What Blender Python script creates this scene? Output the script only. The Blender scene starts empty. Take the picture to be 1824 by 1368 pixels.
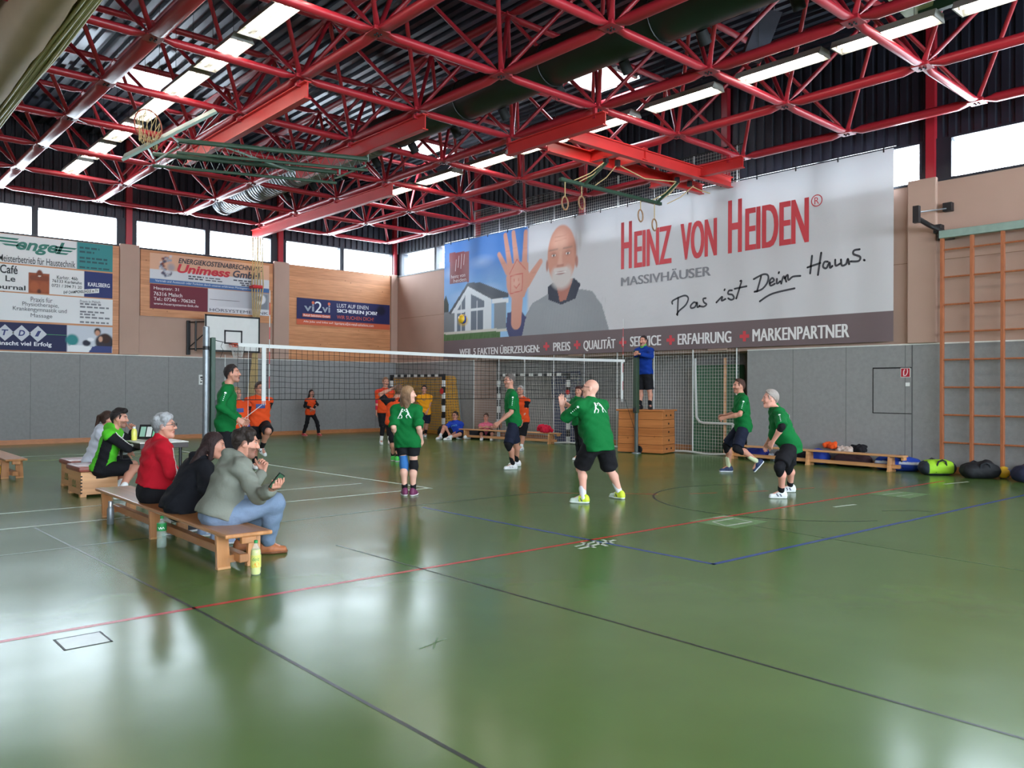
import bpy, bmesh, math, random
import numpy as np
from mathutils import Vector, Matrix
from mathutils.bvhtree import BVHTree

random.seed(4)
rng = np.random.default_rng(4)
SC = bpy.context.scene
COL = SC.collection

# ------------------------------------------------------------------ camera
EYE = np.array([0.0, 0.0, 1.503])
YAW, PITCH, ROLL, FPX = 0.7266, 0.0059, 0.0051, 1443.7
c_f = np.array([math.sin(YAW) * math.cos(PITCH), math.cos(YAW) * math.cos(PITCH), math.sin(PITCH)])
_r = np.array([math.cos(YAW), -math.sin(YAW), 0.0]); _u = np.cross(_r, c_f)
c_r = math.cos(ROLL) * _r + math.sin(ROLL) * _u
c_u = -math.sin(ROLL) * _r + math.cos(ROLL) * _u
cam = bpy.data.cameras.new('camera'); cam_ob = bpy.data.objects.new('camera', cam); COL.objects.link(cam_ob)
cam.sensor_fit = 'HORIZONTAL'; cam.sensor_width = 36.0; cam.lens = 36.0 * FPX / 1824.0
cam.clip_start = 0.05; cam.clip_end = 200
cam_ob.matrix_world = Matrix(((c_r[0], c_u[0], -c_f[0], EYE[0]), (c_r[1], c_u[1], -c_f[1], EYE[1]),
                              (c_r[2], c_u[2], -c_f[2], EYE[2]), (0, 0, 0, 1)))
SC.camera = cam_ob

# ------------------------------------------------------------------ view, sky
vs = SC.view_settings
vs.view_transform = 'Standard'; vs.look = 'None'; vs.exposure = 1.18; vs.gamma = 1.0; vs.use_curve_mapping = False
W = bpy.data.worlds.new('sky'); SC.world = W; W.use_nodes = True
bg = W.node_tree.nodes['Background']
bg.inputs[0].default_value = (0.82, 0.92, 1.0, 1); bg.inputs[1].default_value = 13.0     # bright overcast sky
try:
    SC.cycles.max_bounces = 8; SC.cycles.diffuse_bounces = 4; SC.cycles.glossy_bounces = 3
    SC.cycles.transparent_max_bounces = 24; SC.cycles.caustics_reflective = False; SC.cycles.caustics_refractive = False
    SC.cycles.sample_clamp_indirect = 6.0
except Exception:
    pass
LAMP_E = 9.0           # emission of the fluorescent tubes
# ------------------------------------------------------------------ hall dimensions (m)
XR, YB = 15.92, 24.08            # right wall plane, back wall plane
XL, YF = -12.0, -9.0             # far side of the hall and wall behind the viewer
ZW, ZS, ZT, ZROOF = 2.374, 5.45, 6.185, 8.40    # wainscot, window sill, window head, roof deck
SKYL = [(5.35, 6.55, 18.35, 19.55), (12.6, 13.8, 11.55, 12.75), (12.6, 13.8, 18.4, 19.6)]

def portal(loc, rot, sx, sy):
    l = bpy.data.lights.new('window_daylight', 'AREA'); l.shape = 'RECTANGLE'; l.size = sx; l.size_y = sy
    l.cycles.is_portal = True
    o = bpy.data.objects.new('window_daylight', l); COL.objects.link(o); o.location = loc; o.rotation_euler = rot
PI = math.pi
portal((2.0, YB + .12, (ZS + ZT) / 2), (-PI / 2, 0, 0), 28.0, .8)
portal((XR + .12, 7.5, (ZS + ZT) / 2), (0, PI / 2, 0), .8, 33.0)
portal((2.0, YF - .2, 3.8), (PI / 2, 0, 0), 27.8, 2.8)  # daylight through the added glazing behind the viewer
for a in SKYL:
    portal(((a[0] + a[1]) / 2, (a[2] + a[3]) / 2, ZROOF + .3), (0, 0, 0), 1.2, 1.2)

# ------------------------------------------------------------------ materials
def lin(c):
    c = np.array(c[:3], float) / 255.0
    return tuple(np.where(c <= 0.04045, c / 12.92, ((c + 0.055) / 1.055) ** 2.4))
MATS = {}
def mat(name, rgb, rough=.6, metal=0.0, var=.08, scale=8.0, bump=0.0, bscale=None, spec=.5, emit=None, coat=0.0, sheen=0.0, detail=3.0, stretch=None):
    if name in MATS: return MATS[name]
    m = bpy.data.materials.new(name); m.use_nodes = True; MATS[name] = m
    nt = m.node_tree; N = nt.nodes; L = nt.links; b = N['Principled BSDF']
    c = lin(rgb)
    b.inputs['Roughness'].default_value = rough; b.inputs['Metallic'].default_value = metal
    b.inputs['Specular IOR Level'].default_value = spec
    b.inputs['Coat Weight'].default_value = coat
    b.inputs['Sheen Weight'].default_value = sheen
    tc = N.new('ShaderNodeTexCoord'); src = tc.outputs['Object']
    if stretch:
        mp = N.new('ShaderNodeMapping'); mp.inputs['Scale'].default_value = stretch
        L.new(src, mp.inputs[0]); src = mp.outputs[0]
    nz = N.new('ShaderNodeTexNoise'); nz.inputs['Scale'].default_value = scale; nz.inputs['Detail'].default_value = detail
    L.new(src, nz.inputs['Vector'])
    rp = N.new('ShaderNodeValToRGB')
    rp.color_ramp.elements[0].position = .3; rp.color_ramp.elements[1].position = .7
    rp.color_ramp.elements[0].color = tuple(x * (1 - var) for x in c) + (1,)
    rp.color_ramp.elements[1].color = tuple(min(1, x * (1 + var)) for x in c) + (1,)
    L.new(nz.outputs['Fac'], rp.inputs[0]); L.new(rp.outputs[0], b.inputs['Base Color'])
    if bump:
        n2 = N.new('ShaderNodeTexNoise'); n2.inputs['Scale'].default_value = bscale or scale * 4
        L.new(src, n2.inputs['Vector'])
        bm_ = N.new('ShaderNodeBump'); bm_.inputs['Strength'].default_value = bump; bm_.inputs['Distance'].default_value = .01
        L.new(n2.outputs['Fac'], bm_.inputs['Height']); L.new(bm_.outputs[0], b.inputs['Normal'])
    if emit:
        b.inputs['Emission Color'].default_value = tuple(emit[0]) + (1,); b.inputs['Emission Strength'].default_value = emit[1]
    return m
def vcol_mat(name, rough=.8, bump=.15, bscale=60., sheen=0.0, spec=.3, transl=0.0):
    if name in MATS: return MATS[name]
    m = bpy.data.materials.new(name); m.use_nodes = True; MATS[name] = m
    nt = m.node_tree; N = nt.nodes; L = nt.links; b = N['Principled BSDF']
    a = N.new('ShaderNodeAttribute'); a.attribute_name = 'Col'
    b.inputs['Roughness'].default_value = rough; b.inputs['Specular IOR Level'].default_value = spec
    b.inputs['Sheen Weight'].default_value = sheen
    L.new(a.outputs['Color'], b.inputs['Base Color'])
    if bump:
        tc = N.new('ShaderNodeTexCoord'); n2 = N.new('ShaderNodeTexNoise'); n2.inputs['Scale'].default_value = bscale
        L.new(tc.outputs['Object'], n2.inputs['Vector'])
        bm_ = N.new('ShaderNodeBump'); bm_.inputs['Strength'].default_value = bump; bm_.inputs['Distance'].default_value = .01
        L.new(n2.outputs['Fac'], bm_.inputs['Height']); L.new(bm_.outputs[0], b.inputs['Normal'])
    return m

# ------------------------------------------------------------------ mesh helpers
class MB:
    def __init__(s): s.v = []; s.f = []; s.mi = []
    def add(s, v, f, mi=0):
        o = len(s.v); s.v += [tuple(map(float, p)) for p in v]; s.f += [tuple(i + o for i in q) for q in f]; s.mi += [mi] * len(f); return s
    def box(s, x0, x1, y0, y1, z0, z1, mi=0):
        v = [(x, y, z) for z in (z0, z1) for y in (y0, y1) for x in (x0, x1)]
        return s.add(v, [(0, 2, 3, 1), (4, 5, 7, 6), (0, 1, 5, 4), (2, 6, 7, 3), (0, 4, 6, 2), (1, 3, 7, 5)], mi)
    def obox(s, c, ax, ay, az, mi=0):           # oriented box: centre and three half-axis vectors
        c, ax, ay, az = (np.array(q, float) for q in (c, ax, ay, az))
        v = [c + i * ax + j * ay + k * az for k in (-1, 1) for j in (-1, 1) for i in (-1, 1)]
        return s.add(v, [(0, 2, 3, 1), (4, 5, 7, 6), (0, 1, 5, 4), (2, 6, 7, 3), (0, 4, 6, 2), (1, 3, 7, 5)], mi)
    def bbox(s, x0, x1, y0, y1, z0, z1, b=.008, mi=0):   # bevelled box
        bm = bmesh.new(); bmesh.ops.create_cube(bm, size=1)
        for q in bm.verts: q.co = Vector(((x0 + x1) / 2 + q.co.x * (x1 - x0), (y0 + y1) / 2 + q.co.y * (y1 - y0), (z0 + z1) / 2 + q.co.z * (z1 - z0)))
        bmesh.ops.bevel(bm, geom=bm.edges[:], offset=b, segments=2, affect='EDGES', profile=.5)
        return s.bm(bm, mi)
    def bm(s, bm, mi=0, M=None):
        bm.verts.index_update()
        s.add([(M @ q.co if M else q.co)[:] for q in bm.verts], [[q.index for q in f.verts] for f in bm.faces], mi); bm.free(); return s
    def tube(s, pts, r, n=10, cap=True, mi=0, flat=None, close=False):
        P = [np.array(p, float) for p in pts]; R = r if hasattr(r, '__len__') else [r] * len(P)
        up = None; rings = []
        m = len(P)
        for i, p in enumerate(P):
            if close: t = P[(i + 1) % m] - P[i - 1]
            else: t = P[min(i + 1, m - 1)] - P[max(i - 1, 0)]
            t = t / (np.linalg.norm(t) + 1e-12)
            if up is None:
                a = np.array([0, 0, 1.]) if abs(t[2]) < .9 else np.array([1., 0, 0])
                up = np.cross(np.cross(t, a), t)
            up = up - t * (up @ t); up /= np.linalg.norm(up) + 1e-12
            sd = np.cross(t, up)
            rings.append([p + R[i] * (math.cos(2 * PI * k / n) * sd + math.sin(2 * PI * k / n) * up) for k in range(n)])
        v = [q for g in rings for q in g]; f = []
        for i in range(m if close else m - 1):
            j = (i + 1) % m
            for k in range(n): f.append((i * n + k, i * n + (k + 1) % n, j * n + (k + 1) % n, j * n + k))
        if cap and not close: f += [tuple(range(n - 1, -1, -1)), tuple((m - 1) * n + k for k in range(n))]
        return s.add(v, f, mi)
    def lathe(s, prof, c=(0, 0, 0), n=20, mi=0, cap=True):     # prof: (r, z)
        v = []; f = []
        for r, z in prof:
            v += [(c[0] + r * math.cos(2 * PI * k / n), c[1] + r * math.sin(2 * PI * k / n), c[2] + z) for k in range(n)]
        for i in range(len(prof) - 1):
            for k in range(n): f.append((i * n + k, i * n + (k + 1) % n, (i + 1) * n + (k + 1) % n, (i + 1) * n + k))
        if cap: f += [tuple(range(n - 1, -1, -1)), tuple((len(prof) - 1) * n + k for k in range(n))]
        return s.add(v, f, mi)
    def prism(s, poly, a0, a1, axis='y', mi=0):     # 2D polygon extruded along an axis
        n = len(poly)
        def P(p, a):
            return {'x': (a, p[0], p[1]), 'y': (p[0], a, p[1]), 'z': (p[0], p[1], a)}[axis]
        v = [P(p, a0) for p in poly] + [P(p, a1) for p in poly]
        f = [tuple(range(n)), tuple(range(2 * n - 1, n - 1, -1))] + [(i, n + i, n + (i + 1) % n, (i + 1) % n) for i in range(n)]
        return s.add(v, f, mi)
    def sphere(s, c, r, n=16, m=10, mi=0, sc=(1, 1, 1)):
        v = [(c[0], c[1], c[2] - r * sc[2])]; f = []
        for i in range(1, m):
            t = -PI / 2 + PI * i / m
            v += [(c[0] + sc[0] * r * math.cos(t) * math.cos(2 * PI * k / n), c[1] + sc[1] * r * math.cos(t) * math.sin(2 * PI * k / n), c[2] + sc[2] * r * math.sin(t)) for k in range(n)]
        v.append((c[0], c[1], c[2] + r * sc[2]))
        for k in range(n): f.append((0, 1 + (k + 1) % n, 1 + k))
        for i in range(m - 2):
            for k in range(n): f.append((1 + i * n + k, 1 + i * n + (k + 1) % n, 1 + (i + 1) * n + (k + 1) % n, 1 + (i + 1) * n + k))
        o = 1 + (m - 2) * n
        for k in range(n): f.append((o + k, o + (k + 1) % n, len(v) - 1))
        return s.add(v, f, mi)
    def build(s, name, m, parent=None, org=None, smooth=False, fix=True):
        o_ = np.array(org if org is not None else (parent.location if parent and parent.type == 'EMPTY' else (0, 0, 0)), float)
        if org is None and parent is not None and 'base' in parent: o_ = np.array(parent['base'], float)
        return link_mesh(name, np.array(s.v, float) - o_, s.f, m, parent, o_, smooth, s.mi, fix)
def link_mesh(name, v, f, m, parent, org, smooth=False, mi=None, fix=True):
    me = bpy.data.meshes.new(name); me.from_pydata([tuple(q) for q in v], [], [tuple(map(int, q)) for q in f])
    if fix:
        bm = bmesh.new(); bm.from_mesh(me); bmesh.ops.recalc_face_normals(bm, faces=bm.faces[:]); bm.to_mesh(me); bm.free()
    for q in (m if isinstance(m, (list, tuple)) else [m]): me.materials.append(q)
    if mi is not None and len(mi) == len(me.polygons) and any(mi): me.polygons.foreach_set('material_index', mi)
    if smooth:
        me.polygons.foreach_set('use_smooth', [True] * len(me.polygons))
        if smooth != 'all':
            try: me.set_sharp_from_angle(angle=math.radians(40))
            except Exception: pass
    me.update()
    o = bpy.data.objects.new(name, me); COL.objects.link(o)
    if parent is not None: o.parent = parent
    else: o.location = tuple(org)
    return o
def tag(o, label=None, cat=None, group=None, kind=None):
    if label: o['label'] = label
    if cat: o['category'] = cat
    if group: o['group'] = group
    if kind: o['kind'] = kind
    return o
def thing(name, label, cat, loc=(0, 0, 0), group=None, rotz=0.0):
    o = bpy.data.objects.new(name, None); COL.objects.link(o); o.empty_display_size = .1
    o.location = loc; o.rotation_euler = (0, 0, rotz)
    return tag(o, label, cat, group)
def dup(root, loc, label=None, rotz=None, group=None):
    r = root.copy(); COL.objects.link(r); r.location = loc
    if rotz is not None: r.rotation_euler = (0, 0, rotz)
    if label: r['label'] = label
    if group: r['group'] = group
    def rec(a, b):
        for ch in [x for x in a.children]:
            c = ch.copy(); COL.objects.link(c); c.parent = b; rec(ch, c)
    rec(root, r)
    return r
def struct(o): o['kind'] = 'structure'; return o
def inst(me, name, parent, M):
    o = bpy.data.objects.new(name, me); COL.objects.link(o); o.parent = parent; o.matrix_local = M; return o

# ------------------------------------------------------------------ lettering
_txt = {}
def text_mesh(body, bold=0.0, spacing=1.0, shear=0.0):
    key = (body, bold, spacing, shear)
    if key in _txt: return _txt[key]
    cu = bpy.data.curves.new('lettering', 'FONT'); cu.body = body; cu.size = 1; cu.offset = bold; cu.space_character = spacing; cu.shear = shear
    cu.resolution_u = 4
    o = bpy.data.objects.new('lettering', cu); COL.objects.link(o)
    dg = bpy.context.evaluated_depsgraph_get(); me = bpy.data.meshes.new_from_object(o.evaluated_get(dg))
    v = np.array([q.co[:] for q in me.vertices]); f = [tuple(p.vertices) for p in me.polygons]
    bpy.data.objects.remove(o); bpy.data.curves.remove(cu); bpy.data.meshes.remove(me)
    _txt[key] = (v, f); return v, f
def fit_text(body, u0, u1, v0, v1, bold=0.0, spacing=1.0, shear=0.0, slant=0.0):
    """2D lettering stretched into the box u0..u1, v0..v1 (slant: rise over the width)"""
    v, f = text_mesh(body, bold, spacing, shear)
    a, b = v.min(0), v.max(0)
    U = u0 + (v[:, 0] - a[0]) / (b[0] - a[0]) * (u1 - u0)
    V = v0 + (v[:, 1] - a[1]) / (b[1] - a[1]) * (v1 - v0) + slant * (U - u0) / max(u1 - u0, 1e-6)
    return np.stack([U, V], 1), f
class Flat:
    """collects flat 2D shapes (lettering, polygons, strokes) lying on a surface"""
    def __init__(s): s.v = []; s.f = []
    def add(s, v, f):
        o = len(s.v); s.v += [tuple(q) for q in v]; s.f += [tuple(i + o for i in q) for q in f]; return s
    def text(s, *a, heavy=0.0, **k):          # heavy: a second impression shifted sideways thickens the strokes
        v, f = fit_text(*a, **k)
        if heavy:
            a_ = np.array(v); c = a_[:, 0].min(); w = np.ptp(a_[:, 0]); a_[:, 0] = c + (a_[:, 0] - c) * (w - heavy) / w; v = a_
            s.add([(q[0] + heavy, q[1], .002) for q in v], f); s.add([(q[0] + heavy / 2, q[1], .001) for q in v], f)
        return s.add([tuple(q) + (0,) for q in v], f)
    def poly(s, p): return s.add(p, [tuple(range(len(p)))])
    def rect(s, u0, u1, v0, v1): return s.poly([(u0, v0), (u1, v0), (u1, v1), (u0, v1)])
    def stroke(s, pts, w, smooth=True):
        P = np.array(pts, float)
        if smooth and len(P) > 2:
            Q = []
            for i in range(len(P) - 1):
                a, b, c, d = P[max(i - 1, 0)], P[i], P[i + 1], P[min(i + 2, len(P) - 1)]
                for t in np.linspace(0, 1, 6, endpoint=False):
                    Q.append(.5 * (2 * b + (c - a) * t + (2 * a - 5 * b + 4 * c - d) * t * t + (3 * b - a - 3 * c + d) * t ** 3))
            Q.append(P[-1]); P = np.array(Q)
        T = np.gradient(P, axis=0); T /= np.linalg.norm(T, axis=1)[:, None] + 1e-9
        Nn = np.stack([-T[:, 1], T[:, 0]], 1) * w / 2
        A, B = P + Nn, P - Nn; n = len(P)
        s.add(np.vstack([A, B]), [(i, i + 1, n + i + 1, n + i) for i in range(n - 1)])
        for c in (P[0], P[-1]): s.disc(c, w / 2, 10)
        return s
    def disc(s, c, r, n=20, ry=None):
        ry = ry or r
        return s.poly([(c[0] + r * math.cos(2 * PI * k / n), c[1] + ry * math.sin(2 * PI * k / n)) for k in range(n)])
    def ring(s, c, r, w, n=28):
        v = [(c[0] + q * math.cos(2 * PI * k / n), c[1] + q * math.sin(2 * PI * k / n)) for q in (r - w / 2, r + w / 2) for k in range(n)]
        return s.add(v, [(k, (k + 1) % n, n + (k + 1) % n, n + k) for k in range(n)])
    def build(s, name, m, parent, place):
        org = np.array(parent.location if parent is not None else (0, 0, 0), float)
        v = np.array([place(*q) for q in s.v]) - org
        return link_mesh(name, v, s.f, m, parent, org, fix=False)
# ================================================================== HALL SHELL
def glass_mat():
    m = bpy.data.materials.new('window_glass'); m.use_nodes = True; nt = m.node_tree; N = nt.nodes; L = nt.links
    for n in list(N): N.remove(n)
    o = N.new('ShaderNodeOutputMaterial'); t = N.new('ShaderNodeBsdfTransparent'); g = N.new('ShaderNodeBsdfGlossy'); mx = N.new('ShaderNodeMixShader'); fr = N.new('ShaderNodeLayerWeight'); fr.inputs[0].default_value = .15; pw = N.new('ShaderNodeMath'); pw.operation = 'POWER'; pw.inputs[1].default_value = 2.0; L.new(fr.outputs['Facing'], pw.inputs[0])
    t.inputs[0].default_value = (.95, .98, 1, 1); g.inputs['Roughness'].default_value = .03;
    L.new(pw.outputs[0], mx.inputs[0]); L.new(t.outputs[0], mx.inputs[1]); L.new(g.outputs[0], mx.inputs[2]); L.new(mx.outputs[0], o.inputs[0])
    return m
M_glass = glass_mat()
def floor_mat():
    m = mat('green_sports_floor', (88, 114, 61), .2, var=.06, scale=1.3, spec=.28)
    nt = m.node_tree; N = nt.nodes; L = nt.links; b = N['Principled BSDF']
    tc = N.new('ShaderNodeTexCoord')
    n1 = N.new('ShaderNodeTexNoise'); n1.inputs['Scale'].default_value = .55; n1.inputs['Detail'].default_value = 5
    mr = N.new('ShaderNodeMapRange'); mr.inputs[1].default_value = .3; mr.inputs[2].default_value = .7; mr.inputs[3].default_value = .17; mr.inputs[4].default_value = .26
    L.new(tc.outputs['Object'], n1.inputs['Vector']); L.new(n1.outputs['Fac'], mr.inputs[0]); L.new(mr.outputs[0], b.inputs['Roughness'])
    n2 = N.new('ShaderNodeTexNoise'); n2.inputs['Scale'].default_value = .9; n2.inputs['Detail'].default_value = 2
    n3 = N.new('ShaderNodeTexNoise'); n3.inputs['Scale'].default_value = 160.; n3.inputs['Detail'].default_value = 2
    ad = N.new('ShaderNodeMath'); ad.operation = 'MULTIPLY_ADD'; ad.inputs[1].default_value = .012
    L.new(tc.outputs['Object'], n2.inputs['Vector']); L.new(tc.outputs['Object'], n3.inputs['Vector'])
    L.new(n3.outputs['Fac'], ad.inputs[0]); L.new(n2.outputs['Fac'], ad.inputs[2])
    bp = N.new('ShaderNodeBump'); bp.inputs['Strength'].default_value = .12; bp.inputs['Distance'].default_value = .05
    L.new(ad.outputs[0], bp.inputs['Height']); L.new(bp.outputs[0], b.inputs['Normal'])
    return m
M_floor = floor_mat()
M_beige = mat('beige_wall_panel', (176, 145, 130), .75, var=.04, scale=1.2, bump=.1, bscale=90)
M_felt = mat('grey_felt_panel', (140, 139, 139), .95, var=.07, scale=14, bump=.25, bscale=160, detail=8)
M_dark = mat('black_cladding', (30, 31, 42), .45, var=.15, scale=2)
M_deck = mat('black_roof_deck', (44, 48, 60), .3, metal=.4, var=.2, scale=1.5)
M_frame = mat('dark_window_frame', (32, 34, 44), .5)
M_red = mat('red_steel_paint', (164, 34, 46), .38, var=.06, scale=3, spec=.6)
M_redb = mat('bright_red_beam_paint', (198, 48, 46), .4, var=.05, scale=3)
M_base = mat('oak_skirting', (184, 118, 74), .45, var=.15, scale=6, stretch=(1, 1, 8))
M_trim = mat('white_trim', (222, 220, 214), .5)
M_white = mat('white_paint', (228, 228, 226), .45, var=.02)
M_black = mat('black_steel', (22, 22, 25), .45)
M_blackm = mat('black_matte', (16, 16, 18), .8)
M_metal = mat('galvanised_steel', (140, 145, 150), .42, metal=.55, var=.1, scale=12)
M_green = mat('dark_green_paint', (30, 62, 44), .45, var=.08)

def wood_boards(name, c, boards=9.0, axis='Z', seam=.35, knots=True, rough=.5):
    m = bpy.data.materials.new(name); m.use_nodes = True; nt = m.node_tree; N = nt.nodes; L = nt.links; b = N['Principled BSDF']
    b.inputs['Roughness'].default_value = rough
    tc = N.new('ShaderNodeTexCoord'); mp = N.new('ShaderNodeMapping')
    mp.inputs['Scale'].default_value = {'Z': (1.2, 1.2, 14), 'X': (14, 1.2, 1.2)}[axis]
    L.new(tc.outputs['Object'], mp.inputs[0])
    n = N.new('ShaderNodeTexNoise'); n.inputs['Scale'].default_value = 1.6; n.inputs['Detail'].default_value = 6; L.new(mp.outputs[0], n.inputs['Vector'])
    sp = N.new('ShaderNodeSeparateXYZ'); L.new(tc.outputs['Object'], sp.inputs[0])
    mu = N.new('ShaderNodeMath'); mu.operation = 'MULTIPLY'; mu.inputs[1].default_value = boards; L.new(sp.outputs[axis], mu.inputs[0])
    fl = N.new('ShaderNodeMath'); fl.operation = 'FLOOR'; L.new(mu.outputs[0], fl.inputs[0])
    fr = N.new('ShaderNodeMath'); fr.operation = 'FRACT'; L.new(mu.outputs[0], fr.inputs[0])
    wn = N.new('ShaderNodeTexWhiteNoise'); wn.noise_dimensions = '1D'; L.new(fl.outputs[0], wn.inputs['W'])
    c0 = np.array(lin(c)); rp = N.new('ShaderNodeValToRGB')
    rp.color_ramp.elements[0].position = .25; rp.color_ramp.elements[1].position = .75
    rp.color_ramp.elements[0].color = tuple(c0 * (.80, .74, .68)) + (1,); rp.color_ramp.elements[1].color = tuple(np.minimum(c0 * (1.12, 1.14, 1.16), 1)) + (1,)
    ad = N.new('ShaderNodeMath'); ad.operation = 'MULTIPLY_ADD'; ad.inputs[1].default_value = .35
    L.new(wn.outputs[0], ad.inputs[0]); 
    sb = N.new('ShaderNodeMath'); sb.operation = 'SUBTRACT'; sb.inputs[1].default_value = .17; L.new(n.outputs['Fac'], sb.inputs[0]); L.new(sb.outputs[0], ad.inputs[2])
    L.new(ad.outputs[0], rp.inputs[0]); col = rp.outputs[0]
    lt = N.new('ShaderNodeMath'); lt.operation = 'LESS_THAN'; lt.inputs[1].default_value = .06; L.new(fr.outputs[0], lt.inputs[0])
    ms = N.new('ShaderNodeMath'); ms.operation = 'MULTIPLY'; ms.inputs[1].default_value = seam; L.new(lt.outputs[0], ms.inputs[0])
    mx = N.new('ShaderNodeMix'); mx.data_type = 'RGBA'; mx.inputs[7].default_value = tuple(c0 * (.35, .28, .22)) + (1,)
    L.new(ms.outputs[0], mx.inputs[0]); L.new(col, mx.inputs[6]); col = mx.outputs[2]
    if knots:
        vo = N.new('ShaderNodeTexVoronoi'); vo.inputs['Scale'].default_value = 4.2
        L.new(tc.outputs['Object'], vo.inputs['Vector'])
        l2 = N.new('ShaderNodeMapRange'); l2.inputs[1].default_value = .05; l2.inputs[2].default_value = .12; l2.inputs[3].default_value = .75; l2.inputs[4].default_value = 0; L.new(vo.outputs['Distance'], l2.inputs[0])
        m2 = N.new('ShaderNodeMix'); m2.data_type = 'RGBA'; m2.inputs[7].default_value = tuple(c0 * (.4, .28, .2)) + (1,)
        L.new(l2.outputs[0], m2.inputs[0]); L.new(col, m2.inputs[6]); col = m2.outputs[2]
    L.new(col, b.inputs['Base Color'])
    return m
M_pine = wood_boards('pine_boarding', (205, 142, 98), 7.5)
M_bench = wood_boards('varnished_bench_wood', (190, 132, 84), 18, 'X', .12, False, .3)
M_box = wood_boards('vaulting_box_wood', (190, 118, 66), 9, 'Z', .1, True, .4)
M_boxl = wood_boards('light_beech_wood', (205, 150, 102), 9, 'Z', .05, False, .4)

# floor
floor = MB().box(XL, XR + 1.2, YF, YB + .2, -.1, 0).build('floor', M_floor); struct(floor)
def floor_strip(name, pts, w, m, z=.0012, label=None):
    f = Flat()
    P = np.array(pts, float)
    for a, b in zip(P[:-1], P[1:]):
        t = (b - a) / np.linalg.norm(b - a); n = np.array([-t[1], t[0]]) * w / 2
        f.poly([a + n, b + n, b - n, a - n][::-1])
    o = f.build(name, m, floor, lambda u, v: (u, v, z))
    if label: o['label'] = label
    return o
M_lw = mat('white_court_line', (222, 230, 222), .3); M_lr = mat('red_court_line', (196, 44, 38), .3)
M_lb = mat('blue_court_line', (44, 72, 140), .3); M_lk = mat('black_court_line', (30, 44, 34), .35)
M_seam = mat('floor_seam', (52, 78, 46), .4); M_lgy = mat('yellow_court_line', (190, 196, 110), .35)
for pts, w, m, lb in [
    ([(-6, 11.15), (6.72, 11.12)], .05, M_lw, 'white badminton line'), ([(-6, 9.85), (7.2, 9.95)], .05, M_lw, 'white badminton line'),
    ([(3.0, 19.95), (6.86, 19.55)], .05, M_lw, 'white line near the back wall'), ([(-2, 18.75), (6.75, 18.55)], .05, M_lgy, 'pale yellow line'),
    ([(6.86, 19.55), (6.99, 14.0), (7.2, 9.9)], .05, M_lw, 'long white sideline'),
    ([(-9, 5.62), (3.1, 5.55), (8.4, 5.49), (14.4, 5.33)], .05, M_lr, 'red line across the floor'),
    ([(5.97, 8.4), (5.95, 4.05)], .05, M_lb, 'blue volleyball sideline'), ([(5.93, 4.07), (14.9, 3.8)], .05, M_lb, 'blue volleyball end line'),
    ([(1.94, 9.8), (2.06, 5.4), (2.06, 1.2)], .022, M_lk, 'thin black line'), ([(3.9, 6.9), (3.98, 3.5), (4.0, 0.4)], .022, M_lk, 'thin black line'),
    ([(8.0, 5.3), (7.72, 2.2), (7.65, 1.0)], .014, M_seam, 'faint floor seam'), ([(-5, 8.3), (1.66, 8.39), (6.5, 8.6), (8.3, 8.5)], .03, M_lk, 'black line across the floor')]:
    floor_strip('court_line', pts, w, m, label=lb)
arc = [(10.2 + 1.8 * math.cos(a), 5.8 + 1.8 * math.sin(a)) for a in np.linspace(.25 * PI, 1.35 * PI, 26)]
floor_strip('court_line', arc, .03, M_lk, .0009, 'black arc')
arc2 = [(9.2 + 1.75 * math.cos(a), 5.55 + 1.75 * math.sin(a)) for a in np.linspace(-.45 * PI, -.1 * PI, 10)]
floor_strip('court_line', [(10.2, 4.5), (10.55, 4.25), (10.62, 4.02)], .03, M_lk, .0009, 'black arc end')
for a, b in [((8.0, 8.65), (8.5, 8.1)), ((8.85, 7.8), (9.3, 7.3)), ((9.7, 7.05), (10.1, 6.85)), ((10.5, 6.65), (10.9, 6.5)), ((11.3, 6.35), (11.8, 6.25))]:
    floor_strip('court_line', [a, b], .035, M_lr, .001, 'short red dash')
# sockets with metal lids set in the floor
M_hatch = mat('steel_floor_lid', (176, 182, 178), .3, metal=.3, var=.08)
def hatch(cx, cy, s, lid=True):
    b = MB()
    for x0, x1, y0, y1 in [(-s, s, -s, -s + .012), (-s, s, s - .012, s), (-s, -s + .012, -s, s), (s - .012, s, -s, s)]: b.box(cx + x0, cx + x1, cy + y0, cy + y1, 0.0002, .002)
    o = b.build('floor_hatch', M_black, floor, org=(0, 0, 0)); o['label'] = 'square socket lid set in the floor'
    if lid: MB().box(cx - s + .012, cx + s - .012, cy - s + .012, cy + s - .012, 0.0002, .0015).build('floor_hatch', M_hatch, floor, org=(0, 0, 0))
hatch(1.30, 5.27, .13)
M_tape = mat('worn_white_tape', (196, 204, 192), .5, var=.25, scale=30)
M_clear = mat('scuffed_patch', (104, 138, 88), .45, var=.1, scale=20)
for (cx, cy, r) in [(8.02, 5.28, .34), (12.05, 5.08, .34)]:
    MB().box(cx - r, cx + r, cy - .3, cy + .3, .0002, .0006).build('floor_patch', M_clear, floor, org=(0, 0, 0))
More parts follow.
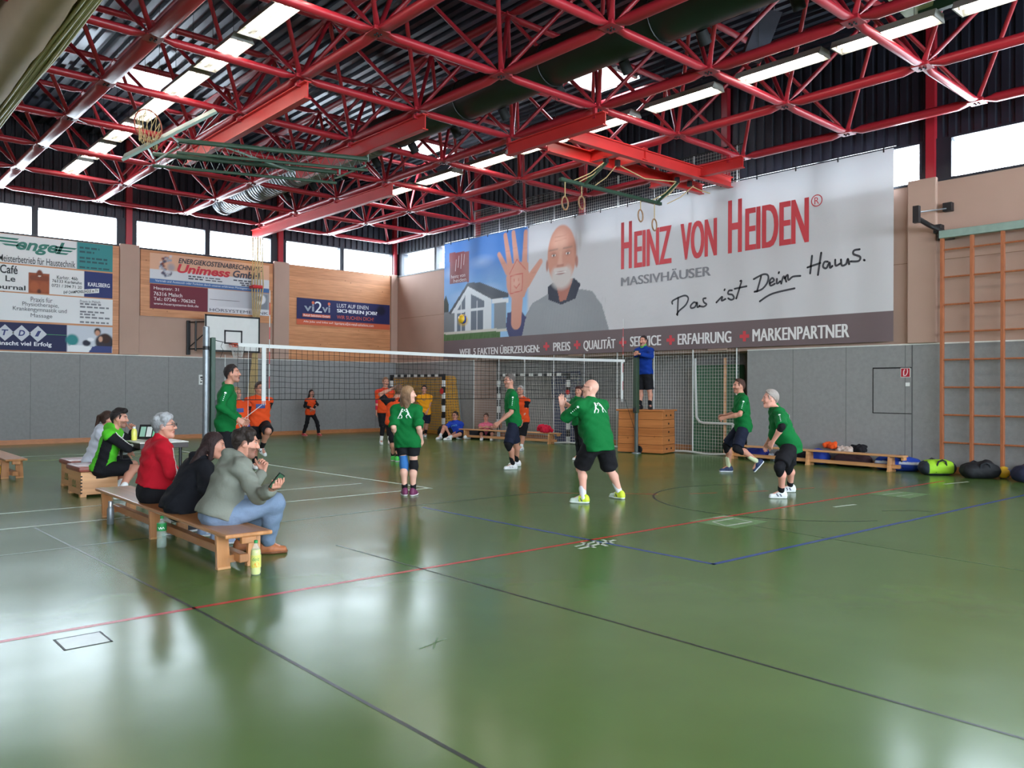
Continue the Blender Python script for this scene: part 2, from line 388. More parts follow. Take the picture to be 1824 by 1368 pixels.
for k, (a, b, w) in enumerate([((7.85, 5.38), (8.25, 5.36), .03), ((7.72, 5.12), (8.2, 5.09), .03), ((7.72, 5.12), (7.85, 5.38), .02), ((8.2, 5.09), (8.25, 5.36), .02), ((8.1, 5.55), (8.35, 5.5), .03),
        ((5.55, 5.28), (6.15, 5.36), .045), ((5.6, 5.38), (5.95, 5.42), .035), ((5.7, 5.22), (5.8, 5.48), .04), ((5.85, 5.2), (5.95, 5.47), .04), ((6.0, 5.25), (6.06, 5.45), .035),
        ((11.8, 5.2), (12.3, 5.12), .03), ((11.75, 4.98), (12.2, 4.93), .02), ((10.05, 5.05), (10.5, 4.98), .05), ((13.9, 5.14), (14.6, 5.02), .05),
        ((2.72, 3.85), (2.95, 3.9), .012), ((2.78, 3.8), (2.92, 3.95), .012)]):
    o = floor_strip('tape_mark', [a, b], w, M_tape if k < 14 else M_clear, .0016)

# back wall (name: wall_left) and right wall
WL = MB().box(XL, XR + .4, YB, YB + .35, 0, ZS).build('wall_left', M_beige); struct(WL)
MB().box(XL, XR, YB - .03, YB, .0, ZW).build('wainscot', M_felt, WL, org=(0, 0, 0))
b = MB(); 
for x in np.arange(XL + .4, XR, 1.16): b.box(x - .004, x + .004, YB - .032, YB - .0301, .12, ZW)
b.build('panel_joint', mat('dark_joint', (92, 92, 94), .9), WL, org=(0, 0, 0))
MB().box(XL, XR - .03, YB - .05, YB - .03, 0, .12).build('baseboard_left', M_base, WL, org=(0, 0, 0))
MB().box(XL, XR - .03, YB - .04, YB, ZW, ZW + .025).build('trim_rail', M_trim, WL, org=(0, 0, 0))
PX = [2.50 - 4.53 * 2, 2.50 - 4.53, 2.50, 7.03, 11.56, 15.80]
for x in PX: MB().bbox(x - (.26 if x < 15 else .15), x + .26 if x < 15 else XR, YB - .10, YB, ZW + .025, ZS + .03, .02).build('pilaster', M_beige, WL, org=(0, 0, 0))
for x0, x1, z0, z1 in [(11.83, 15.64, ZW + .03, ZS - .02), (7.33, 11.28, 3.52, ZS - .06), (2.77, 6.76, ZW + .03, ZS - .05), (-1.8, 2.22, ZW + .03, ZS - .05)]:
    MB().box(x0, x1, YB - .05, YB, z0, z1).build('pine_panel', M_pine, WL, org=(0, 0, 0))
def cladding(name, axis, a0, a1, plane, z0, z1, outward, parent):
    b = MB(); p = .22; n = int((a1 - a0) / p); prof = []
    for i in range(n + 1):
        a = a0 + i * p; prof += [(a, 0), (a + .12, 0), (a + .14, .04), (a + .20, .04)]
    v = []; f = []
    for a, d in prof:
        q = plane + d * outward
        v += [(a, q, z0), (a, q, z1)] if axis == 'x' else [(q, a, z0), (q, a, z1)]
    for i in range(len(prof) - 1): f.append((2 * i, 2 * i + 2, 2 * i + 3, 2 * i + 1))
    b.add(v, f)
    return b.build(name, M_dark, parent, org=(0, 0, 0), fix=False)
cladding('cladding', 'x', XL, XR, YB + .1, ZT + .04, ZROOF + .1, 1, WL)
MB().box(XL, XR + .4, YB + .15, YB + .35, ZT, ZROOF + .2).build('cladding_backing', M_dark, WL, org=(0, 0, 0))

WR = MB()
N0, N1, ND = 10.0, 19.7, .95        # recess in the right wall behind the safety net
WR.box(XR, XR + .35, YF, YB, ZW, ZS); WR.box(XR, XR + .35, YF, N0, 0, ZW); WR.box(XR, XR + .35, N1, YB, 0, ZW)
WR.box(XR + ND, XR + ND + .2, N0 - .2, N1 + .2, 0, ZW); WR.box(XR + .35, XR + ND, N0 - .2, N0, 0, ZW); WR.box(XR + .35, XR + ND, N1, N1 + .2, 0, ZW); WR.box(XR + .3, XR + ND + .2, N0 - .2, N1 + .2, ZW, ZW + .2)
WR = WR.build('wall_right', M_beige); struct(WR)
b = MB()
for y0, y1 in [(YF, N0), (N1, YB)]: b.box(XR - .03, XR, y0, y1, 0, ZW)
b.box(XR + ND - .03, XR + ND, N0, N1, 0, ZW)
b.build('wainscot', M_felt, WR, org=(0, 0, 0))
b = MB()
for y in np.arange(YF + .5, YB, 1.16):
    if y < N0 or y > N1: b.box(XR - .032, XR - .0301, y - .004, y + .004, .12, ZW)
    else: b.box(XR + ND - .032, XR + ND - .0301, y - .004, y + .004, .12, ZW)
b.box(XR - .034, XR - .0301, 6.44, 6.46, .1, ZW)
b.build('panel_joint', MATS['dark_joint'], WR, org=(0, 0, 0))
b = MB()
for y0, y1 in [(YF, N0), (N1, YB - .05)]: b.box(XR - .05, XR - .03, y0, y1, 0, .12)
b.box(XR + ND - .05, XR + ND - .03, N0, N1, 0, .12)
b.build('baseboard_right', M_base, WR, org=(0, 0, 0))
b = MB()
for y0, y1 in [(YF, N0), (N1, YB - .05)]: b.box(XR - .04, XR, y0, y1, ZW, ZW + .025)
b.build('trim_rail', M_trim, WR, org=(0, 0, 0))
PY = [24.0, 19.55, 15.05, 10.55, 6.06, 1.53, -3.0]
for y in PY[1:]: MB().bbox(XR - .10, XR, y - .06, y + .46, ZW + .025, ZS + .03, .02).build('pilaster', M_beige, WR, org=(0, 0, 0))
b = MB()
for y0, y1 in [(6.55, 10.45), (1.97, 5.97), (YF, 1.4), (11.0, 15.0), (15.5, 19.5), (20, 23.8)]: b.box(XR - .003, XR, y0, y1, 3.93, 3.942)
b.build('panel_joint', mat('tan_joint', (132, 102, 84), .9), WR, org=(0, 0, 0))
cladding('cladding', 'y', YF, YB, XR + .1, ZT + .04, ZROOF + .1, 1, WR)
MB().box(XR + .15, XR + .35, YF, YB, ZT, ZROOF + .2).build('cladding_backing', M_dark, WR, org=(0, 0, 0))
# fire-hose hatch in the felt wall with its sign
FX = XR - .031
hz = MB()
for y0, y1, z0, z1 in [(6.46, 7.2, 1.93, 1.955), (6.46, 7.2, 1.06, 1.075), (7.185, 7.2, 1.06, 1.955)]: hz.box(FX - .004, FX, y0, y1, z0, z1)
hz = hz.build('hatch_door', M_black, WR, org=(0, 0, 0)); hz['label'] = 'outline of the hose hatch in the grey wall'
# remaining (unseen) walls and red columns
struct(MB().box(XL - .3, XL, YF, YB + .3, 0, ZROOF + .2).build('wall_partition', M_beige))
WF = MB().box(XL, XR + .35, YF - .3, YF, 0, 2.4).box(XL, XR + .35, YF - .3, YF, 5.2, ZROOF + .2).build('wall_front', M_beige); struct(WF)
for k in range(7):         # added glazing behind the viewer, unseen, daylight fill for the dark walls
    x0 = XL + 27.9 * k / 7; struct(MB().box(x0 + .08, x0 + 3.9, YF - .16, YF - .15, 2.4, 5.2).build('window_%d' % (60 + k), M_glass))
    MB().box(x0 - .05, x0 + .08, YF - .25, YF - .05, 2.4, 5.2).build('window_frame', M_frame, WF, org=(0, 0, 0))
b = MB()
for x in PX[:-1]: b.box(x - .08, x + .08, YB - .02, YB + .12, ZS, ZROOF)
b.box(XR - .12, XR + .02, YB - .02, YB + .12, ZS, ZROOF)
b.build('red_column', M_red, WL, org=(0, 0, 0))
b = MB()
for y in PY[1:]: b.box(XR - .02, XR + .12, y - .0, y + .16, ZS, ZROOF)
b.build('red_column', M_red, WR, org=(0, 0, 0))

# windows
wn = 0
def window(axis, a0, a1):
    global wn; wn += 1
    f = .045; fr = MB(); gl = MB()
    def bx(q, s0, s1, d0, d1, z0, z1):
        if axis == 'x': q.box(s0, s1, YB + d0, YB + d1, z0, z1)
        else: q.box(XR + d0, XR + d1, s0, s1, z0, z1)
    bx(gl, a0, a1, .10, .106, ZS, ZT); g = gl.build('window_%d' % wn, M_glass); struct(g)
    for s0, s1, z0, z1 in [(a0 - f, a0, ZS - f, ZT + f), (a1, a1 + f, ZS - f, ZT + f), (a0, a1, ZS - f, ZS), (a0, a1, ZT, ZT + f)]: bx(fr, s0, s1, .05, .15, z0, z1)
    fr.build('window_frame', M_frame, g, org=(0, 0, 0))
xs = []
for x in PX[:-1]:
    for p in [(x + .22, x + 2.15), (x + 2.30, x + 4.22)]: xs.append(p)
for p in xs: window('x', *p)
b = MB(); last = XL
for p in xs: b.box(last, p[0] - .045, YB + .06, YB + .35, ZS - .0, ZT + .04); last = p[1] + .045
b.box(last, XR + .3, YB + .06, YB + .35, ZS, ZT + .04); b.build('window_pier', M_frame, WL, org=(0, 0, 0))
MB().box(XL, XR, YB - .02, YB + .16, ZS - .05, ZS - .005).build('window_sill', M_frame, WL, org=(0, 0, 0))
ys = []
for y in PY[::-1][:-1]:
    for p in [(y + .3, y + 2.22), (y + 2.36, y + 4.26)]: ys.append(p)
for p in ys: window('y', *p)
b = MB(); last = YF
for p in ys: b.box(XR + .06, XR + .35, last, p[0] - .045, ZS, ZT + .04); last = p[1] + .045
b.box(XR + .06, XR + .35, last, YB + .3, ZS, ZT + .04); b.build('window_pier', M_frame, WR, org=(0, 0, 0))
MB().box(XR - .02, XR + .16, YF, YB, ZS - .05, ZS - .005).build('window_sill', M_frame, WR, org=(0, 0, 0))

# corrugated roof deck with skylight openings
def deck():
    b = MB(); p = .25; x = XL
    while x < XR + .3:
        prof = [(x, 0), (x + .11, 0), (x + .14, .07), (x + .22, .07), (x + p, 0)]
        cuts = [(s[2], s[3]) for s in SKYL if x + p > s[0] and x < s[1]]
        y = YF; segs = []
        for c0, c1 in sorted(cuts): segs.append((y, c0)); y = c1
        segs.append((y, YB + .3))
        for y0, y1 in segs:
            for (xa, za), (xb, zb) in zip(prof[:-1], prof[1:]):
                b.add([(xa, y0, ZROOF + za), (xb, y0, ZROOF + zb), (xb, y1, ZROOF + zb), (xa, y1, ZROOF + za)], [(0, 1, 2, 3)])
        x += p
    return b.build('ceiling', M_deck, fix=False)
CEIL = struct(deck())
for s in SKYL:
    wn += 1
    g = MB().box(s[0], s[1], s[2], s[3], ZROOF + .55, ZROOF + .56).build('window_%d' % wn, M_glass); struct(g)
    k = MB(); t = .05
    x0, x1, y0, y1 = s[0] - .12, s[1] + .12, s[2] - .02, s[3] + .02
    for q in [(x0, x0 + t, y0, y1), (x1 - t, x1, y0, y1), (x0, x1, y0, y0 + t), (x0, x1, y1 - t, y1)]: k.box(*q, ZROOF - .03, ZROOF + .6)
    k.build('window_frame', M_white, g, org=(0, 0, 0))

# ================================================================== SPACE FRAME
GX, GY, S_, DY, GZ, TZ = 3.789, 23.403, 2.267, 2.291, 6.455, 8.12
def strut_mesh(name, Ln, R, flat=True, m=None):
    """round tube along +Z whose ends are pressed flat (flattened along local X)"""
    n = 12; st = [(0.02, 1.25, .1), (.09, 1.25, .1), (.30, 1.0, 1.0)]
    prof = st + [(Ln - z, a, c) for z, a, c in reversed(st)]
    v = []; f = []
    for z, a, c in prof:
        v += [(R * c * math.cos(2 * PI * k / n), R * a * math.sin(2 * PI * k / n), z) for k in range(n)]
    for i in range(len(prof) - 1):
        for k in range(n): f.append((i * n + k, i * n + (k + 1) % n, (i + 1) * n + (k + 1) % n, (i + 1) * n + k))
    f += [tuple(range(n - 1, -1, -1)), tuple((len(prof) - 1) * n + k for k in range(n))]
    me = bpy.data.meshes.new(name); me.from_pydata(v, [], f); me.materials.append(m or M_red)
    me.polygons.foreach_set('use_smooth', [True] * len(f)); me.update(); return me
def along(a, b, xdir=(0, 0, 1)):
    a, b = Vector(a), Vector(b); z = (b - a).normalized(); x = Vector(xdir); x = (x - z * x.dot(z)).normalized(); y = z.cross(x)
    return Matrix(((x[0], y[0], z[0], a[0]), (x[1], y[1], z[1], a[1]), (x[2], y[2], z[2], a[2]), (0, 0, 0, 1)))
SF = thing('space_frame', 'red tubular steel space frame under the black roof deck', 'roof truss', (0, 0, 0)); struct(SF)
C0, C1, R0, R1 = -1, 5, 0, 9
lown = lambda c, r: (GX + S_ * c, GY - DY * r, GZ)
upn = lambda c, r: (GX + S_ * (c + .5), GY - DY * (r + .5), TZ)
m_lx = strut_mesh('lower_chord', S_, .064); m_ly = strut_mesh('lower_chord', DY, .082); m_l0 = strut_mesh('lower_chord', DY, .105)
m_ux = strut_mesh('upper_chord', S_, .06); m_uy = strut_mesh('upper_chord', DY, .075)
dl = math.sqrt((S_ / 2) ** 2 + (DY / 2) ** 2 + (TZ - GZ) ** 2); m_d = strut_mesh('diagonal_strut', dl, .036)
lowc, upc, dia = [], [], []
for c in range(C0, C1 + 1):
    for r in range(R0, R1 + 1):
        if c < C1: lowc.append((m_lx, lown(c, r), lown(c + 1, r)))
        if r < R1: lowc.append((m_l0 if c == 0 else m_ly, lown(c, r), lown(c, r + 1)))
        if c < C1 and r < R1:
            if c < C1 - 1: upc.append((m_ux, upn(c, r), upn(c + 1, r)))
            if r < R1 - 1: upc.append((m_uy, upn(c, r), upn(c, r + 1)))
            for dc in (0, 1):
                for dr in (0, 1): dia.append((m_d, lown(c + dc, r + dr), upn(c, r)))
def cam_size(a, b):
    m = (np.array(a) + np.array(b)) / 2 - EYE; d = m @ c_f
    if d < .5: return -1
    x, y = FPX * (m @ c_r) / d, FPX * (m @ c_u) / d
    inside = abs(x) < 960 and abs(y) < 720
    return (1 / d) * (1 if inside else .001)
def put_struts(lst, name):
    lst.sort(key=lambda q: -cam_size(q[1], q[2]))
    for me, a, b in lst[:100]: inst(me, name, SF, along(a, b))
    rest = lst[100:]
    if rest:
        q = MB()
        for me, a, b in rest:
            M = along(a, b); q.add([(M @ v.co)[:] for v in me.vertices], [tuple(p.vertices) for p in me.polygons])
        o = q.build(name, M_red, SF, org=(0, 0, 0), smooth='all'); o['kind'] = 'stuff'
put_struts(lowc, 'lower_chord'); put_struts(upc, 'upper_chord'); put_struts(dia, 'diagonal_strut')
nb = MB(); nb.bbox(-.13, .13, -.13, .13, -.03, .03, .01)
for x in (-.03, .03):
    for y in (-.03, .03): nb.lathe([(.016, -.05), (.016, -.03)], (x, y, 0), 8, mi=1)
npl = nb.build('node_plate', [M_red, M_black], SF, org=(0, 0, 0)); npm = npl.data; npl.location = lown(C0, R0)
nu = MB().bbox(-.11, .11, -.11, .11, -.03, .03, .01).build('node_plate', M_red, SF, org=(0, 0, 0)); num = nu.data; nu.location = upn(C0, R0)
for c in range(C0, C1 + 1):
    for r in range(R0, R1 + 1):
        if (c, r) != (C0, R0) and cam_size(lown(c, r), lown(c, r)) > .01: inst(npm, 'node_plate', SF, Matrix.Translation(lown(c, r)))
        if c < C1 and r < R1 and (c, r) != (C0, R0) and cam_size(upn(c, r), upn(c, r)) > .01: inst(num, 'node_plate', SF, Matrix.Translation(upn(c, r)))

# ================================================================== LAMPS, DUCT, CURTAIN
M_tube = mat('fluorescent_tube', (255, 250, 240), .4, emit=((1.0, .93, .82), LAMP_E))
M_lampw = mat('lamp_housing', (150, 149, 144), .45, var=.02)
def lamp_proto():
    t = thing('ceiling_lamp', 'x', 'lamp', (0, 0, 0), 'fluorescent ceiling lamps')
    L_ = 1.48; h = MB(); w = .18
    h.prism([(-w, -.02), (-w + .005, -.02), (-.12, .075), (.12, .075), (w - .005, -.02), (w, -.02), (.13, .09), (-.13, .09)], -L_ / 2, L_ / 2, 'y')
    for y in (-L_ / 2, L_ / 2 - .02): h.prism([(-w, -.025), (w, -.025), (.13, .09), (-.13, .09)], y, y + .02, 'y')
    h.build('housing', M_lampw, t)
    for x in (-.085, .085):
        MB().tube([(x, -L_ / 2 + .08, .0), (x, L_ / 2 - .08, .0)], .026, 10).build('lamp_tube', M_tube, t, smooth=True)
    MB().box(-.012, .012, -L_ / 2, L_ / 2, .02, .06).build('reflector', M_lampw, t)
    for y in (-.4, .4): MB().tube([(0, y, .09), (0, y, ZROOF - 6.63)], .004, 6).build('hanger_wire', M_black, t)
    return t
AY = [20.85, 19.1, 17.35, 15.6, 13.95, 12.3, 10.62, 8.95, 7.2, 5.45, 3.7, 1.9, 0, -2, -4, -6]
BY = [17.75, 15.93, 14.02, 12.3, 10.52, 8.70, 6.80, 5.15, 3.45, 1.7, 0, -2, -4, -6]
L0 = lamp_proto(); L0.location = (4.93, AY[0], 6.63)
rown = ['first', 'second', 'third', 'fourth', 'fifth', 'sixth', 'seventh', 'eighth']
L0['label'] = 'lit ceiling lamp in the left row, closest to the back wall windows'
for i, y in enumerate(AY[1:], 1): dup(L0, (4.93, y, 6.63), ('lit ceiling lamp in the left row, %s from the back wall' % rown[i]) if i < 8 else 'ceiling lamp further along the left row')
for i, y in enumerate(BY): dup(L0, (11.74, y, 6.63), ('lit ceiling lamp in the right row, %s from the back wall' % rown[i]) if i < 8 else 'ceiling lamp further along the right row')
for y in (20, 16, 12, 8, 4, 0, -4): dup(L0, (-3.5, y, 6.63), 'ceiling lamp in the row beyond the curtain')

dx, dz, dr_ = 9.45, 6.93, .36
duct = thing('air_duct', 'large round ventilation duct running through the red roof truss', 'duct', (dx, 12, dz))
M_duct = mat('dark_green_duct', (26, 40, 32), .4, var=.15, scale=4)
n = 24; ys_ = np.arange(14.9, 23.35, .14); pr = MB()
prof = []
for y in ys_: prof += [(y, dr_), (y + .11, dr_), (y + .125, dr_ + .012)]
v = []; f = []
for y, r in prof: v += [(dx + r * math.cos(2 * PI * k / n), y, dz + r * math.sin(2 * PI * k / n)) for k in range(n)]
for i in range(len(prof) - 1):
    for k in range(n): f.append((i * n + k, i * n + (k + 1) % n, (i + 1) * n + (k + 1) % n, (i + 1) * n + k))
f += [tuple(range(n)), tuple((len(prof) - 1) * n + k for k in range(n))]
o = pr.add(v, f).build('window_lit_section', M_metal, duct, smooth=True); o['label'] = 'far end of the duct, coloured silver for the window light on it'  # silver colour stands in for window light on the far duct end
pts = [(dx, y, dz) for y in np.linspace(YF + .4, 14.95, 60)]
MB().tube(pts, [dr_ + (.012 if i % 6 == 0 else 0) for i in range(60)], 24).build('painted_section', M_duct, duct, smooth=True)
for i, y in enumerate(np.arange(2.5, 22.6, 1.45)):
    q = MB(); cx, cz = dx + .22, dz - .30
    q.tube([(cx, y, cz), (cx + .12, y, cz - .16)], [.085, .085], 14); q.build('air_nozzle', M_blackm, duct, smooth=True)
for y in np.arange(0.5, 23, 2.29):
    MB().tube([(dx + .37 * math.cos(a), y, dz + .37 * math.sin(a)) for a in np.linspace(0, 2 * PI, 24, endpoint=False)], .012, 6, close=True).build('strap', M_black, duct)
# folded partition curtain high on the left
M_curt = mat('tan_curtain_vinyl', (166, 138, 104), .75, var=.06, scale=2, bump=.2, bscale=6)
M_pleat = mat('olive_curtain_pleats', (190, 176, 128), .5, var=.06)
cur = thing('partition_curtain', 'tan partition curtain gathered up in a long bundle under the roof at top left', 'curtain', (2.3, 7, 6.0))
q = MB(); ny = 40
prof0 = [(2.0, 6.75), (2.02, 6.35), (2.04, 6.08), (2.12, 5.98), (2.30, 5.95), (2.46, 6.0), (2.52, 6.10), (2.53, 6.75)]
v = []; f = []; m_ = len(prof0); YY = np.linspace(-6, 23.6, ny)
for j, y in enumerate(YY):
    for i, (x, z) in enumerate(prof0): v.append((x + .012 * math.sin(j * 1.7 + i), y, z + .015 * math.sin(j * 2.3 + i * 1.3)))
for j in range(ny - 1):
    for i in range(m_ - 1): f.append((j * m_ + i, j * m_ + i + 1, (j + 1) * m_ + i + 1, (j + 1) * m_ + i))
f += [tuple(range(m_)), tuple((ny - 1) * m_ + k for k in range(m_))]
q.add(v, f).build('curtain_cover', M_curt, cur, smooth='all')
q = MB()
for k in range(6):
    x = 2.53 + .035 * k
    q.tube([(x + .008 * math.sin(j * .9 + k), y, 6.06 + .02 * (k % 2) + .01 * math.sin(j * 1.1 + k * 2) + (.05 if 16 < j < 20 else 0)) for j, y in enumerate(YY)], .022, 8)
    q.box(x - .006, x + .006, -6, 23.6, 6.07, 6.8)
q.build('pleats', M_pleat, cur, smooth=True)
MB().box(1.95, 2.80, -6, 23.6, 6.75, 6.95).build('head_rail', M_black, cur)
# ================================================================== PRINTED BANNERS
M_print = vcol_mat('printed_cloth', .55, .1, 25.)
def banner_mat():
    m = vcol_mat('printed_mesh_banner', .6, 0); nt = m.node_tree; N = nt.nodes; L = nt.links; b = N['Principled BSDF']
    tc = N.new('ShaderNodeTexCoord')
    wv = N.new('ShaderNodeTexWave'); wv.wave_type = 'BANDS'; wv.bands_direction = 'Y'; wv.inputs['Scale'].default_value = .30; wv.inputs['Distortion'].default_value = 1.5; wv.inputs['Detail'].default_value = 2
    n2 = N.new('ShaderNodeTexNoise'); n2.inputs['Scale'].default_value = 1.6; n2.inputs['Detail'].default_value = 4
    ad = N.new('ShaderNodeMath'); ad.operation = 'ADD'
    L.new(tc.outputs['Object'], wv.inputs['Vector']); L.new(tc.outputs['Object'], n2.inputs['Vector'])
    L.new(wv.outputs['Fac'], ad.inputs[0]); L.new(n2.outputs['Fac'], ad.inputs[1])
    bp = N.new('ShaderNodeBump'); bp.inputs['Strength'].default_value = .35; bp.inputs['Distance'].default_value = .06
    L.new(ad.outputs[0], bp.inputs['Height']); L.new(bp.outputs[0], b.inputs['Normal'])
    # thin cloth lets some window light through from behind
    tr = N.new('ShaderNodeBsdfTranslucent'); mx = N.new('ShaderNodeMixShader'); mx.inputs[0].default_value = .035
    at = [n for n in N if n.type == 'ATTRIBUTE'][0]; L.new(at.outputs['Color'], tr.inputs[0])
    out = [n for n in N if n.type == 'OUTPUT_MATERIAL'][0]
    L.new(b.outputs[0], mx.inputs[1]); L.new(tr.outputs[0], mx.inputs[2]); L.new(mx.outputs[0], out.inputs[0])
    return m
M_banner = banner_mat()
class Paint:
    """a printed picture: colours on a fine grid, in (u, v) metres"""
    def __init__(s, us, vs_, base):
        s.us, s.vs = np.array(us), np.array(vs_); s.U, s.V = np.meshgrid(s.us, s.vs, indexing='ij')
        s.C = np.zeros(s.U.shape + (3,)); s.C[:] = lin(base)
    def mix(s, a, c): 
        c = np.array(lin(c)) if len(np.shape(c)) == 1 else c
        s.C = s.C * (1 - a[..., None]) + a[..., None] * c
    def inpoly(s, P):
        r = np.zeros(s.U.shape, bool); n = len(P)
        for i in range(n):
            (x0, y0), (x1, y1) = P[i], P[(i + 1) % n]
            if y0 == y1: continue
            c = ((y0 > s.V) != (y1 > s.V)) & (s.U < (x1 - x0) * (s.V - y0) / (y1 - y0) + x0); r ^= c
        return r
    def poly(s, P, c, a=1.0): s.mix(s.inpoly(P) * a, c)
    def ell(s, u, v, ru, rv, c, a=1.0, soft=.15):
        d = np.sqrt(((s.U - u) / ru) ** 2 + ((s.V - v) / rv) ** 2); s.mix(np.clip((1 - d) / soft, 0, 1) * a, c)
    def cap(s, p, q, r0, r1, c, a=1.0, soft=.02):
        p, q = np.array(p, float), np.array(q, float); d = q - p
        t = np.clip(((s.U - p[0]) * d[0] + (s.V - p[1]) * d[1]) / (d @ d + 1e-9), 0, 1)
        dist = np.hypot(s.U - p[0] - t * d[0], s.V - p[1] - t * d[1]) - (r0 + (r1 - r0) * t)
        s.mix(np.clip(-dist / soft + .5, 0, 1) * a, c)
    def build(s, name, m, parent, place, kind=None):
        nu, nv = s.U.shape; org = np.array(parent.location, float)
        v = np.array([place(a, b) for a, b in zip(s.U.ravel(), s.V.ravel())]) - org
        i, j = np.meshgrid(np.arange(nu - 1), np.arange(nv - 1), indexing='ij'); k = (i * nv + j).ravel()
        f = np.stack([k, k + nv, k + nv + 1, k + 1], 1)
        o = link_mesh(name, v, f, m, parent, org, smooth='all', fix=False)
        ca = o.data.color_attributes.new('Col', 'FLOAT_COLOR', 'POINT')
        ca.data.foreach_set('color', np.concatenate([s.C.reshape(-1, 3), np.ones((nu * nv, 1))], 1).ravel().astype(np.float32))
        return o
M_ink = {}
def ink(rgb):
    if rgb not in M_ink: M_ink[rgb] = mat('print_ink_%02x%02x%02x' % rgb, rgb, .55, var=.02)
    return M_ink[rgb]

# ---- the big advertising banner on the right wall; u runs along the wall from its left edge
BX, BY0 = 15.79, 21.10
Yu = lambda y: BY0 - y
ban = thing('advertising_banner', 'huge white and blue house-builder banner hanging over the safety net on the right wall', 'banner', (BX, BY0, 2.45))
us = np.concatenate([np.arange(0, 7.2, .026), np.arange(7.2, 14.34, .14), [14.34]])
vs_ = np.concatenate([np.arange(2.45, 3.03, .05), [3.035, 3.045], np.arange(3.06, 6.14, .027), [6.17]])
p = Paint(us, vs_, (202, 199, 202))
U, V = p.U, p.V
def Q(*pts): return [(Yu(y), z) for y, z in pts]
# sky fading into the white ground
sky = np.array(lin((72, 122, 190))) + (np.array(lin((150, 190, 226))) - np.array(lin((72, 122, 190)))) * np.clip((5.4 - V) / 1.6, 0, 1)[..., None]
p.mix(np.clip((Yu(17.05) - U) / .12, 0, 1), sky)
for k, (y, z) in enumerate([(20.6, 5.2), (19.2, 5.4), (20.2, 4.4), (18.8, 4.5)]): p.ell(Yu(y), z, .7, .25, (196, 212, 232), .35, .9)
# house
p.poly(Q((21.1, 4.35), (21.0, 4.5), (20.85, 4.2), (20.85, 3.3), (21.1, 3.3)), (58, 66, 62))
p.poly(Q((21.1, 3.95), (20.5, 3.98), (20.5, 3.3), (21.1, 3.3)), (120, 124, 128))
p.poly(Q((19.86, 4.80), (19.3, 4.78), (17.95, 4.32), (17.95, 4.2), (18.75, 4.22), (19.1, 4.4)), (74, 78, 88))
p.poly(Q((19.86, 4.72), (20.72, 3.92), (20.55, 3.92), (20.55, 3.28), (18.72, 3.28), (18.72, 4.22)), (214, 218, 222))
p.poly(Q((19.86, 4.83), (20.85, 3.93), (20.75, 3.88), (19.86, 4.70), (18.70, 4.20), (18.62, 4.28)), (80, 84, 92))
p.poly(Q((18.7, 4.22), (17.95, 4.18), (17.95, 4.05), (18.7, 4.08)), (220, 222, 226))
p.poly(Q((18.6, 4.08), (18.05, 4.06), (18.05, 3.3), (18.6, 3.3)), (136, 140, 146))
for q in [((20.4, 3.98), (20.0, 4.42), (20.0, 3.98)), ((19.72, 4.45), (19.05, 4.18), (19.05, 4.0), (19.72, 4.0)), ((20.4, 3.88), (20.0, 3.9), (20.0, 3.32), (20.4, 3.32)), ((19.72, 3.92), (19.1, 3.92), (19.1, 3.32), (19.72, 3.32))]:
    p.poly(Q(*q), (104, 112, 124))
for y in (20.2, 19.41): p.cap((Yu(y), 3.32), (Yu(y), 4.2), .018, .018, (220, 222, 226))
p.poly(Q((21.1, 3.32), (18.0, 3.30), (18.0, 3.2), (21.1, 3.22)), (206, 200, 190))
p.ell(Yu(20.1), 3.62, .3, .18, (206, 166, 40), .75, .5)
p.poly(Q((21.1, 3.25), (18.3, 3.22), (18.3, 3.0), (21.1, 3.0)), (86, 116, 70))
for k in range(60):
    u = rng.uniform(0, 2.75); v = rng.uniform(3.05, 3.2); p.cap((u, v - .06), (u + .02, v + .05), .012, .006, (62, 92, 50), .6)
# man in a grey pullover with a raised hand
sk, skd, skl = (206, 146, 126), (176, 112, 96), (222, 172, 152)
p.poly(Q((17.5, 3.0), (17.3, 3.5), (16.9, 3.95), (16.3, 4.15), (15.1, 4.2), (14.6, 4.1), (14.25, 3.7), (13.98, 3.0)), (146, 148, 152))
p.ell(Yu(15.75), 3.45, 1.3, .75, (160, 162, 166), .6, .6)
for k in range(26): p.cap((Yu(17.2) + k * .12, 3.02), (Yu(17.0) + k * .115, 3.9), .006, .006, (132, 134, 138), .25)
p.poly(Q((16.28, 4.35), (16.25, 4.0), (15.75, 3.82), (15.2, 3.95), (15.02, 4.32), (15.25, 4.5), (16.1, 4.45)), (56, 58, 72))
p.poly(Q((15.98, 4.5), (15.8, 3.9), (15.55, 3.95), (15.3, 4.5)), skd)
p.ell(Yu(15.74), 5.18, .57, .86, sk, 1, .06)
p.ell(Yu(15.82), 5.55, .40, .42, skl, .7, .6)
p.ell(Yu(15.17), 4.95, .07, .2, skd, .9, .4); p.ell(Yu(16.31), 4.95, .06, .2, skd, .9, .4)
p.ell(Yu(15.20), 5.3, .1, .45, (160, 104, 86), .5, .9)
p.ell(Yu(15.74), 4.60, .50, .42, (206, 198, 194), .95, .35)
p.ell(Yu(15.76), 4.98, .44, .26, sk, .9, .5)
p.ell(Yu(15.78), 4.70, .22, .055, (150, 84, 80), .9, .4); p.cap((Yu(15.98), 4.71), (Yu(15.58), 4.71), .018, .018, (226, 220, 216))
p.cap((Yu(16.0), 4.80), (Yu(15.55), 4.80), .045, .045, (214, 206, 202), .8)
p.cap((Yu(15.78), 5.25), (Yu(15.80), 4.98), .05, .09, skl, .7, .08); p.cap((Yu(15.90), 4.90), (Yu(15.68), 4.90), .03, .03, skd, .7)
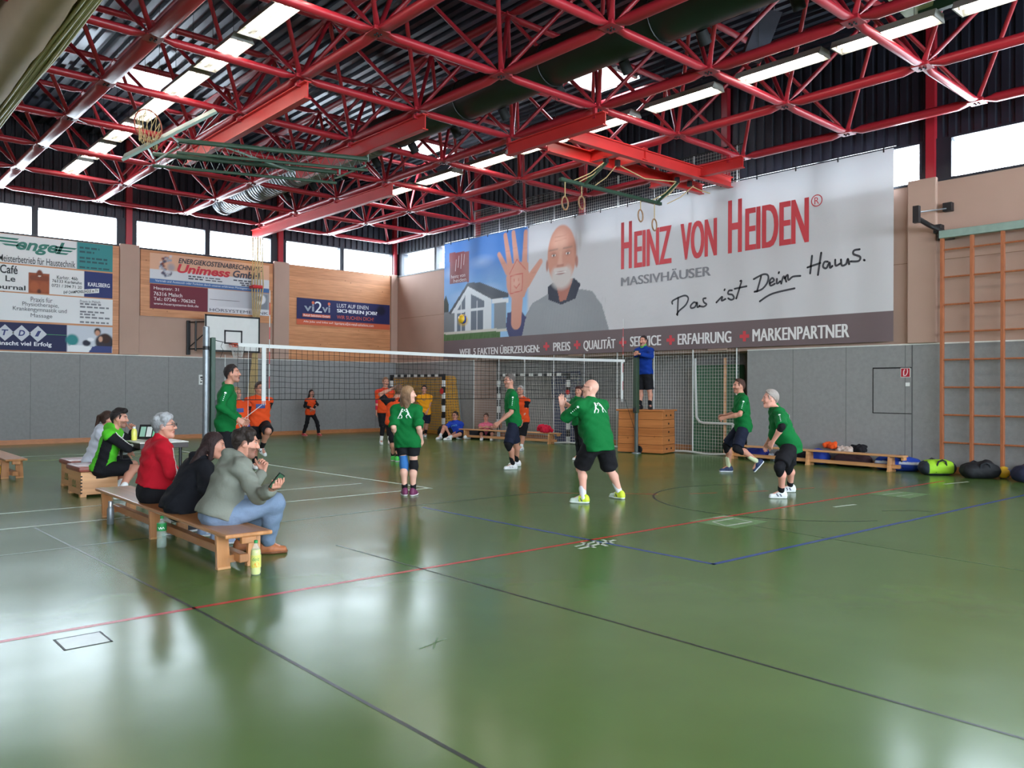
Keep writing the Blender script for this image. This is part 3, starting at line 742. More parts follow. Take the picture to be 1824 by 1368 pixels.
for y in (16.05, 15.5):
    p.ell(Yu(y), 5.22, .15, .10, skd, .8, .6); p.ell(Yu(y), 5.21, .10, .04, (232, 226, 222), .9, .4); p.ell(Yu(y), 5.21, .038, .04, (60, 52, 50), 1, .3)
    p.cap((Yu(y + .17), 5.36), (Yu(y - .16), 5.37), .022, .015, (150, 120, 108), .7)
for v in (5.6, 5.7): p.cap((Yu(16.0), v), (Yu(15.55), v + .02), .008, .008, skd, .5)
p.ell(Yu(15.05), 5.5, .09, .35, (178, 172, 170), .6, .7)
# sleeve, forearm, palm, fingers
p.poly(Q((17.9, 3.0), (18.05, 3.35), (17.98, 3.75), (17.4, 3.8), (17.0, 3.4), (16.8, 3.0)), (70, 72, 110))
p.poly(Q((17.35, 3.0), (17.2, 3.5), (16.9, 3.95), (16.4, 3.9), (16.5, 3.0)), (150, 152, 156))
p.cap((Yu(17.60), 3.45), (Yu(17.55), 4.25), .22, .25, sk); p.ell(Yu(17.55), 4.65, .50, .58, sk, 1, .06)
p.poly(Q((18.05, 4.75), (17.85, 4.2), (17.25, 4.15), (17.05, 4.7), (17.1, 5.15), (17.95, 5.2)), sk)
for a, b, r0, r1 in [((17.98, 4.95), (18.38, 5.52), .11, .075), ((17.88, 5.1), (18.10, 6.05), .115, .08), ((17.58, 5.15), (17.74, 6.08), .12, .08), ((17.25, 5.1), (17.20, 6.02), .115, .08), ((17.15, 4.55), (16.58, 5.10), .15, .085)]:
    p.cap((Yu(a[0]), a[1]), (Yu(b[0]), b[1]), r0, r1, sk); m_ = ((a[0] + b[0]) / 2, (a[1] + b[1]) / 2)
    p.cap((Yu(m_[0] + .08), m_[1]), (Yu(m_[0] - .08), m_[1]), .01, .01, skd, .6)
p.ell(Yu(17.6), 4.6, .3, .35, skl, .5, .8)
red = (190, 60, 56)
for a, b in [((17.86, 4.30), (17.35, 4.35)), ((17.35, 4.35), (17.32, 4.85)), ((17.32, 4.85), (17.86, 4.82)), ((17.86, 4.82), (17.86, 4.30)), ((17.9, 4.88), (17.58, 5.28)), ((17.58, 5.28), (17.2, 4.95)), ((17.7, 4.72), (17.7, 4.64)), ((17.5, 4.72), (17.5, 4.64)), ((17.7, 4.52), (17.6, 4.44)), ((17.6, 4.44), (17.45, 4.56))]:
    p.cap((Yu(a[0]), a[1]), (Yu(b[0]), b[1]), .012, .012, red, .9, .012)
# brown square mark
p.poly(Q((20.82, 5.86), (19.82, 5.80), (19.82, 4.84), (20.80, 4.86)), (122, 52, 56))
# brown band along the bottom
p.mix((V < 3.04) * 1.0, (112, 96, 98))
p.build('banner_cloth', M_banner, ban, lambda u, v: (BX, BY0 - u, v))
bp_ = lambda u, v, d=0: (BX - .006 - d, BY0 - u, v)
R_, G_, D_, W_ = (196, 58, 66), (124, 122, 128), (58, 58, 64), (226, 222, 222)
f = Flat()
f.text('H', Yu(13.60), Yu(13.24), 4.56, 5.75, .0, heavy=.05); f.text('EINZ', Yu(13.17), Yu(12.01), 4.55, 5.46, .0, heavy=.05); f.text('VON', Yu(11.75), Yu(10.73), 4.57, 5.45, .0, heavy=.05)
f.text('H', Yu(10.44), Yu(10.08), 4.58, 5.77, .0, heavy=.05); f.text('EIDEN', Yu(10.0), Yu(8.49), 4.59, 5.52, .0, heavy=.05)
f.ring((Yu(8.32), 5.42), .115, .02); f.text('R', Yu(8.37), Yu(8.27), 5.35, 5.49)
o = f.build('headline_lettering', ink(R_), ban, bp_); o['label'] = 'red headline lettering'
o = Flat().text('MASSIVHÄUSER', Yu(13.60), Yu(10.89), 4.13, 4.40, .0, heavy=.025).build('subtitle_lettering', ink(G_), ban, bp_); o['label'] = 'grey subtitle lettering'
hw = [[(11.98, 3.56), (11.96, 3.64), (11.64, 3.73), (11.52, 3.66), (11.59, 3.51), (11.78, 3.38), (11.85, 3.30)], [(11.81, 3.7), (11.83, 3.28)],
 [(11.29, 3.53), (11.36, 3.55), (11.45, 3.48), (11.43, 3.42), (11.33, 3.44), (11.27, 3.54), (11.26, 3.43), (11.2, 3.46)], [(11.03, 3.62), (11.1, 3.61), (11.08, 3.53), (11.01, 3.48), (11.08, 3.43), (11.2, 3.45)],
 [(10.74, 3.5), (10.59, 3.62), (10.6, 3.53), (10.5, 3.56)], [(10.53, 3.76), (10.52, 3.78)], [(10.33, 3.74), (10.41, 3.74), (10.43, 3.67), (10.32, 3.64), (10.28, 3.56), (10.35, 3.53), (10.43, 3.57)],
 [(10.12, 3.93), (10.09, 3.92), (10.15, 3.74), (10.22, 3.55)], [(10.26, 3.77), (9.96, 3.80)],
 [(9.78, 3.94), (9.55, 4.02), (9.43, 3.98), (9.45, 3.83), (9.58, 3.70), (9.76, 3.66)], [(9.6, 3.98), (9.70, 3.66)], [(9.39, 3.81), (9.29, 3.86), (9.33, 3.92), (9.39, 3.86), (9.37, 3.76), (9.27, 3.79)],
 [(9.22, 3.89), (9.22, 3.79), (9.14, 3.83)], [(9.18, 4.01), (9.17, 4.03)], [(9.12, 3.78), (9.06, 3.93), (9.0, 3.81)], [(9.04, 3.88), (8.97, 3.95), (8.95, 3.84), (8.85, 3.9), (8.68, 3.90)], [(9.63, 3.44), (9.33, 3.58), (8.81, 3.65)],
 [(8.42, 4.29), (8.46, 3.93)], [(8.22, 4.33), (8.29, 3.88)], [(8.52, 4.06), (8.24, 4.12)], [(8.08, 4.13), (8.15, 4.13), (8.18, 4.04), (8.11, 4.0), (8.04, 4.11), (8.03, 4.0), (7.98, 4.03)],
 [(7.92, 4.15), (7.91, 4.03), (7.82, 4.06)], [(7.80, 4.14), (7.78, 4.02), (7.69, 4.04), (7.66, 4.14), (7.63, 4.03)], [(7.42, 4.30), (7.53, 4.29), (7.54, 4.22), (7.41, 4.15), (7.44, 4.07), (7.6, 4.08)], [(7.33, 4.08), (7.32, 4.07)]]
for ws in (hw[:4], hw[4:9], hw[9:17], hw[17:]):
    f = Flat()
    for s_ in ws: f.stroke(Q(*s_), .042)
    o = f.build('handwritten_word', ink(D_), ban, bp_); o['label'] = 'dark handwritten word'
for t_, a, b, z0, z1 in [('WEIL 5 FAKTEN ÜBERZEUGEN:', 20.27, 16.59, 2.54, 2.80), ('PREIS', 16.05, 15.38, 2.55, 2.79), ('QUALITÄT', 14.90, 13.77, 2.51, 2.85), ('SERVICE', 13.29, 12.31, 2.58, 2.83), ('ERFAHRUNG', 11.82, 10.34, 2.57, 2.83), ('MARKENPARTNER', 9.81, 7.62, 2.57, 2.84)]:
    f = Flat(); f.text(t_, Yu(a), Yu(b), z0, z1, .0, heavy=.022)
    o = f.build('fact_lettering', ink(W_), ban, bp_); o['label'] = 'white capitals on the brown band'
f = Flat()
for y in (16.32, 15.13, 13.53, 12.03, 10.01):
    c, d, z = Yu(y), .038, 2.695; f.poly([(c - .12, z - d), (c - d, z - d), (c - d, z - .115), (c + d, z - .115), (c + d, z - d), (c + .12, z - d), (c + .12, z + d), (c + d, z + d), (c + d, z + .115), (c - d, z + .115), (c - d, z + d), (c - .12, z + d)])
f.build('plus_mark', ink(R_), ban, bp_)
f = Flat(); f.text('heinz von', Yu(20.72), Yu(20.0), 5.02, 5.14); f.text('heiden', Yu(20.6), Yu(19.95), 4.88, 5.0)
for k, (a, b) in enumerate([(5.25, 5.6), (5.35, 5.7), (5.3, 5.75), (5.4, 5.72)]): f.stroke([(Yu(20.5 - .14 * k), a), (Yu(20.46 - .14 * k), b)], .03, False)
f.build('corner_mark', ink((206, 186, 186)), ban, bp_)
q = MB()
for y in np.arange(6.95, 21.1, .92): q.box(BX - .012, BX + .01, y - .012, y + .012, 6.12, 6.22)
q.build('tie', M_black, ban)
MB().box(BX + .0, BX + .03, 6.72, 21.1, 6.205, 6.22).build('hanging_wire', M_black, ban)

# ---- sponsor banners on the back wall (y = WLY), u is world x
WLY = 24.015
wp = lambda u, v, d=0: (u, WLY - .012 - d, v)
def sponsor(name, label, x0, x1, z0, z1, base, paint=None, res=.04, cat='banner'):
    t = thing(name, label, cat, (x0, WLY, z0), 'sponsor banners on the back wall')
    p = Paint(np.linspace(x0, x1, int((x1 - x0) / res) + 2), np.linspace(z0, z1, int((z1 - z0) / res) + 2), base)
    if paint: paint(p)
    p.build('banner_cloth', M_print, t, lambda u, v: (u, WLY, v))
    return t
def ad_text(t, name, lst, col, bold=.004, **k):
    f = Flat()
    for b_, x0, x1, z0, z1 in lst: f.text(b_, x0, x1, z0, z1, bold, **k)
    return f.build(name, ink(col), t, wp)
def ad_bars(t, name, lst, col):          # lines of small print too fine to read
    f = Flat()
    for x0, x1, z, h in lst:
        x = x0
        while x < x1 - .02:
            w = rng.uniform(.06, .16); f.rect(x, min(x + w, x1), z, z + h); x += w + .035
    return f.build(name, ink(col), t, wp)
BL = (28, 28, 32)
tl = (38, 112, 96)
def pe(p): p.poly([(5.70, 4), (7, 4), (7, 6), (5.70, 6)], (56, 134, 136))
t = sponsor('sponsor_banner', 'white and teal plumbing firm banner with green winged lettering, top of the left stack', 2.85, 6.59, 4.66, 5.39, (222, 220, 220), pe)
f = Flat(); f.text('engel', 4.28, 5.40, 4.93, 5.32, .03, 1.0, .3)
for k in range(3):
    f.poly([(3.72 + .12 * k, 5.30 - .08 * k), (4.35, 5.30 - .08 * k), (4.30, 5.255 - .08 * k), (3.80 + .12 * k, 5.255 - .08 * k)])
    f.poly([(5.18, 5.21 - .08 * k), (5.70 - .1 * k, 5.21 - .08 * k), (5.64 - .1 * k, 5.165 - .08 * k), (5.18, 5.165 - .08 * k)])
f.build('logo_lettering', ink(tl), t, wp)
ad_text(t, 'tagline', [('Meisterbetrieb für Haustechnik', 3.90, 5.66, 4.68, 4.86)], BL)
ad_bars(t, 'small_print', [(5.76, 6.25, 5.22, .05), (5.76, 6.12, 5.11, .05), (5.76, 6.45, 4.95, .05), (5.76, 6.45, 4.85, .05), (5.76, 6.5, 4.70, .04)], (26, 78, 84))
def pc(p):
    p.poly([(5.88, 3), (7, 3), (7, 5), (5.88, 5)], (40, 50, 104)); p.poly([(4.56, 3.9), (5.05, 3.9), (5.05, 4.45), (4.56, 4.45)], (150, 74, 40))
    p.ell(4.82, 4.42, .085, .14, (120, 58, 34), 1, .2); p.cap((4.66, 4.33), (4.98, 4.33), .07, .07, (128, 62, 36)); p.ell(4.70, 4.1, .13, .16, (168, 86, 48), 1, .3); p.ell(4.93, 4.1, .13, .16, (160, 82, 46), 1, .3)
    p.ell(4.81, 3.98, .06, .08, (70, 32, 22), .9, .5); p.ell(4.82, 4.38, .04, .02, (236, 226, 214), 1, .3)
t = sponsor('sponsor_banner', 'white café banner with a brown bodybuilder photo and blue right end', 2.85, 6.59, 3.93, 4.62, (224, 222, 222), pc, .022)
ad_text(t, 'serif_lettering', [('Café', 3.93, 4.32, 4.38, 4.60), ('Le', 4.05, 4.27, 4.18, 4.33), ('Journal', 3.74, 4.50, 3.94, 4.10)], BL, .02)
ad_text(t, 'address', [('Karlstr. 46b', 5.22, 5.72, 4.35, 4.44), ('76133 Karlsruhe', 5.11, 5.82, 4.25, 4.33), ('0721 / 394 71 20', 5.10, 5.82, 4.13, 4.21)], BL)
f = Flat(); f.poly([(5.36, 3.94), (6.25, 4.06), (6.25, 4.18), (5.36, 4.05)]); o = f.build('white_strip', ink((230, 230, 230)), t, lambda u, v, d=0: (u, WLY - .008 - d, v))
f = Flat(); f.text('EHF CHAMPIONSLEAGUE im TV', 5.38, 6.22, 3.96, 4.04, .02, slant=.115); f.build('strip_lettering', ink(BL), t, lambda u, v, d=0: (u, WLY - .016 - d, v))
ad_text(t, 'brand_lettering', [('KARLSBERG', 5.97, 6.52, 4.22, 4.33)], (224, 224, 232), .02)
t = sponsor('sponsor_banner', 'plain white physiotherapy banner with grey lettering', 2.85, 6.60, 3.19, 3.90, (222, 222, 224))
ad_text(t, 'lettering', [('Praxis für', 4.62, 5.12, 3.70, 3.83), ('Physiotherapie,', 4.43, 5.27, 3.55, 3.69), ('Krankengymnastik und', 4.22, 5.46, 3.42, 3.56), ('Massage', 4.62, 5.12, 3.27, 3.40)], (88, 88, 94), .0)
ad_text(t, 'practice_lettering', [('Praxis in Malsch', 5.78, 6.28, 3.77, 3.84)], (88, 88, 94), .0)
ad_bars(t, 'small_print', [(5.78, 6.3, 3.71, .045), (5.78, 6.5, 3.63, .045), (5.78, 6.38, 3.50, .045), (5.78, 6.15, 3.43, .045), (5.78, 6.52, 3.35, .045), (5.78, 6.5, 3.22, .045)], (120, 120, 126))
def pt(p):
    p.poly([(5.46, 2.3), (7, 2.3), (7, 3.2), (5.46, 3.2)], (196, 200, 210)); p.ell(5.6, 2.75, .18, .18, (44, 130, 132), 1, .3); p.poly([(5.5, 2.45), (6.2, 2.45), (6.0, 2.62), (5.5, 2.6)], (226, 228, 232))
    p.ell(6.22, 3.0, .10, .12, (50, 36, 32), 1, .3); p.ell(6.22, 2.96, .07, .09, (196, 142, 116), 1, .3); p.ell(6.40, 2.72, .26, .26, (48, 40, 48), 1, .2); p.ell(6.42, 2.82, .14, .15, (60, 34, 24), 1, .2); p.ell(6.3, 2.80, .06, .09, (206, 156, 130), 1, .3)
    p.poly([(6.0, 2.42), (6.6, 2.42), (6.6, 2.62), (6.1, 2.6)], (56, 66, 120)); p.ell(5.95, 2.68, .12, .1, (40, 40, 56), 1, .3); p.ell(6.05, 2.78, .1, .06, (230, 230, 236), 1, .3)
t = sponsor('sponsor_banner', 'dark blue banner with three silver diamonds and an office photo, bottom of the left stack', 2.85, 6.60, 2.43, 3.14, (26, 30, 72), pt, .022)
f = Flat(); f2 = Flat()
for k, c in enumerate((4.05, 4.42, 4.79)):
    f.poly([(c - .21, 2.87), (c, 2.66), (c + .21, 2.87), (c, 3.08)]); f2.text('TDI'[k], c - .075, c + .075, 2.80, 2.95, .03, 1, .2)
f.build('diamond', ink((190, 192, 200)), t, wp); f2.build('logo_lettering', ink((34, 44, 104)), t, lambda u, v, d=0: (u, WLY - .02 - d, v))
Flat().rect(4.98, 5.46, 2.86, 2.872).build('green_line', ink((70, 150, 96)), t, wp)
ad_text(t, 'wish_lettering', [('TDI-Serie wünscht viel Erfolg', 3.0, 5.11, 2.52, 2.66)], (226, 226, 232), .02)
def pu(p):
    p.poly([(7, 4.86), (12, 4.86), (12, 6), (7, 6)], (214, 166, 138)); p.poly([(7, 4.46), (12, 4.46), (12, 4.60), (7, 4.60)], (74, 108, 158))
    for k in range(46):
        a = rng.uniform(.45 * PI, 1.62 * PI); r = rng.uniform(.17, .30); p.ell(8.12 + .9 * r * math.cos(a), 4.97 + r * math.sin(a), .05, .045, [(70, 74, 96), (150, 156, 170), (196, 196, 204), (120, 60, 50)][k % 4], .95, .4)
    p.ell(8.16, 4.95, .15, .16, (150, 150, 158), .8, .6)
t = sponsor('sponsor_banner', 'salmon and white energy billing banner with big red italic lettering', 7.57, 11.15, 4.46, 5.32, (206, 206, 210), pu, .03)
ad_text(t, 'logo_lettering', [('Unimess', 8.33, 9.90, 4.82, 5.08)], (196, 40, 58), .035, shear=.25)
ad_text(t, 'company_lettering', [('GmbH', 9.98, 10.85, 4.84, 5.06)], (66, 64, 78), .03, shear=.2)
ad_text(t, 'headline_lettering', [('ENERGIEKOSTENABRECHNUNG', 8.36, 10.95, 5.10, 5.25)], (48, 46, 58), .02, shear=.25)
ad_text(t, 'blue_band_lettering', [('Vertrieb und Austausch oder Funktion durch unseren erfahrenen Montageservice', 7.72, 10.6, 4.49, 4.57)], (222, 226, 236), .0)
ad_bars(t, 'small_print', [(8.65, 9.1, 4.73, .04), (8.65, 9.1, 4.66, .04), (9.15, 9.6, 4.73, .03), (9.15, 9.7, 4.66, .03), (10.0, 10.6, 4.74, .04), (10.2, 10.6, 4.67, .04), (10.25, 10.6, 4.61, .04)], (80, 80, 90))
def ph(p):
    p.poly([(7, 3), (9.22, 3), (9.22, 5), (7, 5)], (112, 42, 56)); g = np.clip((p.U - 9.25) / 1.9, 0, 1)
    p.mix(((p.U > 9.22) & (p.V > 3.92)) * g * .75, (120, 124, 136)); p.poly([(10.85, 3.93), (11.10, 3.93), (11.10, 4.40), (10.85, 4.40)], (128, 132, 140))
    p.ell(10.88, 4.24, .17, .17, (222, 222, 226), 1, .15); p.ell(10.82, 4.26, .11, .10, (128, 132, 140), 1, .2)
t = sponsor('sponsor_banner', 'wine red and grey hearing aid shop banner under the energy billing banner', 7.58, 11.15, 3.74, 4.44, (214, 212, 216), ph, .03)
ad_text(t, 'address', [('Hauptstr. 31', 7.68, 8.38, 4.26, 4.37), ('76316 Malsch', 7.68, 8.48, 4.11, 4.22), ('Tel.: 07246 - 706262', 7.68, 8.86, 3.97, 4.07), ('www.hoersysteme-link.de', 7.68, 8.95, 3.83, 3.92)], (222, 206, 208), .012)
ad_text(t, 'shop_lettering', [('HÖRSYSTEME LINK', 9.28, 11.12, 3.77, 3.88)], (66, 62, 74), .0)
Flat().rect(9.28, 10.2, 4.12, 4.13).build('thin_line', ink((80, 60, 70)), t, wp)
def pv(p):
    p.poly([(12, 3), (16, 3), (16, 3.73), (12, 3.73)], (202, 96, 66)); p.ell(15.25, 4.18, .22, .2, (30, 30, 50), .9, .4)
t = sponsor('sponsor_banner', 'navy and orange job advert banner alone on the pine panel', 12.09, 15.61, 3.54, 4.40, (40, 42, 86), pv, .04)
ad_text(t, 'logo_lettering', [('vi', 12.34, 12.70, 3.98, 4.22), ('vi', 12.98, 13.28, 3.98, 4.22)], (150, 156, 172), .02)
ad_text(t, 'logo_digit', [('2', 12.72, 12.98, 3.96, 4.32)], (224, 224, 232), .0)
f = Flat(); [f.disc((x, 4.27), .05) for x in (12.66, 13.24)]; f.rect(12.29, 13.29, 3.80, 3.90); f.build('orange_mark', ink((214, 104, 72)), t, wp)
f = Flat(); f.text('Retail Solutions GmbH', 12.32, 13.26, 3.815, 3.885, .01); f.build('company_lettering', ink((232, 226, 226)), t, lambda u, v, d=0: (u, WLY - .02 - d, v))
ad_text(t, 'question_lettering', [('LUST AUF EINEN', 13.53, 14.74, 4.18, 4.31)], (226, 226, 234), .0)
ad_text(t, 'bold_lettering', [('SICHEREN JOB?', 13.53, 15.09, 3.98, 4.13)], (232, 232, 238), .0, heavy=.02)
ad_text(t, 'orange_lettering', [('WIR SUCHEN DICH!', 13.53, 14.95, 3.80, 3.92)], (206, 92, 70), .0)
ad_text(t, 'web_lettering', [('Alle Jobs und Infos auf:', 12.32, 13.40, 3.60, 3.68), ('karriere.vi2vi-retail-solutions.com', 13.46, 14.95, 3.60, 3.69)], (236, 214, 206), .008)
# small notice taped to the grey wall
t = thing('paper_notice', 'small white printed notice taped to the grey wall left of the net post', 'notice', (9.10, 24.04, 1.56))
MB().box(8.99, 9.20, 24.038, 24.045, 1.58, 1.87).build('sheet', M_white, t)
f = Flat(); f.rect(9.03, 9.10, 1.77, 1.82); f.rect(9.05, 9.12, 1.72, 1.75); f.rect(9.03, 9.08, 1.63, 1.67); f.build('print', M_black, t, lambda u, v: (u, 24.036, v))
# red fire-hose sign and small grey sticker on the right wall
t = thing('fire_hose_sign', 'small red square fire hose sign on the grey hatch', 'sign', (15.885, 6.58, 1.84))
MB().box(15.880, 15.886, 6.48, 6.66, 1.76, 1.94).build('sign_plate', M_trim, t)
sp = lambda y, z: (15.877, y, z)
Flat().rect(6.49, 6.65, 1.77, 1.93).build('red_field', ink((176, 24, 44)), t, sp)
f = Flat(); f.stroke([(6.60, 1.79), (6.60, 1.87), (6.585, 1.905)], .022); f.stroke([(6.60, 1.79), (6.56, 1.80), (6.53, 1.86), (6.535, 1.915)], .016); f.build('hose_pictogram', ink((240, 214, 216)), t, lambda y, z: (15.874, y, z))
t = thing('wall_sticker', 'small pale sticker below the fire hose sign', 'sticker', (15.885, 6.53, 1.62))
MB().bbox(15.878, 15.886, 6.49, 6.57, 1.59, 1.66, .003).build('sticker_plate', M_white, t)
# ================================================================== SPORTS EQUIPMENT
M_net_b = mat('black_net_cord', (20, 20, 22), .8); M_net_w = mat('white_net_cord', (210, 206, 198), .8)
M_tapew = mat('white_net_tape', (206, 206, 204), .7, var=.02); M_rope = mat('hemp_rope', (190, 164, 118), .9, var=.15, scale=40)
M_orange = mat('orange_red_hoop', (205, 74, 44), .45); M_redw = mat('red_plastic', (200, 40, 44), .4)
M_boardw = mat('white_backboard', (222, 222, 220), .4, var=.02); M_teal = mat('grey_green_steel', (132, 152, 142), .45)
M_wbar = mat('reddish_brown_wood', (158, 92, 58), .45, var=.15, scale=5, stretch=(6, 6, 1)); M_leather = mat('brown_leather', (142, 74, 62), .38, var=.1, bump=.1)
# ---- volleyball net
NS = -.061
netY = lambda x: 12.9 + NS * (x - 5.0)
net = thing('volleyball_net', 'black volleyball net with white top tape stretched across the court', 'net', (5.85, netY(5.85), 1.3))
nx0, nx1, nzb = 5.45, 14.45, 1.30
ntop = lambda x: 2.19 - .004 * (x - 5.8) - .035 * math.sin(PI * (x - 5.4) / 9.05)
q = MB()
for x in np.arange(nx0, nx1 + .01, .10): q.tube([(x, netY(x), ntop(x)), (x + .012 * math.sin(x * 3), netY(x) + .008 * math.sin(x * 5), (ntop(x) + nzb) / 2), (x, netY(x), nzb)], .0035, 4, cap=False)
for k in range(1, 9): q.tube([(x, netY(x), nzb + (ntop(x) - nzb) * k / 9 + .006 * math.sin(7 * x + k)) for x in np.arange(nx0, nx1 + .01, .1)], .0035, 4, cap=False)
q.build('mesh', M_net_b, net)
def band(z_off, h, t=.006):
    b = MB(); X = np.linspace(nx0, nx1, 40)
    for a, c in zip(X[:-1], X[1:]):
        v = [(x, netY(x) + s * t, z_off(x) + dz) for x in (a, c) for s in (-1, 1) for dz in (0, h)]
        b.add(v, [(0, 1, 5, 4), (2, 6, 7, 3), (1, 3, 7, 5), (0, 4, 6, 2)])
    return b
band(lambda x: ntop(x) - .02, .06).build('top_tape', M_tapew, net)
q = MB(); q.tube([(x, netY(x), nzb) for x in np.linspace(nx0, nx1, 30)], .008, 6); q.build('bottom_cord', M_net_b, net)
for x in (5.88, 14.36):
    MB().box(x - .035, x + .035, netY(x) - .01, netY(x) + .01, nzb - .02, ntop(x) - .0).build('side_tape', M_tapew, net)
    q = MB()
    for k in range(3): q.tube([(x - .02 + .02 * k, netY(x), nzb), (x - .03 + .03 * k, netY(x) - .01, nzb - .09)], .005, 5)
    q.build('fringe', M_tapew, net)
for x in (5.97, 14.38):
    q = MB(); n = 9
    for k in range(n): q.tube([(x, netY(x) - .014, nzb - .02 + (1.85 * k) / n), (x, netY(x) - .014, nzb - .02 + 1.85 * (k + 1) / n)], .006, 6, mi=k % 2)
    q.build('antenna', [M_tapew, M_redw], net)
PLX, PRX = 4.98, 14.85
q = MB()
q.tube([(PLX + .03, netY(PLX), 2.27), (5.2, netY(5.2), 2.235), (nx0, netY(nx0), ntop(nx0))], .006, 6); q.tube([(PRX - .05, netY(PRX), 2.26), (nx1, netY(nx1), ntop(nx1))], .006, 6)
q.tube([(nx0, netY(nx0), nzb), (PRX and 5.02, netY(5.0), 1.0)], .005, 6); q.tube([(nx1, netY(nx1), nzb), (PRX - .06, netY(PRX), .55)], .005, 6)
q.tube([(5.2, netY(5.2), 2.24), (5.17, netY(5.2), 2.16), (5.21, netY(5.2), 2.1), (5.16, netY(5.2), 1.98)], .004, 5)
q.build('tension_rope', M_net_b, net)
q = MB()
for x in (5.24, 5.62): q.tube([(x, netY(x), 2.03), (x, netY(x), .8)], .004, 5)
q.tube([(5.62, netY(5.6), 2.15), (5.62, netY(5.6), 2.0)], .004, 5); q.tube([(5.86, netY(5.86), 1.22), (5.3, netY(5.3), .8)], .005, 5)
q.build('loose_cord', M_tapew, net)
def post(x, y, label, mirror=1, grey=True):
    t = thing('net_post', label, 'net post', (x, y, 0), None)
    if grey:
        q = MB().tube([(x - .025, y + .05, 0), (x - .025, y + .05, 2.47)], .05, 14); q.lathe([(.05, 0), (.035, .01)], (x - .025, y + .05, 2.47), 14); q.build('aluminium_tube', M_metal, t, smooth=True)
        MB().tube([(x - .025, y + .05, 2.1), (x - .025, y + .05, 2.16)], .053, 14).build('clamp', M_black, t, smooth=True)
        MB().bbox(x + .03, x + .10, y - .03, y + .05, .5, 2.30, .008).build('green_slider', M_green, t)
        MB().bbox(x + .10, x + .13, y - .02, y + .04, 1.0, 1.3, .004).build('winch', M_black, t)
    else:
        q = MB(); q.tube([(x, y, 0), (x, y, 1.3)], .045, 14); q.build('lower_tube', mat('grey_painted_steel', (74, 82, 80), .45), t, smooth=True)
        MB().bbox(x - .06, x + .05, y - .05, y + .06, .95, 2.42, .012).build('green_slider', mat('olive_green_paint', (48, 66, 48), .5), t)
        MB().bbox(x - .10, x - .05, y - .04, y + .03, .98, 1.08, .01).build('winch', M_black, t)
        q = MB(); q.tube([(x + .06, y - .02, .09), (x + .10, y - .02, .09)], .09, 16); q.build('wheel', M_black, t, smooth=True)
    MB().lathe([(.11, 0), (.11, .015), (.06, .03)], (x, y, 0), 16).build('floor_collar', M_metal, t)
    return t
post(PLX, netY(PLX), 'left net post, grey aluminium tube beside a green slider')
post(PRX, netY(PRX), 'right net post, slim dark green post in front of the vaulting box', grey=False)
t = thing('volleyball', 'yellow and blue volleyball flying high over the net', 'ball', (11.3, 14.4, 3.07))
def ball(t, c, r=.105, ca=(222, 176, 40), cb=(40, 66, 140)):
    q = MB(); q.sphere(c, r, 24, 16); n = len(q.f)
    q.mi = [1 if (abs((np.mean([q.v[i] for i in f], axis=0)[0] - c[0]) / r) < .3 and (np.mean([q.v[i] for i in f], axis=0)[2] - c[2]) / r < .75) else 0 for f in q.f]
    q.build('panels', [mat('yellow_ball', ca, .45), mat('blue_ball', cb, .45)], t, org=t.location, smooth='all')
ball(t, (11.3, 14.4, 3.07))
# ---- vaulting box for the referee
def rot2(cx, cy, a): 
    return lambda x, y, z: (cx + x * math.cos(a) - y * math.sin(a), cy + x * math.sin(a) + y * math.cos(a), z)
def place_box(mb, f):
    mb.v = [f(*p) for p in mb.v]; return mb
VA = math.radians(16); VC = (15.30, 12.36)
F = rot2(*VC, VA)
t = thing('vaulting_box', 'tall stacked wooden vaulting box the referee stands on', 'vaulting box', (VC[0], VC[1], 0))
hx, hy = .39, .57
for k in range(5):
    z0, z1 = .02 + .195 * k, .02 + .195 * (k + 1) - .006; g = .012 * k
    q = MB().bbox(-hx + g * .3, hx - g * .3, -hy + g * .3, hy - g * .3, z0, z1, .006)
    s_ = place_box(q, F).build('box_section', M_box, t)
    h = MB()
    for yy in ([-.0] if 0 < k < 4 else [-.14, .14]): h.bbox(-.04 + yy, .04 + yy, -hy - .001 + g * .3, -hy + .02, z0 + .07, z0 + .12, .005)
    place_box(h, F).build('hand_hole', M_blackm, s_, org=t.location)
q = MB().bbox(-hx - .03, hx + .03, -hy - .04, hy + .04, .99, 1.03, .01); place_box(q, F).build('lid', M_box, t)
# ---- small vaulting boxes on the left
def small_box(name, cx, cy, label):
    t = thing(name, label, 'vaulting box', (cx, cy, 0), 'low vaulting boxes')
    q = MB().bbox(cx - .235, cx + .235, cy - .33, cy + .33, .03, .34, .008); q.build('body', M_boxl, t)
    q = MB()
    for sx in (-1, 1):
        for sy in (-1, 1): q.bbox(cx + sx * .2 - .04, cx + sx * .2 + .04, cy + sy * .29 - .04, cy + sy * .29 + .04, 0, .04, .004)
    q.build('foot', M_boxl, t)
    MB().bbox(cx - .265, cx + .265, cy - .36, cy + .36, .34, .42, .03).build('cushion', M_leather, t, smooth=True)
    b = MB().bbox(cx - .05, cx + .05, cy - .333, cy - .32, .24, .275, .012); b.build('hand_hole', M_blackm, t)
    q = MB()
    for k in range(6): q.box(cx - .237, cx - .215, cy - .333, cy - .322, .05 + .045 * k, .068 + .045 * k)
    q.build('dovetail', M_blackm, t)
    f = Flat(); f.stroke([(cy + .10, .14), (cy + .05, .21), (cy, .15), (cy - .05, .21), (cy - .10, .14)], .02); f.stroke([(cy + .1, .13), (cy - .1, .13)], .015)
    f.build('stamp', mat('green_stamp', (104, 128, 70), .6), t, lambda y, z: (cx - .238, y, z))
    return t
small_box('low_vaulting_box', 3.165, 12.39, 'low wooden vaulting box with brown cushion under the lime green seated man')
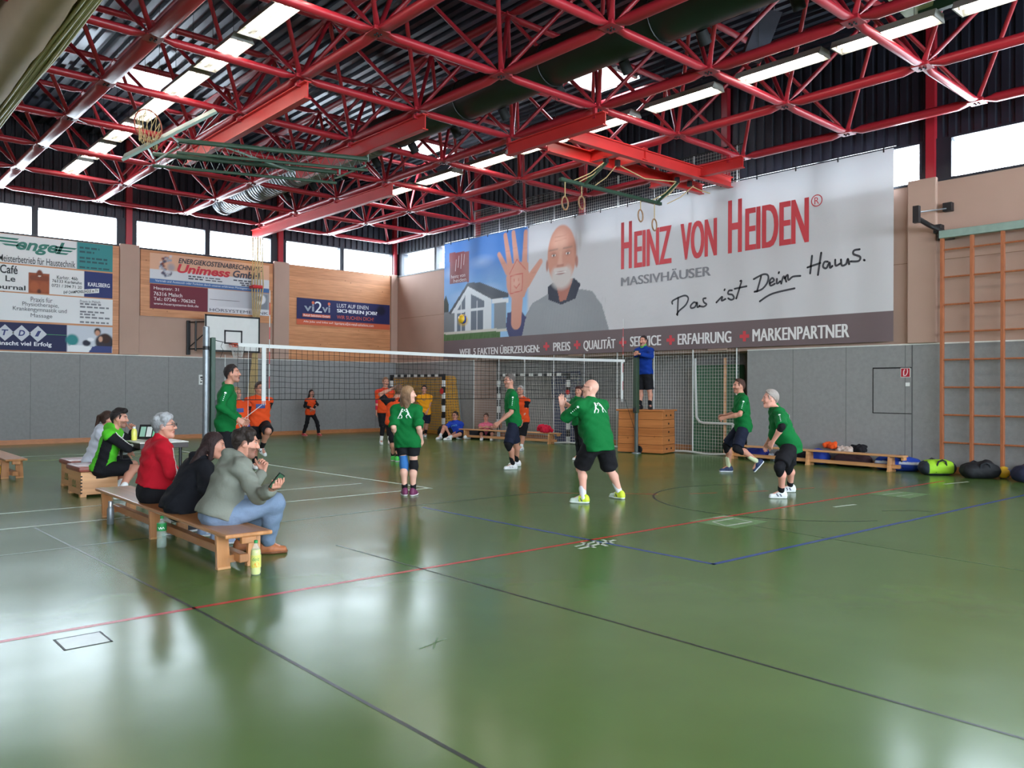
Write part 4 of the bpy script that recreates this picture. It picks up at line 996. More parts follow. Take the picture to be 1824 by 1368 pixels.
small_box('low_vaulting_box', 3.30, 13.40, 'low vaulting box with brown cushion behind, under the woman in white')
# ---- gym benches
def bench(name, label, x0, y0, x1, y1, w=.26, wf=.34, h=.32, m=None, legs=(.06, .5, .94), group='gymnastics benches'):
    """long bench from (x0,y0) to (x1,y1)"""
    L_ = math.hypot(x1 - x0, y1 - y0); a = math.atan2(y1 - y0, x1 - x0)
    t = thing(name, label, 'bench', (x0, y0, 0), group); F = rot2(x0, y0, a)
    mm = m or M_bench
    q = MB().bbox(0, L_, -w / 2, w / 2, h - .035, h, .012); place_box(q, F).build('seat_board', mm, t)
    q = MB().bbox(.1, L_ - .1, -.04, .04, .06, .13, .008); place_box(q, F).build('lower_beam', mm, t)
    for s in legs:
        c = s * L_; q = MB()
        for sd in (-1, 1):
            q.prism([(sd * wf / 2, 0), (sd * (wf / 2 - .11), 0), (sd * (w / 2 - .11), h - .036), (sd * (w / 2 - .01), h - .036)], c - .02, c + .02, 'x')
        q.box(c - .018, c + .018, -wf / 2 + .08, wf / 2 - .08, .05, .11)
        tr = place_box(q, F).build('trestle_leg', mm, t)
        q = MB()
        for sd in (-1, 1): q.bbox(c - .03, c + .03, sd * (wf / 2 - .055) - .055, sd * (wf / 2 - .055) + .055, 0, .02, .004)
        place_box(q, F).build('foot_pad', M_boxl, tr, org=t.location)
    q = MB().bbox(L_ - .06, L_ - .01, -.06, .06, h - .09, h - .035, .006); place_box(q, F).build('hook_block', mm, t)
    return t
bench('gym_bench', 'varnished gym bench in the foreground carrying three seated spectators', 2.86, 10.32, 2.80, 6.36, w=.40, wf=.36, h=.32)
bench('gym_bench', 'gym bench cut off by the left edge of the picture', 2.70, 18.9, 2.70, 14.95, w=.31, wf=.32, h=.34, legs=(.06, .5, .91))
bench('gym_bench', 'long gym bench in front of the bags along the right wall', 15.42, 10.15, 15.30, 6.32, w=.22, wf=.26, h=.31, m=M_boxl, legs=(.03, .5, .93))
bench('gym_bench', 'gym bench before the safety net with a red jacket on it', 14.95, 19.1, 15.55, 15.55, w=.22, wf=.26, h=.31, m=M_boxl, legs=(.06, .92))
# ---- safety net along the right wall
SX = 15.86
sn = thing('safety_net', 'white safety net hanging floor to truss along the right wall behind the banner', 'safety net', (SX, 15, 0)); q = MB()
wave = lambda y, z: .03 * math.sin(y * 2.1) * min(1, abs(z - 7.0)) * .5
for y in np.arange(10.2, 19.66, .075): q.tube([(SX + wave(y, z), y, z) for z in (.04, 1.3, 2.5, 7.0)], .0028, 3, cap=False)
for z in np.arange(.06, 7.0, .075):
    if z < 2.75 or z > 5.95: q.tube([(SX + wave(y, z), y, z) for y in np.arange(10.2, 19.66, .35)], .0028, 3, cap=False)
q.build('mesh', M_net_w, sn)
q = MB()
for y in np.arange(10.25, 19.7, 1.17): q.tube([(SX - .01 + wave(y, z), y, z) for z in (.02, 1.3, 2.5, 7.0)], .014, 6)
q.build('vertical_strap', M_tapew, sn)
q = MB(); q.tube([(SX - .02, y, .03 + .015 * math.sin(y * 5)) for y in np.arange(10.2, 19.66, .15)], .025, 8); q.build('floor_hem', M_tapew, sn, smooth=True)
q = MB(); q.tube([(SX, 10.1, 7.02), (SX, 19.7, 7.02)], .02, 8); q.build('carrier_rail', M_black, sn)
# things stored behind the net
t = thing('foam_mat', 'dark green gym mat standing behind the safety net', 'mat', (16.5, 11.4, 0)); MB().bbox(16.45, 16.75, 10.6, 11.9, 0, 2.1, .03).build('cover', mat('green_mat', (58, 104, 76), .6), t)
t = thing('wooden_pole', 'pale wooden pole leaning upright behind the safety net', 'pole', (16.2, 10.7, 0)); MB().tube([(16.15, 10.75, 0), (16.2, 10.78, 2.25)], .035, 10).build('shaft', M_boxl, t, smooth=True)
t = thing('tube_frame', 'white bent tube frame stored behind the safety net', 'frame', (16.1, 11.3, 0))
MB().tube([(16.1, 11.55, 2.25), (16.1, 11.5, .85), (16.1, 11.42, .75), (16.1, 11.3, .72), (16.1, 10.5, .72)], .03, 10).build('tube', M_tapew, t, smooth=True); MB().tube([(16.1, 10.5, .72), (16.1, 10.5, 0)], .03, 10).build('foot', M_tapew, t, smooth=True)
# ---- handball goals
def goal(label, x, y0, y1, depth, netcol, c1, c2, name='handball_goal', mesh=.10, nr=.0035):
    t = thing(name, label, 'goal', (x, (y0 + y1) / 2, 0), 'handball goals'); h = 1.95
    m1, m2 = mat('goal_' + c1, {'black': (26, 26, 30), 'white': (224, 224, 222)}[c1], .4), mat('goal_' + c2, {'black': (26, 26, 30), 'white': (224, 224, 222)}[c2], .4)
    for y in (y0, y1):
        q = MB()
        for k in range(10): q.box(x - .04, x + .04, y - .04, y + .04, h * k / 10, h * (k + 1) / 10, mi=k % 2)
        q.build('goal_post', [m2, m1], t)
    q = MB(); n = 15
    for k in range(n): q.box(x - .04, x + .04, y0 + .04 + (y1 - y0 - .08) * k / n, y0 + .04 + (y1 - y0 - .08) * (k + 1) / n, h - .08, h, mi=k % 2)
    q.build('crossbar', [m1, m2], t)
    for y in (y0, y1):
        MB().tube([(x + .04, y, h - .04), (x + depth * .55, y, h - .04), (x + depth * .7, y, h - .12), (x + depth, y, .03), (x + .04, y, .03)], .018, 8).build('net_support', M_metal, t, smooth=True)
    q = MB()
    for y in np.arange(y0, y1 + .01, mesh):
        q.tube([(x + .05, y, h - .05), (x + depth * .62, y, h - .06), (x + depth * .95, y, .05)], nr, 3, cap=False)
    for s in np.linspace(0, 1, int(2.6 / mesh)):
        px, pz = (x + .05 + depth * .57 * s / .25, h - .05) if s < .25 else (x + depth * (.62 + .33 * (s - .25) / .75), (h - .06) - (h - .1) * (s - .25) / .75)
        q.tube([(px + .03 * math.sin(y * 4), y, pz) for y in np.linspace(y0, y1, 9)], nr, 3, cap=False)
    for y in (y0, y1):
        for z in np.arange(.1, h, mesh): q.tube([(x + .04, y, z), (x + depth * (.95 - .33 * z / h), y, z)], nr, 3, cap=False)
        for s in np.arange(.1, 1, .16): q.tube([(x + depth * s * .62, y, h - .05), (x + depth * s * .95, y, .04)], nr, 3, cap=False)
    q.build('goal_net', netcol, t); return t
goal('black and white striped handball goal behind the safety net', 15.98, 15.65, 18.58, .75, M_net_w, 'black', 'white')
g = goal('handball goal with a golden yellow net in the far corner', 15.1, 20.18, 23.1, .75, mat('golden_net', (226, 170, 60), .8), 'black', 'white', mesh=.085, nr=.010)
q = MB().lathe([(.0, 0), (.09, .0), (.09, .02), (0, .02)], (0, 0, 0), 16, cap=False); q.v = [(15.04 - z, 20.18 + x, 1.42 + y) for x, y, z in q.v]
o = q.build('red_disc', M_redw, g); 
q = MB().lathe([(.0, 0), (.07, .0), (.07, .02), (0, .02)], (0, 0, 0), 16, cap=False); q.v = [(15.92 - z, 15.60 + x, 1.42 + y) for x, y, z in q.v]
gg = [o_ for o_ in COL.objects if o_.get('label', '').startswith('black and white striped handball')][0]; q.build('red_disc', M_redw, gg)
# ---- climbing lattice on the right wall
t = thing('climbing_lattice', 'tall reddish-brown wooden climbing lattice fixed to the right wall', 'wall bars', (15.7, 5.8, 0))
PYs = [5.83, 5.33, 4.84, 4.35, 3.86, 3.37]
for y in PYs: MB().bbox(15.62, 15.70, y - .028, y + .028, 0, 4.28, .006).build('upright', M_wbar, t)
for k in range(8): MB().tube([(15.66, PYs[0], .57 + .5 * k), (15.66, PYs[-1], .57 + .5 * k)], .017, 8).build('rung', M_wbar, t, smooth=True)
MB().bbox(15.60, 15.72, 3.2, 5.87, 4.28, 4.42, .008).build('top_beam', M_teal, t)
q = MB()
for y in (5.6, 3.6): q.box(15.7, XR - .03, y - .02, y + .02, 4.32, 4.38)
q.build('wall_bracket', M_teal, t)
# ---- folded-up black bracket above it
t = thing('folding_bracket', 'black steel folding arm on the tan wall above the climbing lattice', 'bracket', (15.85, 5.8, 4.5))
q = MB(); q.bbox(15.79, 15.91, 5.72, 5.88, 4.80, 4.96, .01); q.build('upper_plate', M_black, t)
q = MB(); q.bbox(15.74, 15.91, 5.70, 5.95, 4.28, 4.42, .01); q.bbox(15.68, 15.84, 5.86, 6.0, 4.40, 4.56, .01); q.build('lower_plate', M_black, t)
MB().tube([(15.85, 5.8, 4.38), (15.45, 5.98, 4.52), (15.05, 6.03, 4.60)], .045, 8).build('arm', M_black, t)
MB().obox((15.03, 6.03, 4.66), (.05, 0, 0), (0, .05, 0), (0, 0, .15)).build('end_plate', M_black, t)
MB().tube([(15.85, 5.8, 4.86), (15.05, 6.03, 4.70)], .012, 8).build('stay_rod', M_metal, t)
# ---- basketball backboard on the back wall
bx0, bx1, bz0, bz1, by = 8.76, 10.40, 2.525, 3.585, 23.0
t = thing('basketball_hoop', 'white basketball backboard with black border mounted on the back wall', 'basketball hoop', (9.6, by, 2.5))
MB().box(bx0, bx1, by, by + .03, bz0, bz1).build('backboard', M_boardw, t)
f = Flat(); w = .05
for a in [(bx0, bx1, bz0, bz0 + w), (bx0, bx1, bz1 - w, bz1), (bx0, bx0 + w, bz0, bz1), (bx1 - w, bx1, bz0, bz1)]: f.rect(*a)
sx0, sx1, sz0, sz1 = 9.32, 9.86, 2.76, 3.16
for a in [(sx0, sx1, sz0, sz0 + .045), (sx0, sx1, sz1 - .045, sz1), (sx0, sx0 + .045, sz0, sz1), (sx1 - .045, sx1, sz0, sz1)]: f.rect(*a)
f.build('board_marking', M_black, t, lambda x, z: (x, by - .004, z))
q = MB(); cx = 9.59
q.tube([(cx + .23 * math.sin(a), by - .32 + .23 * math.cos(a), 2.74) for a in np.linspace(0, 2 * PI, 24, endpoint=False)], .014, 8, close=True); q.box(cx - .1, cx + .1, by - .12, by, 2.66, 2.78); q.build('rim', M_orange, t, smooth=True)
q = MB()
for k in range(12):
    a = 2 * PI * k / 12
    for s in (-1, 1): q.tube([(cx + .22 * math.sin(a), by - .32 + .22 * math.cos(a), 2.73), (cx + .16 * math.sin(a + s * .26), by - .32 + .16 * math.cos(a + s * .26), 2.55), (cx + .12 * math.sin(a + s * .52), by - .32 + .12 * math.cos(a + s * .52), 2.36)], .005, 4)
q.build('hoop_net', M_tapew, t)
q = MB()
for x in (8.66,): q.bbox(x - .05, x + .05, YB - .12, YB - .04, 2.45, 3.45, .01)
for z in (2.62, 3.4): q.tube([(8.66, YB - .1, z), (9.1, by + .05, z)], .02, 6); q.tube([(10.2, YB - .05, z), (10.1, by + .05, z)], .02, 6)
q.tube([(8.66, YB - .1, 2.65), (9.1, by + .05, 3.35)], .015, 6); q.tube([(8.72, YB - .5, 2.55), (8.72, YB - .5, 3.42)], .03, 8)
q.build('mounting_frame', M_black, t)
# ---- ceiling mounted folding basketball goal
t = thing('folding_basketball_goal', 'ceiling-hung folding basketball goal with green lattice arms folded up among the truss', 'basketball hoop', (5.3, 15, 6.0))
fwd, rt, upv = c_f, c_r, c_u
unit_ = lambda v: v / np.linalg.norm(v)
cen = EYE + 13.2 * (c_f + (302 - 912) / FPX * c_r - (239 - 684) / FPX * c_u)
Wv = (math.cos(math.radians(27)) * rt + math.sin(math.radians(27)) * upv) * .84
Hv = unit_(cen - EYE) + .07 * upv; Hv = Hv / np.linalg.norm(Hv) * .48
Nv = np.cross(Wv, Hv); Nv /= np.linalg.norm(Nv)
MB().obox(cen, Wv, Hv, Nv * .02).build('backboard', M_teal, t)
rc = EYE + 12.9 * (c_f + (264 - 912) / FPX * c_r - (224 - 684) / FPX * c_u)
a1 = .31 * upv * .75 + .05 * rt; a2 = .13 * rt - .06 * upv + .18 * fwd
q = MB().tube([rc + a1 * math.cos(a) + a2 * math.sin(a) for a in np.linspace(0, 2 * PI, 24, endpoint=False)], .012, 8, close=True); q.tube([rc - a1, cen - Wv * .3], .015, 8); q.build('rim', mat('rust_brown_steel', (150, 74, 52), .5), t, smooth=True)
q = MB()
for k in range(14):
    a = 2 * PI * k / 14; p0 = rc + a1 * math.cos(a) + a2 * math.sin(a)
    for s in (-1, 1): q.tube([p0, rc - .10 * upv + .7 * (a1 * .3 * math.cos(a + s * .3) + a2 * math.sin(a + s * .3)), rc - .30 * upv + (a1 * .15 * math.cos(a + s * .6) + a2 * .7 * math.sin(a + s * .6))], .005, 4)
q.build('hoop_net', M_rope, t)
def lattice(a, b, h, name):
    a, b = np.array(a, float), np.array(b, float); q = MB(); dz = np.array([0, 0, h]); n = 34
    q.tube([a, b], .045, 8); q.tube([a - dz, b - dz], .03, 8)
    P = [a + (b - a) * k / n - (dz if k % 2 else 0) for k in range(n + 1)]
    q.tube(P, .013, 5); q.build(name, mat('lattice_green', (52, 74, 58), .5), t)
lattice((5.18, 15.0, 5.97), (8.5, 13.9, 6.04), .22, 'lattice_arm'); lattice((5.14, 16.2, 5.97), (8.43, 15.0, 5.98), .22, 'lattice_arm')
q = MB()
for a, b in [((5.2, 15.0, 5.85), (5.2, 16.2, 5.85)), ((8.45, 13.9, 5.9), (8.4, 15.0, 5.85)), ((6.0, 14.75, 5.95), (7.6, 15.3, 5.9)), (cen, (5.2, 15.0, 5.95)), (cen - Wv * .5, (5.16, 16.2, 5.9)), ((8.5, 13.9, 6.0), (8.5, 13.9, GZ)), ((8.5, 15.0, 5.95), (8.5, 15.0, GZ))]: q.tube([a, b], .02, 6)
q.build('brace', M_teal, t)
# ---- red steel beams hung under the truss
def ibeam(q, a, b, w=.12, h=.26, t_=.018):
    a, b = np.array(a, float), np.array(b, float); c = (a + b) / 2; d = (b - a) / 2; ud = d / np.linalg.norm(d); s = np.array([-ud[1], ud[0], 0]); z = np.array([0, 0, 1.])
    q.obox(c, d, s * t_ / 2, z * h / 2); q.obox(c + z * h / 2, d, s * w / 2, z * t_ / 2); q.obox(c - z * h / 2, d, s * w / 2, z * t_ / 2)
def beam(label, a, b, hang):
    t = thing('red_beam', label, 'steel beam', a, 'red beams under the truss'); q = MB(); ibeam(q, a, b); q.build('beam', M_redb, t)
    q = MB()
    for h in hang: q.box(h[0] - .05, h[0] + .05, h[1] - .05, h[1] + .05, a[2] + .13, GZ - .05); q.bbox(h[0] - .09, h[0] + .09, h[1] - .03, h[1] + .03, a[2] + .1, a[2] + .16, .01)
    q.build('hanger', M_red, t); return t
ny_ = lambda r: GY - DY * r
c3 = GX + 3 * S_; c2x = GX + 2 * S_; c1x = GX + S_
beam('long red steel beam carrying the gathered climbing ropes', (c3, 24.0, 6.21), (c3, 16.2, 6.21), [(c3, ny_(r)) for r in (0, 1, 2, 3)])
beam('red steel beam above the folded basketball goal, near the left lamps', (c1x, 16.9, 6.21), (c1x, 11.7, 6.21), [(c1x, ny_(r)) for r in (3, 4, 5)])
beam('red steel beam at the right end of the green lattice arms', (c2x, 16.6, 6.21), (c2x, 11.7, 6.21), [(c2x, ny_(r)) for r in (3, 4, 5)])
# ---- climbing ropes bundled at the wall
for k in range(6):
    x = c3 - .11 + .05 * k; y = 23.72 - .07 * (k % 3); P = [(x, y, 6.07), (x, y, 5.2), (x + .01 * (k - 2), y, 4.6), (c3 + .02 * (k - 2.5), 23.75, 3.2), (c3 + .035 * (k - 2.5), 23.78, 2.2), (c3 + .06 * (k - 2.5) - .05, 23.8, 1.2), (c3 + .07 * (k - 2.5) - .1, 23.82, .5)]
    o = MB().tube(P, .02, 8).build('climbing_rope', M_rope, None, org=(x, y, 6.07), smooth=True)
    tag(o, 'hemp climbing rope hanging in the tied bundle by the back wall', 'rope', 'tied climbing ropes')
o = MB().bbox(c3 - .17, c3 + .16, 23.55, 23.85, 4.52, 4.62, .03).build('rope_tie', M_redw, None, org=(c3, 23.7, 4.57)); tag(o, 'red strap tied around the bundle of climbing ropes', 'strap')
# ---- ring frame with gymnastics rings
t = thing('gymnastics_ring_rig', 'bright red steel frame under the truss that carries the gymnastics rings', 'steel frame', (13, 10.6, 6.15))
for a, b in [((c3 - .1, 11.95, 6.19), (c3 - .1, 9.4, 6.19)), ((c3, 10.35, 6.16), (15.75, 10.35, 6.16)), ((c3 + .2, 11.15, 6.16), (15.8, 11.15, 6.16)), ((12.0, 10.35, 6.18), (12.0, 11.2, 6.18)), ((14.6, 11.7, 6.2), (14.6, 9.3, 6.2)), ((12.7, 10.3, 6.2), (12.7, 11.2, 6.2))]:
    q = MB(); ibeam(q, a, b, .13, .22); q.build('frame_beam', M_redb, t)
q = MB()
for x in (12.0, 12.35, 14.3, 14.75): q.box(x - .04, x + .04, 10.7, 10.78, 5.98, 6.1)
q.build('pulley', M_black, t)
for x, y in [(c3 - .1, 9.65), (c3 - .1, 11.94), (14.6, 9.65), (14.6, 11.5)]: MB().box(x - .03, x + .03, y - .03, y + .03, 6.25, GZ).build('hanger', M_red, t)
t = thing('ring_bar', 'dark green steel bar hauled up with ropes that the gymnastics rings hang from', 'bar', (12.6, 11.1, 5.57))
MB().bbox(11.08, 14.2, 11.06, 11.14, 5.53, 5.60, .01).build('bar', M_green, t)
q = MB()
for x in (11.75, 14.05):
    q.obox(((x + x + .28) / 2, 10.92, 5.78), (.14, -.17, .21), (.03, .02, 0), (0, .02, .02))
q.build('swing_arm', M_green, t)
q = MB()
for x, xe in ((11.45, 12.0), (11.6, 12.05), (12.05, 12.35), (13.9, 14.3), (14.1, 14.4), (14.4, 14.9)): q.tube([(x, 11.08, 5.6), ((x + xe) / 2 + .02, 10.93, 5.76), (xe, 10.74, 6.02)], .011, 6)
q.tube([(12.35, 10.72, 6.0), (13.2, 10.74, 5.88), (14.3, 10.74, 6.0)], .012, 6); q.tube([(14.75, 10.74, 6.0), (15.3, 10.8, 5.98), (15.75, 10.9, 6.02)], .012, 6)
q.build('haul_rope', M_rope, t)
for x, zc, lb in [(11.22, 5.12, 'gymnastics ring on the leftmost strap of the green bar'), (11.69, 5.20, 'gymnastics ring second from the left on the green bar'), (13.51, 5.21, 'gymnastics ring third from the left, in front of the banner'), (13.98, 5.08, 'lowest gymnastics ring on the right end of the green bar')]:
    r = thing('gymnastics_ring', lb, 'gymnastics ring', (x, 11.1, zc), 'gymnastics rings')
    q = MB().tube([(x + .115 * math.cos(a), 11.1 + .03 * math.cos(a), zc + .125 * math.sin(a)) for a in np.linspace(0, 2 * PI, 24, endpoint=False)], .016, 8, close=True); q.build('wooden_ring', mat('ring_wood', (150, 112, 78), .5), r, smooth=True)
    MB().tube([(x, 11.1, zc + .12), (x, 11.1, 5.54)], .011, 6).build('strap', M_rope, r)
# hanging loudspeaker and pale green ceiling box at top right
t = thing('hanging_loudspeaker', 'dark grey loudspeaker hanging by chains beside the duct', 'loudspeaker', (11.95, 7.3, 7.35))
spc = np.array((11.93, 7.28, 7.35)); MB().obox(spc, c_r * .17 - c_u * .03, c_f * .16, (c_u * .36 + c_r * .14) * 1.0).build('cabinet', mat('charcoal_cabinet', (70, 72, 84), .7), t)
q = MB()
for s_ in (-.1, .1): q.tube([spc + c_r * (.12 + s_) + np.array((0, 0, .34)), spc + c_r * (.14 + s_) + np.array((0, 0, 1.05))], .008, 6)
q.build('chain', M_metal, t)
t = thing('ceiling_backboard', 'pale olive folded backboard with dark green frame at the top right under the roof', 'backboard', (13.4, 4.9, 7.0))
MB().prism([(10.9, 4.95), (11.5, 4.35), (12.60, 4.88), (12.19, 5.06)], 6.99, 7.03, 'z').build('board', mat('pale_olive_board', (150, 166, 120), .5), t)
q = MB(); q.obox((12.12, 4.3, 6.98), (.05, .45, 0), (.05, -.005, 0), (0, 0, .07)); q.obox((12.30, 4.78, 6.98), (.18, -.02, 0), (0, .05, 0), (0, 0, .06)); q.build('frame', M_green, t)
q = MB()
for x, y in ((11.4, 4.6), (12.1, 4.9)): q.tube([(x, y, 7.02), (x, y, ZROOF)], .02, 6)
q.build('hanger', M_black, t)
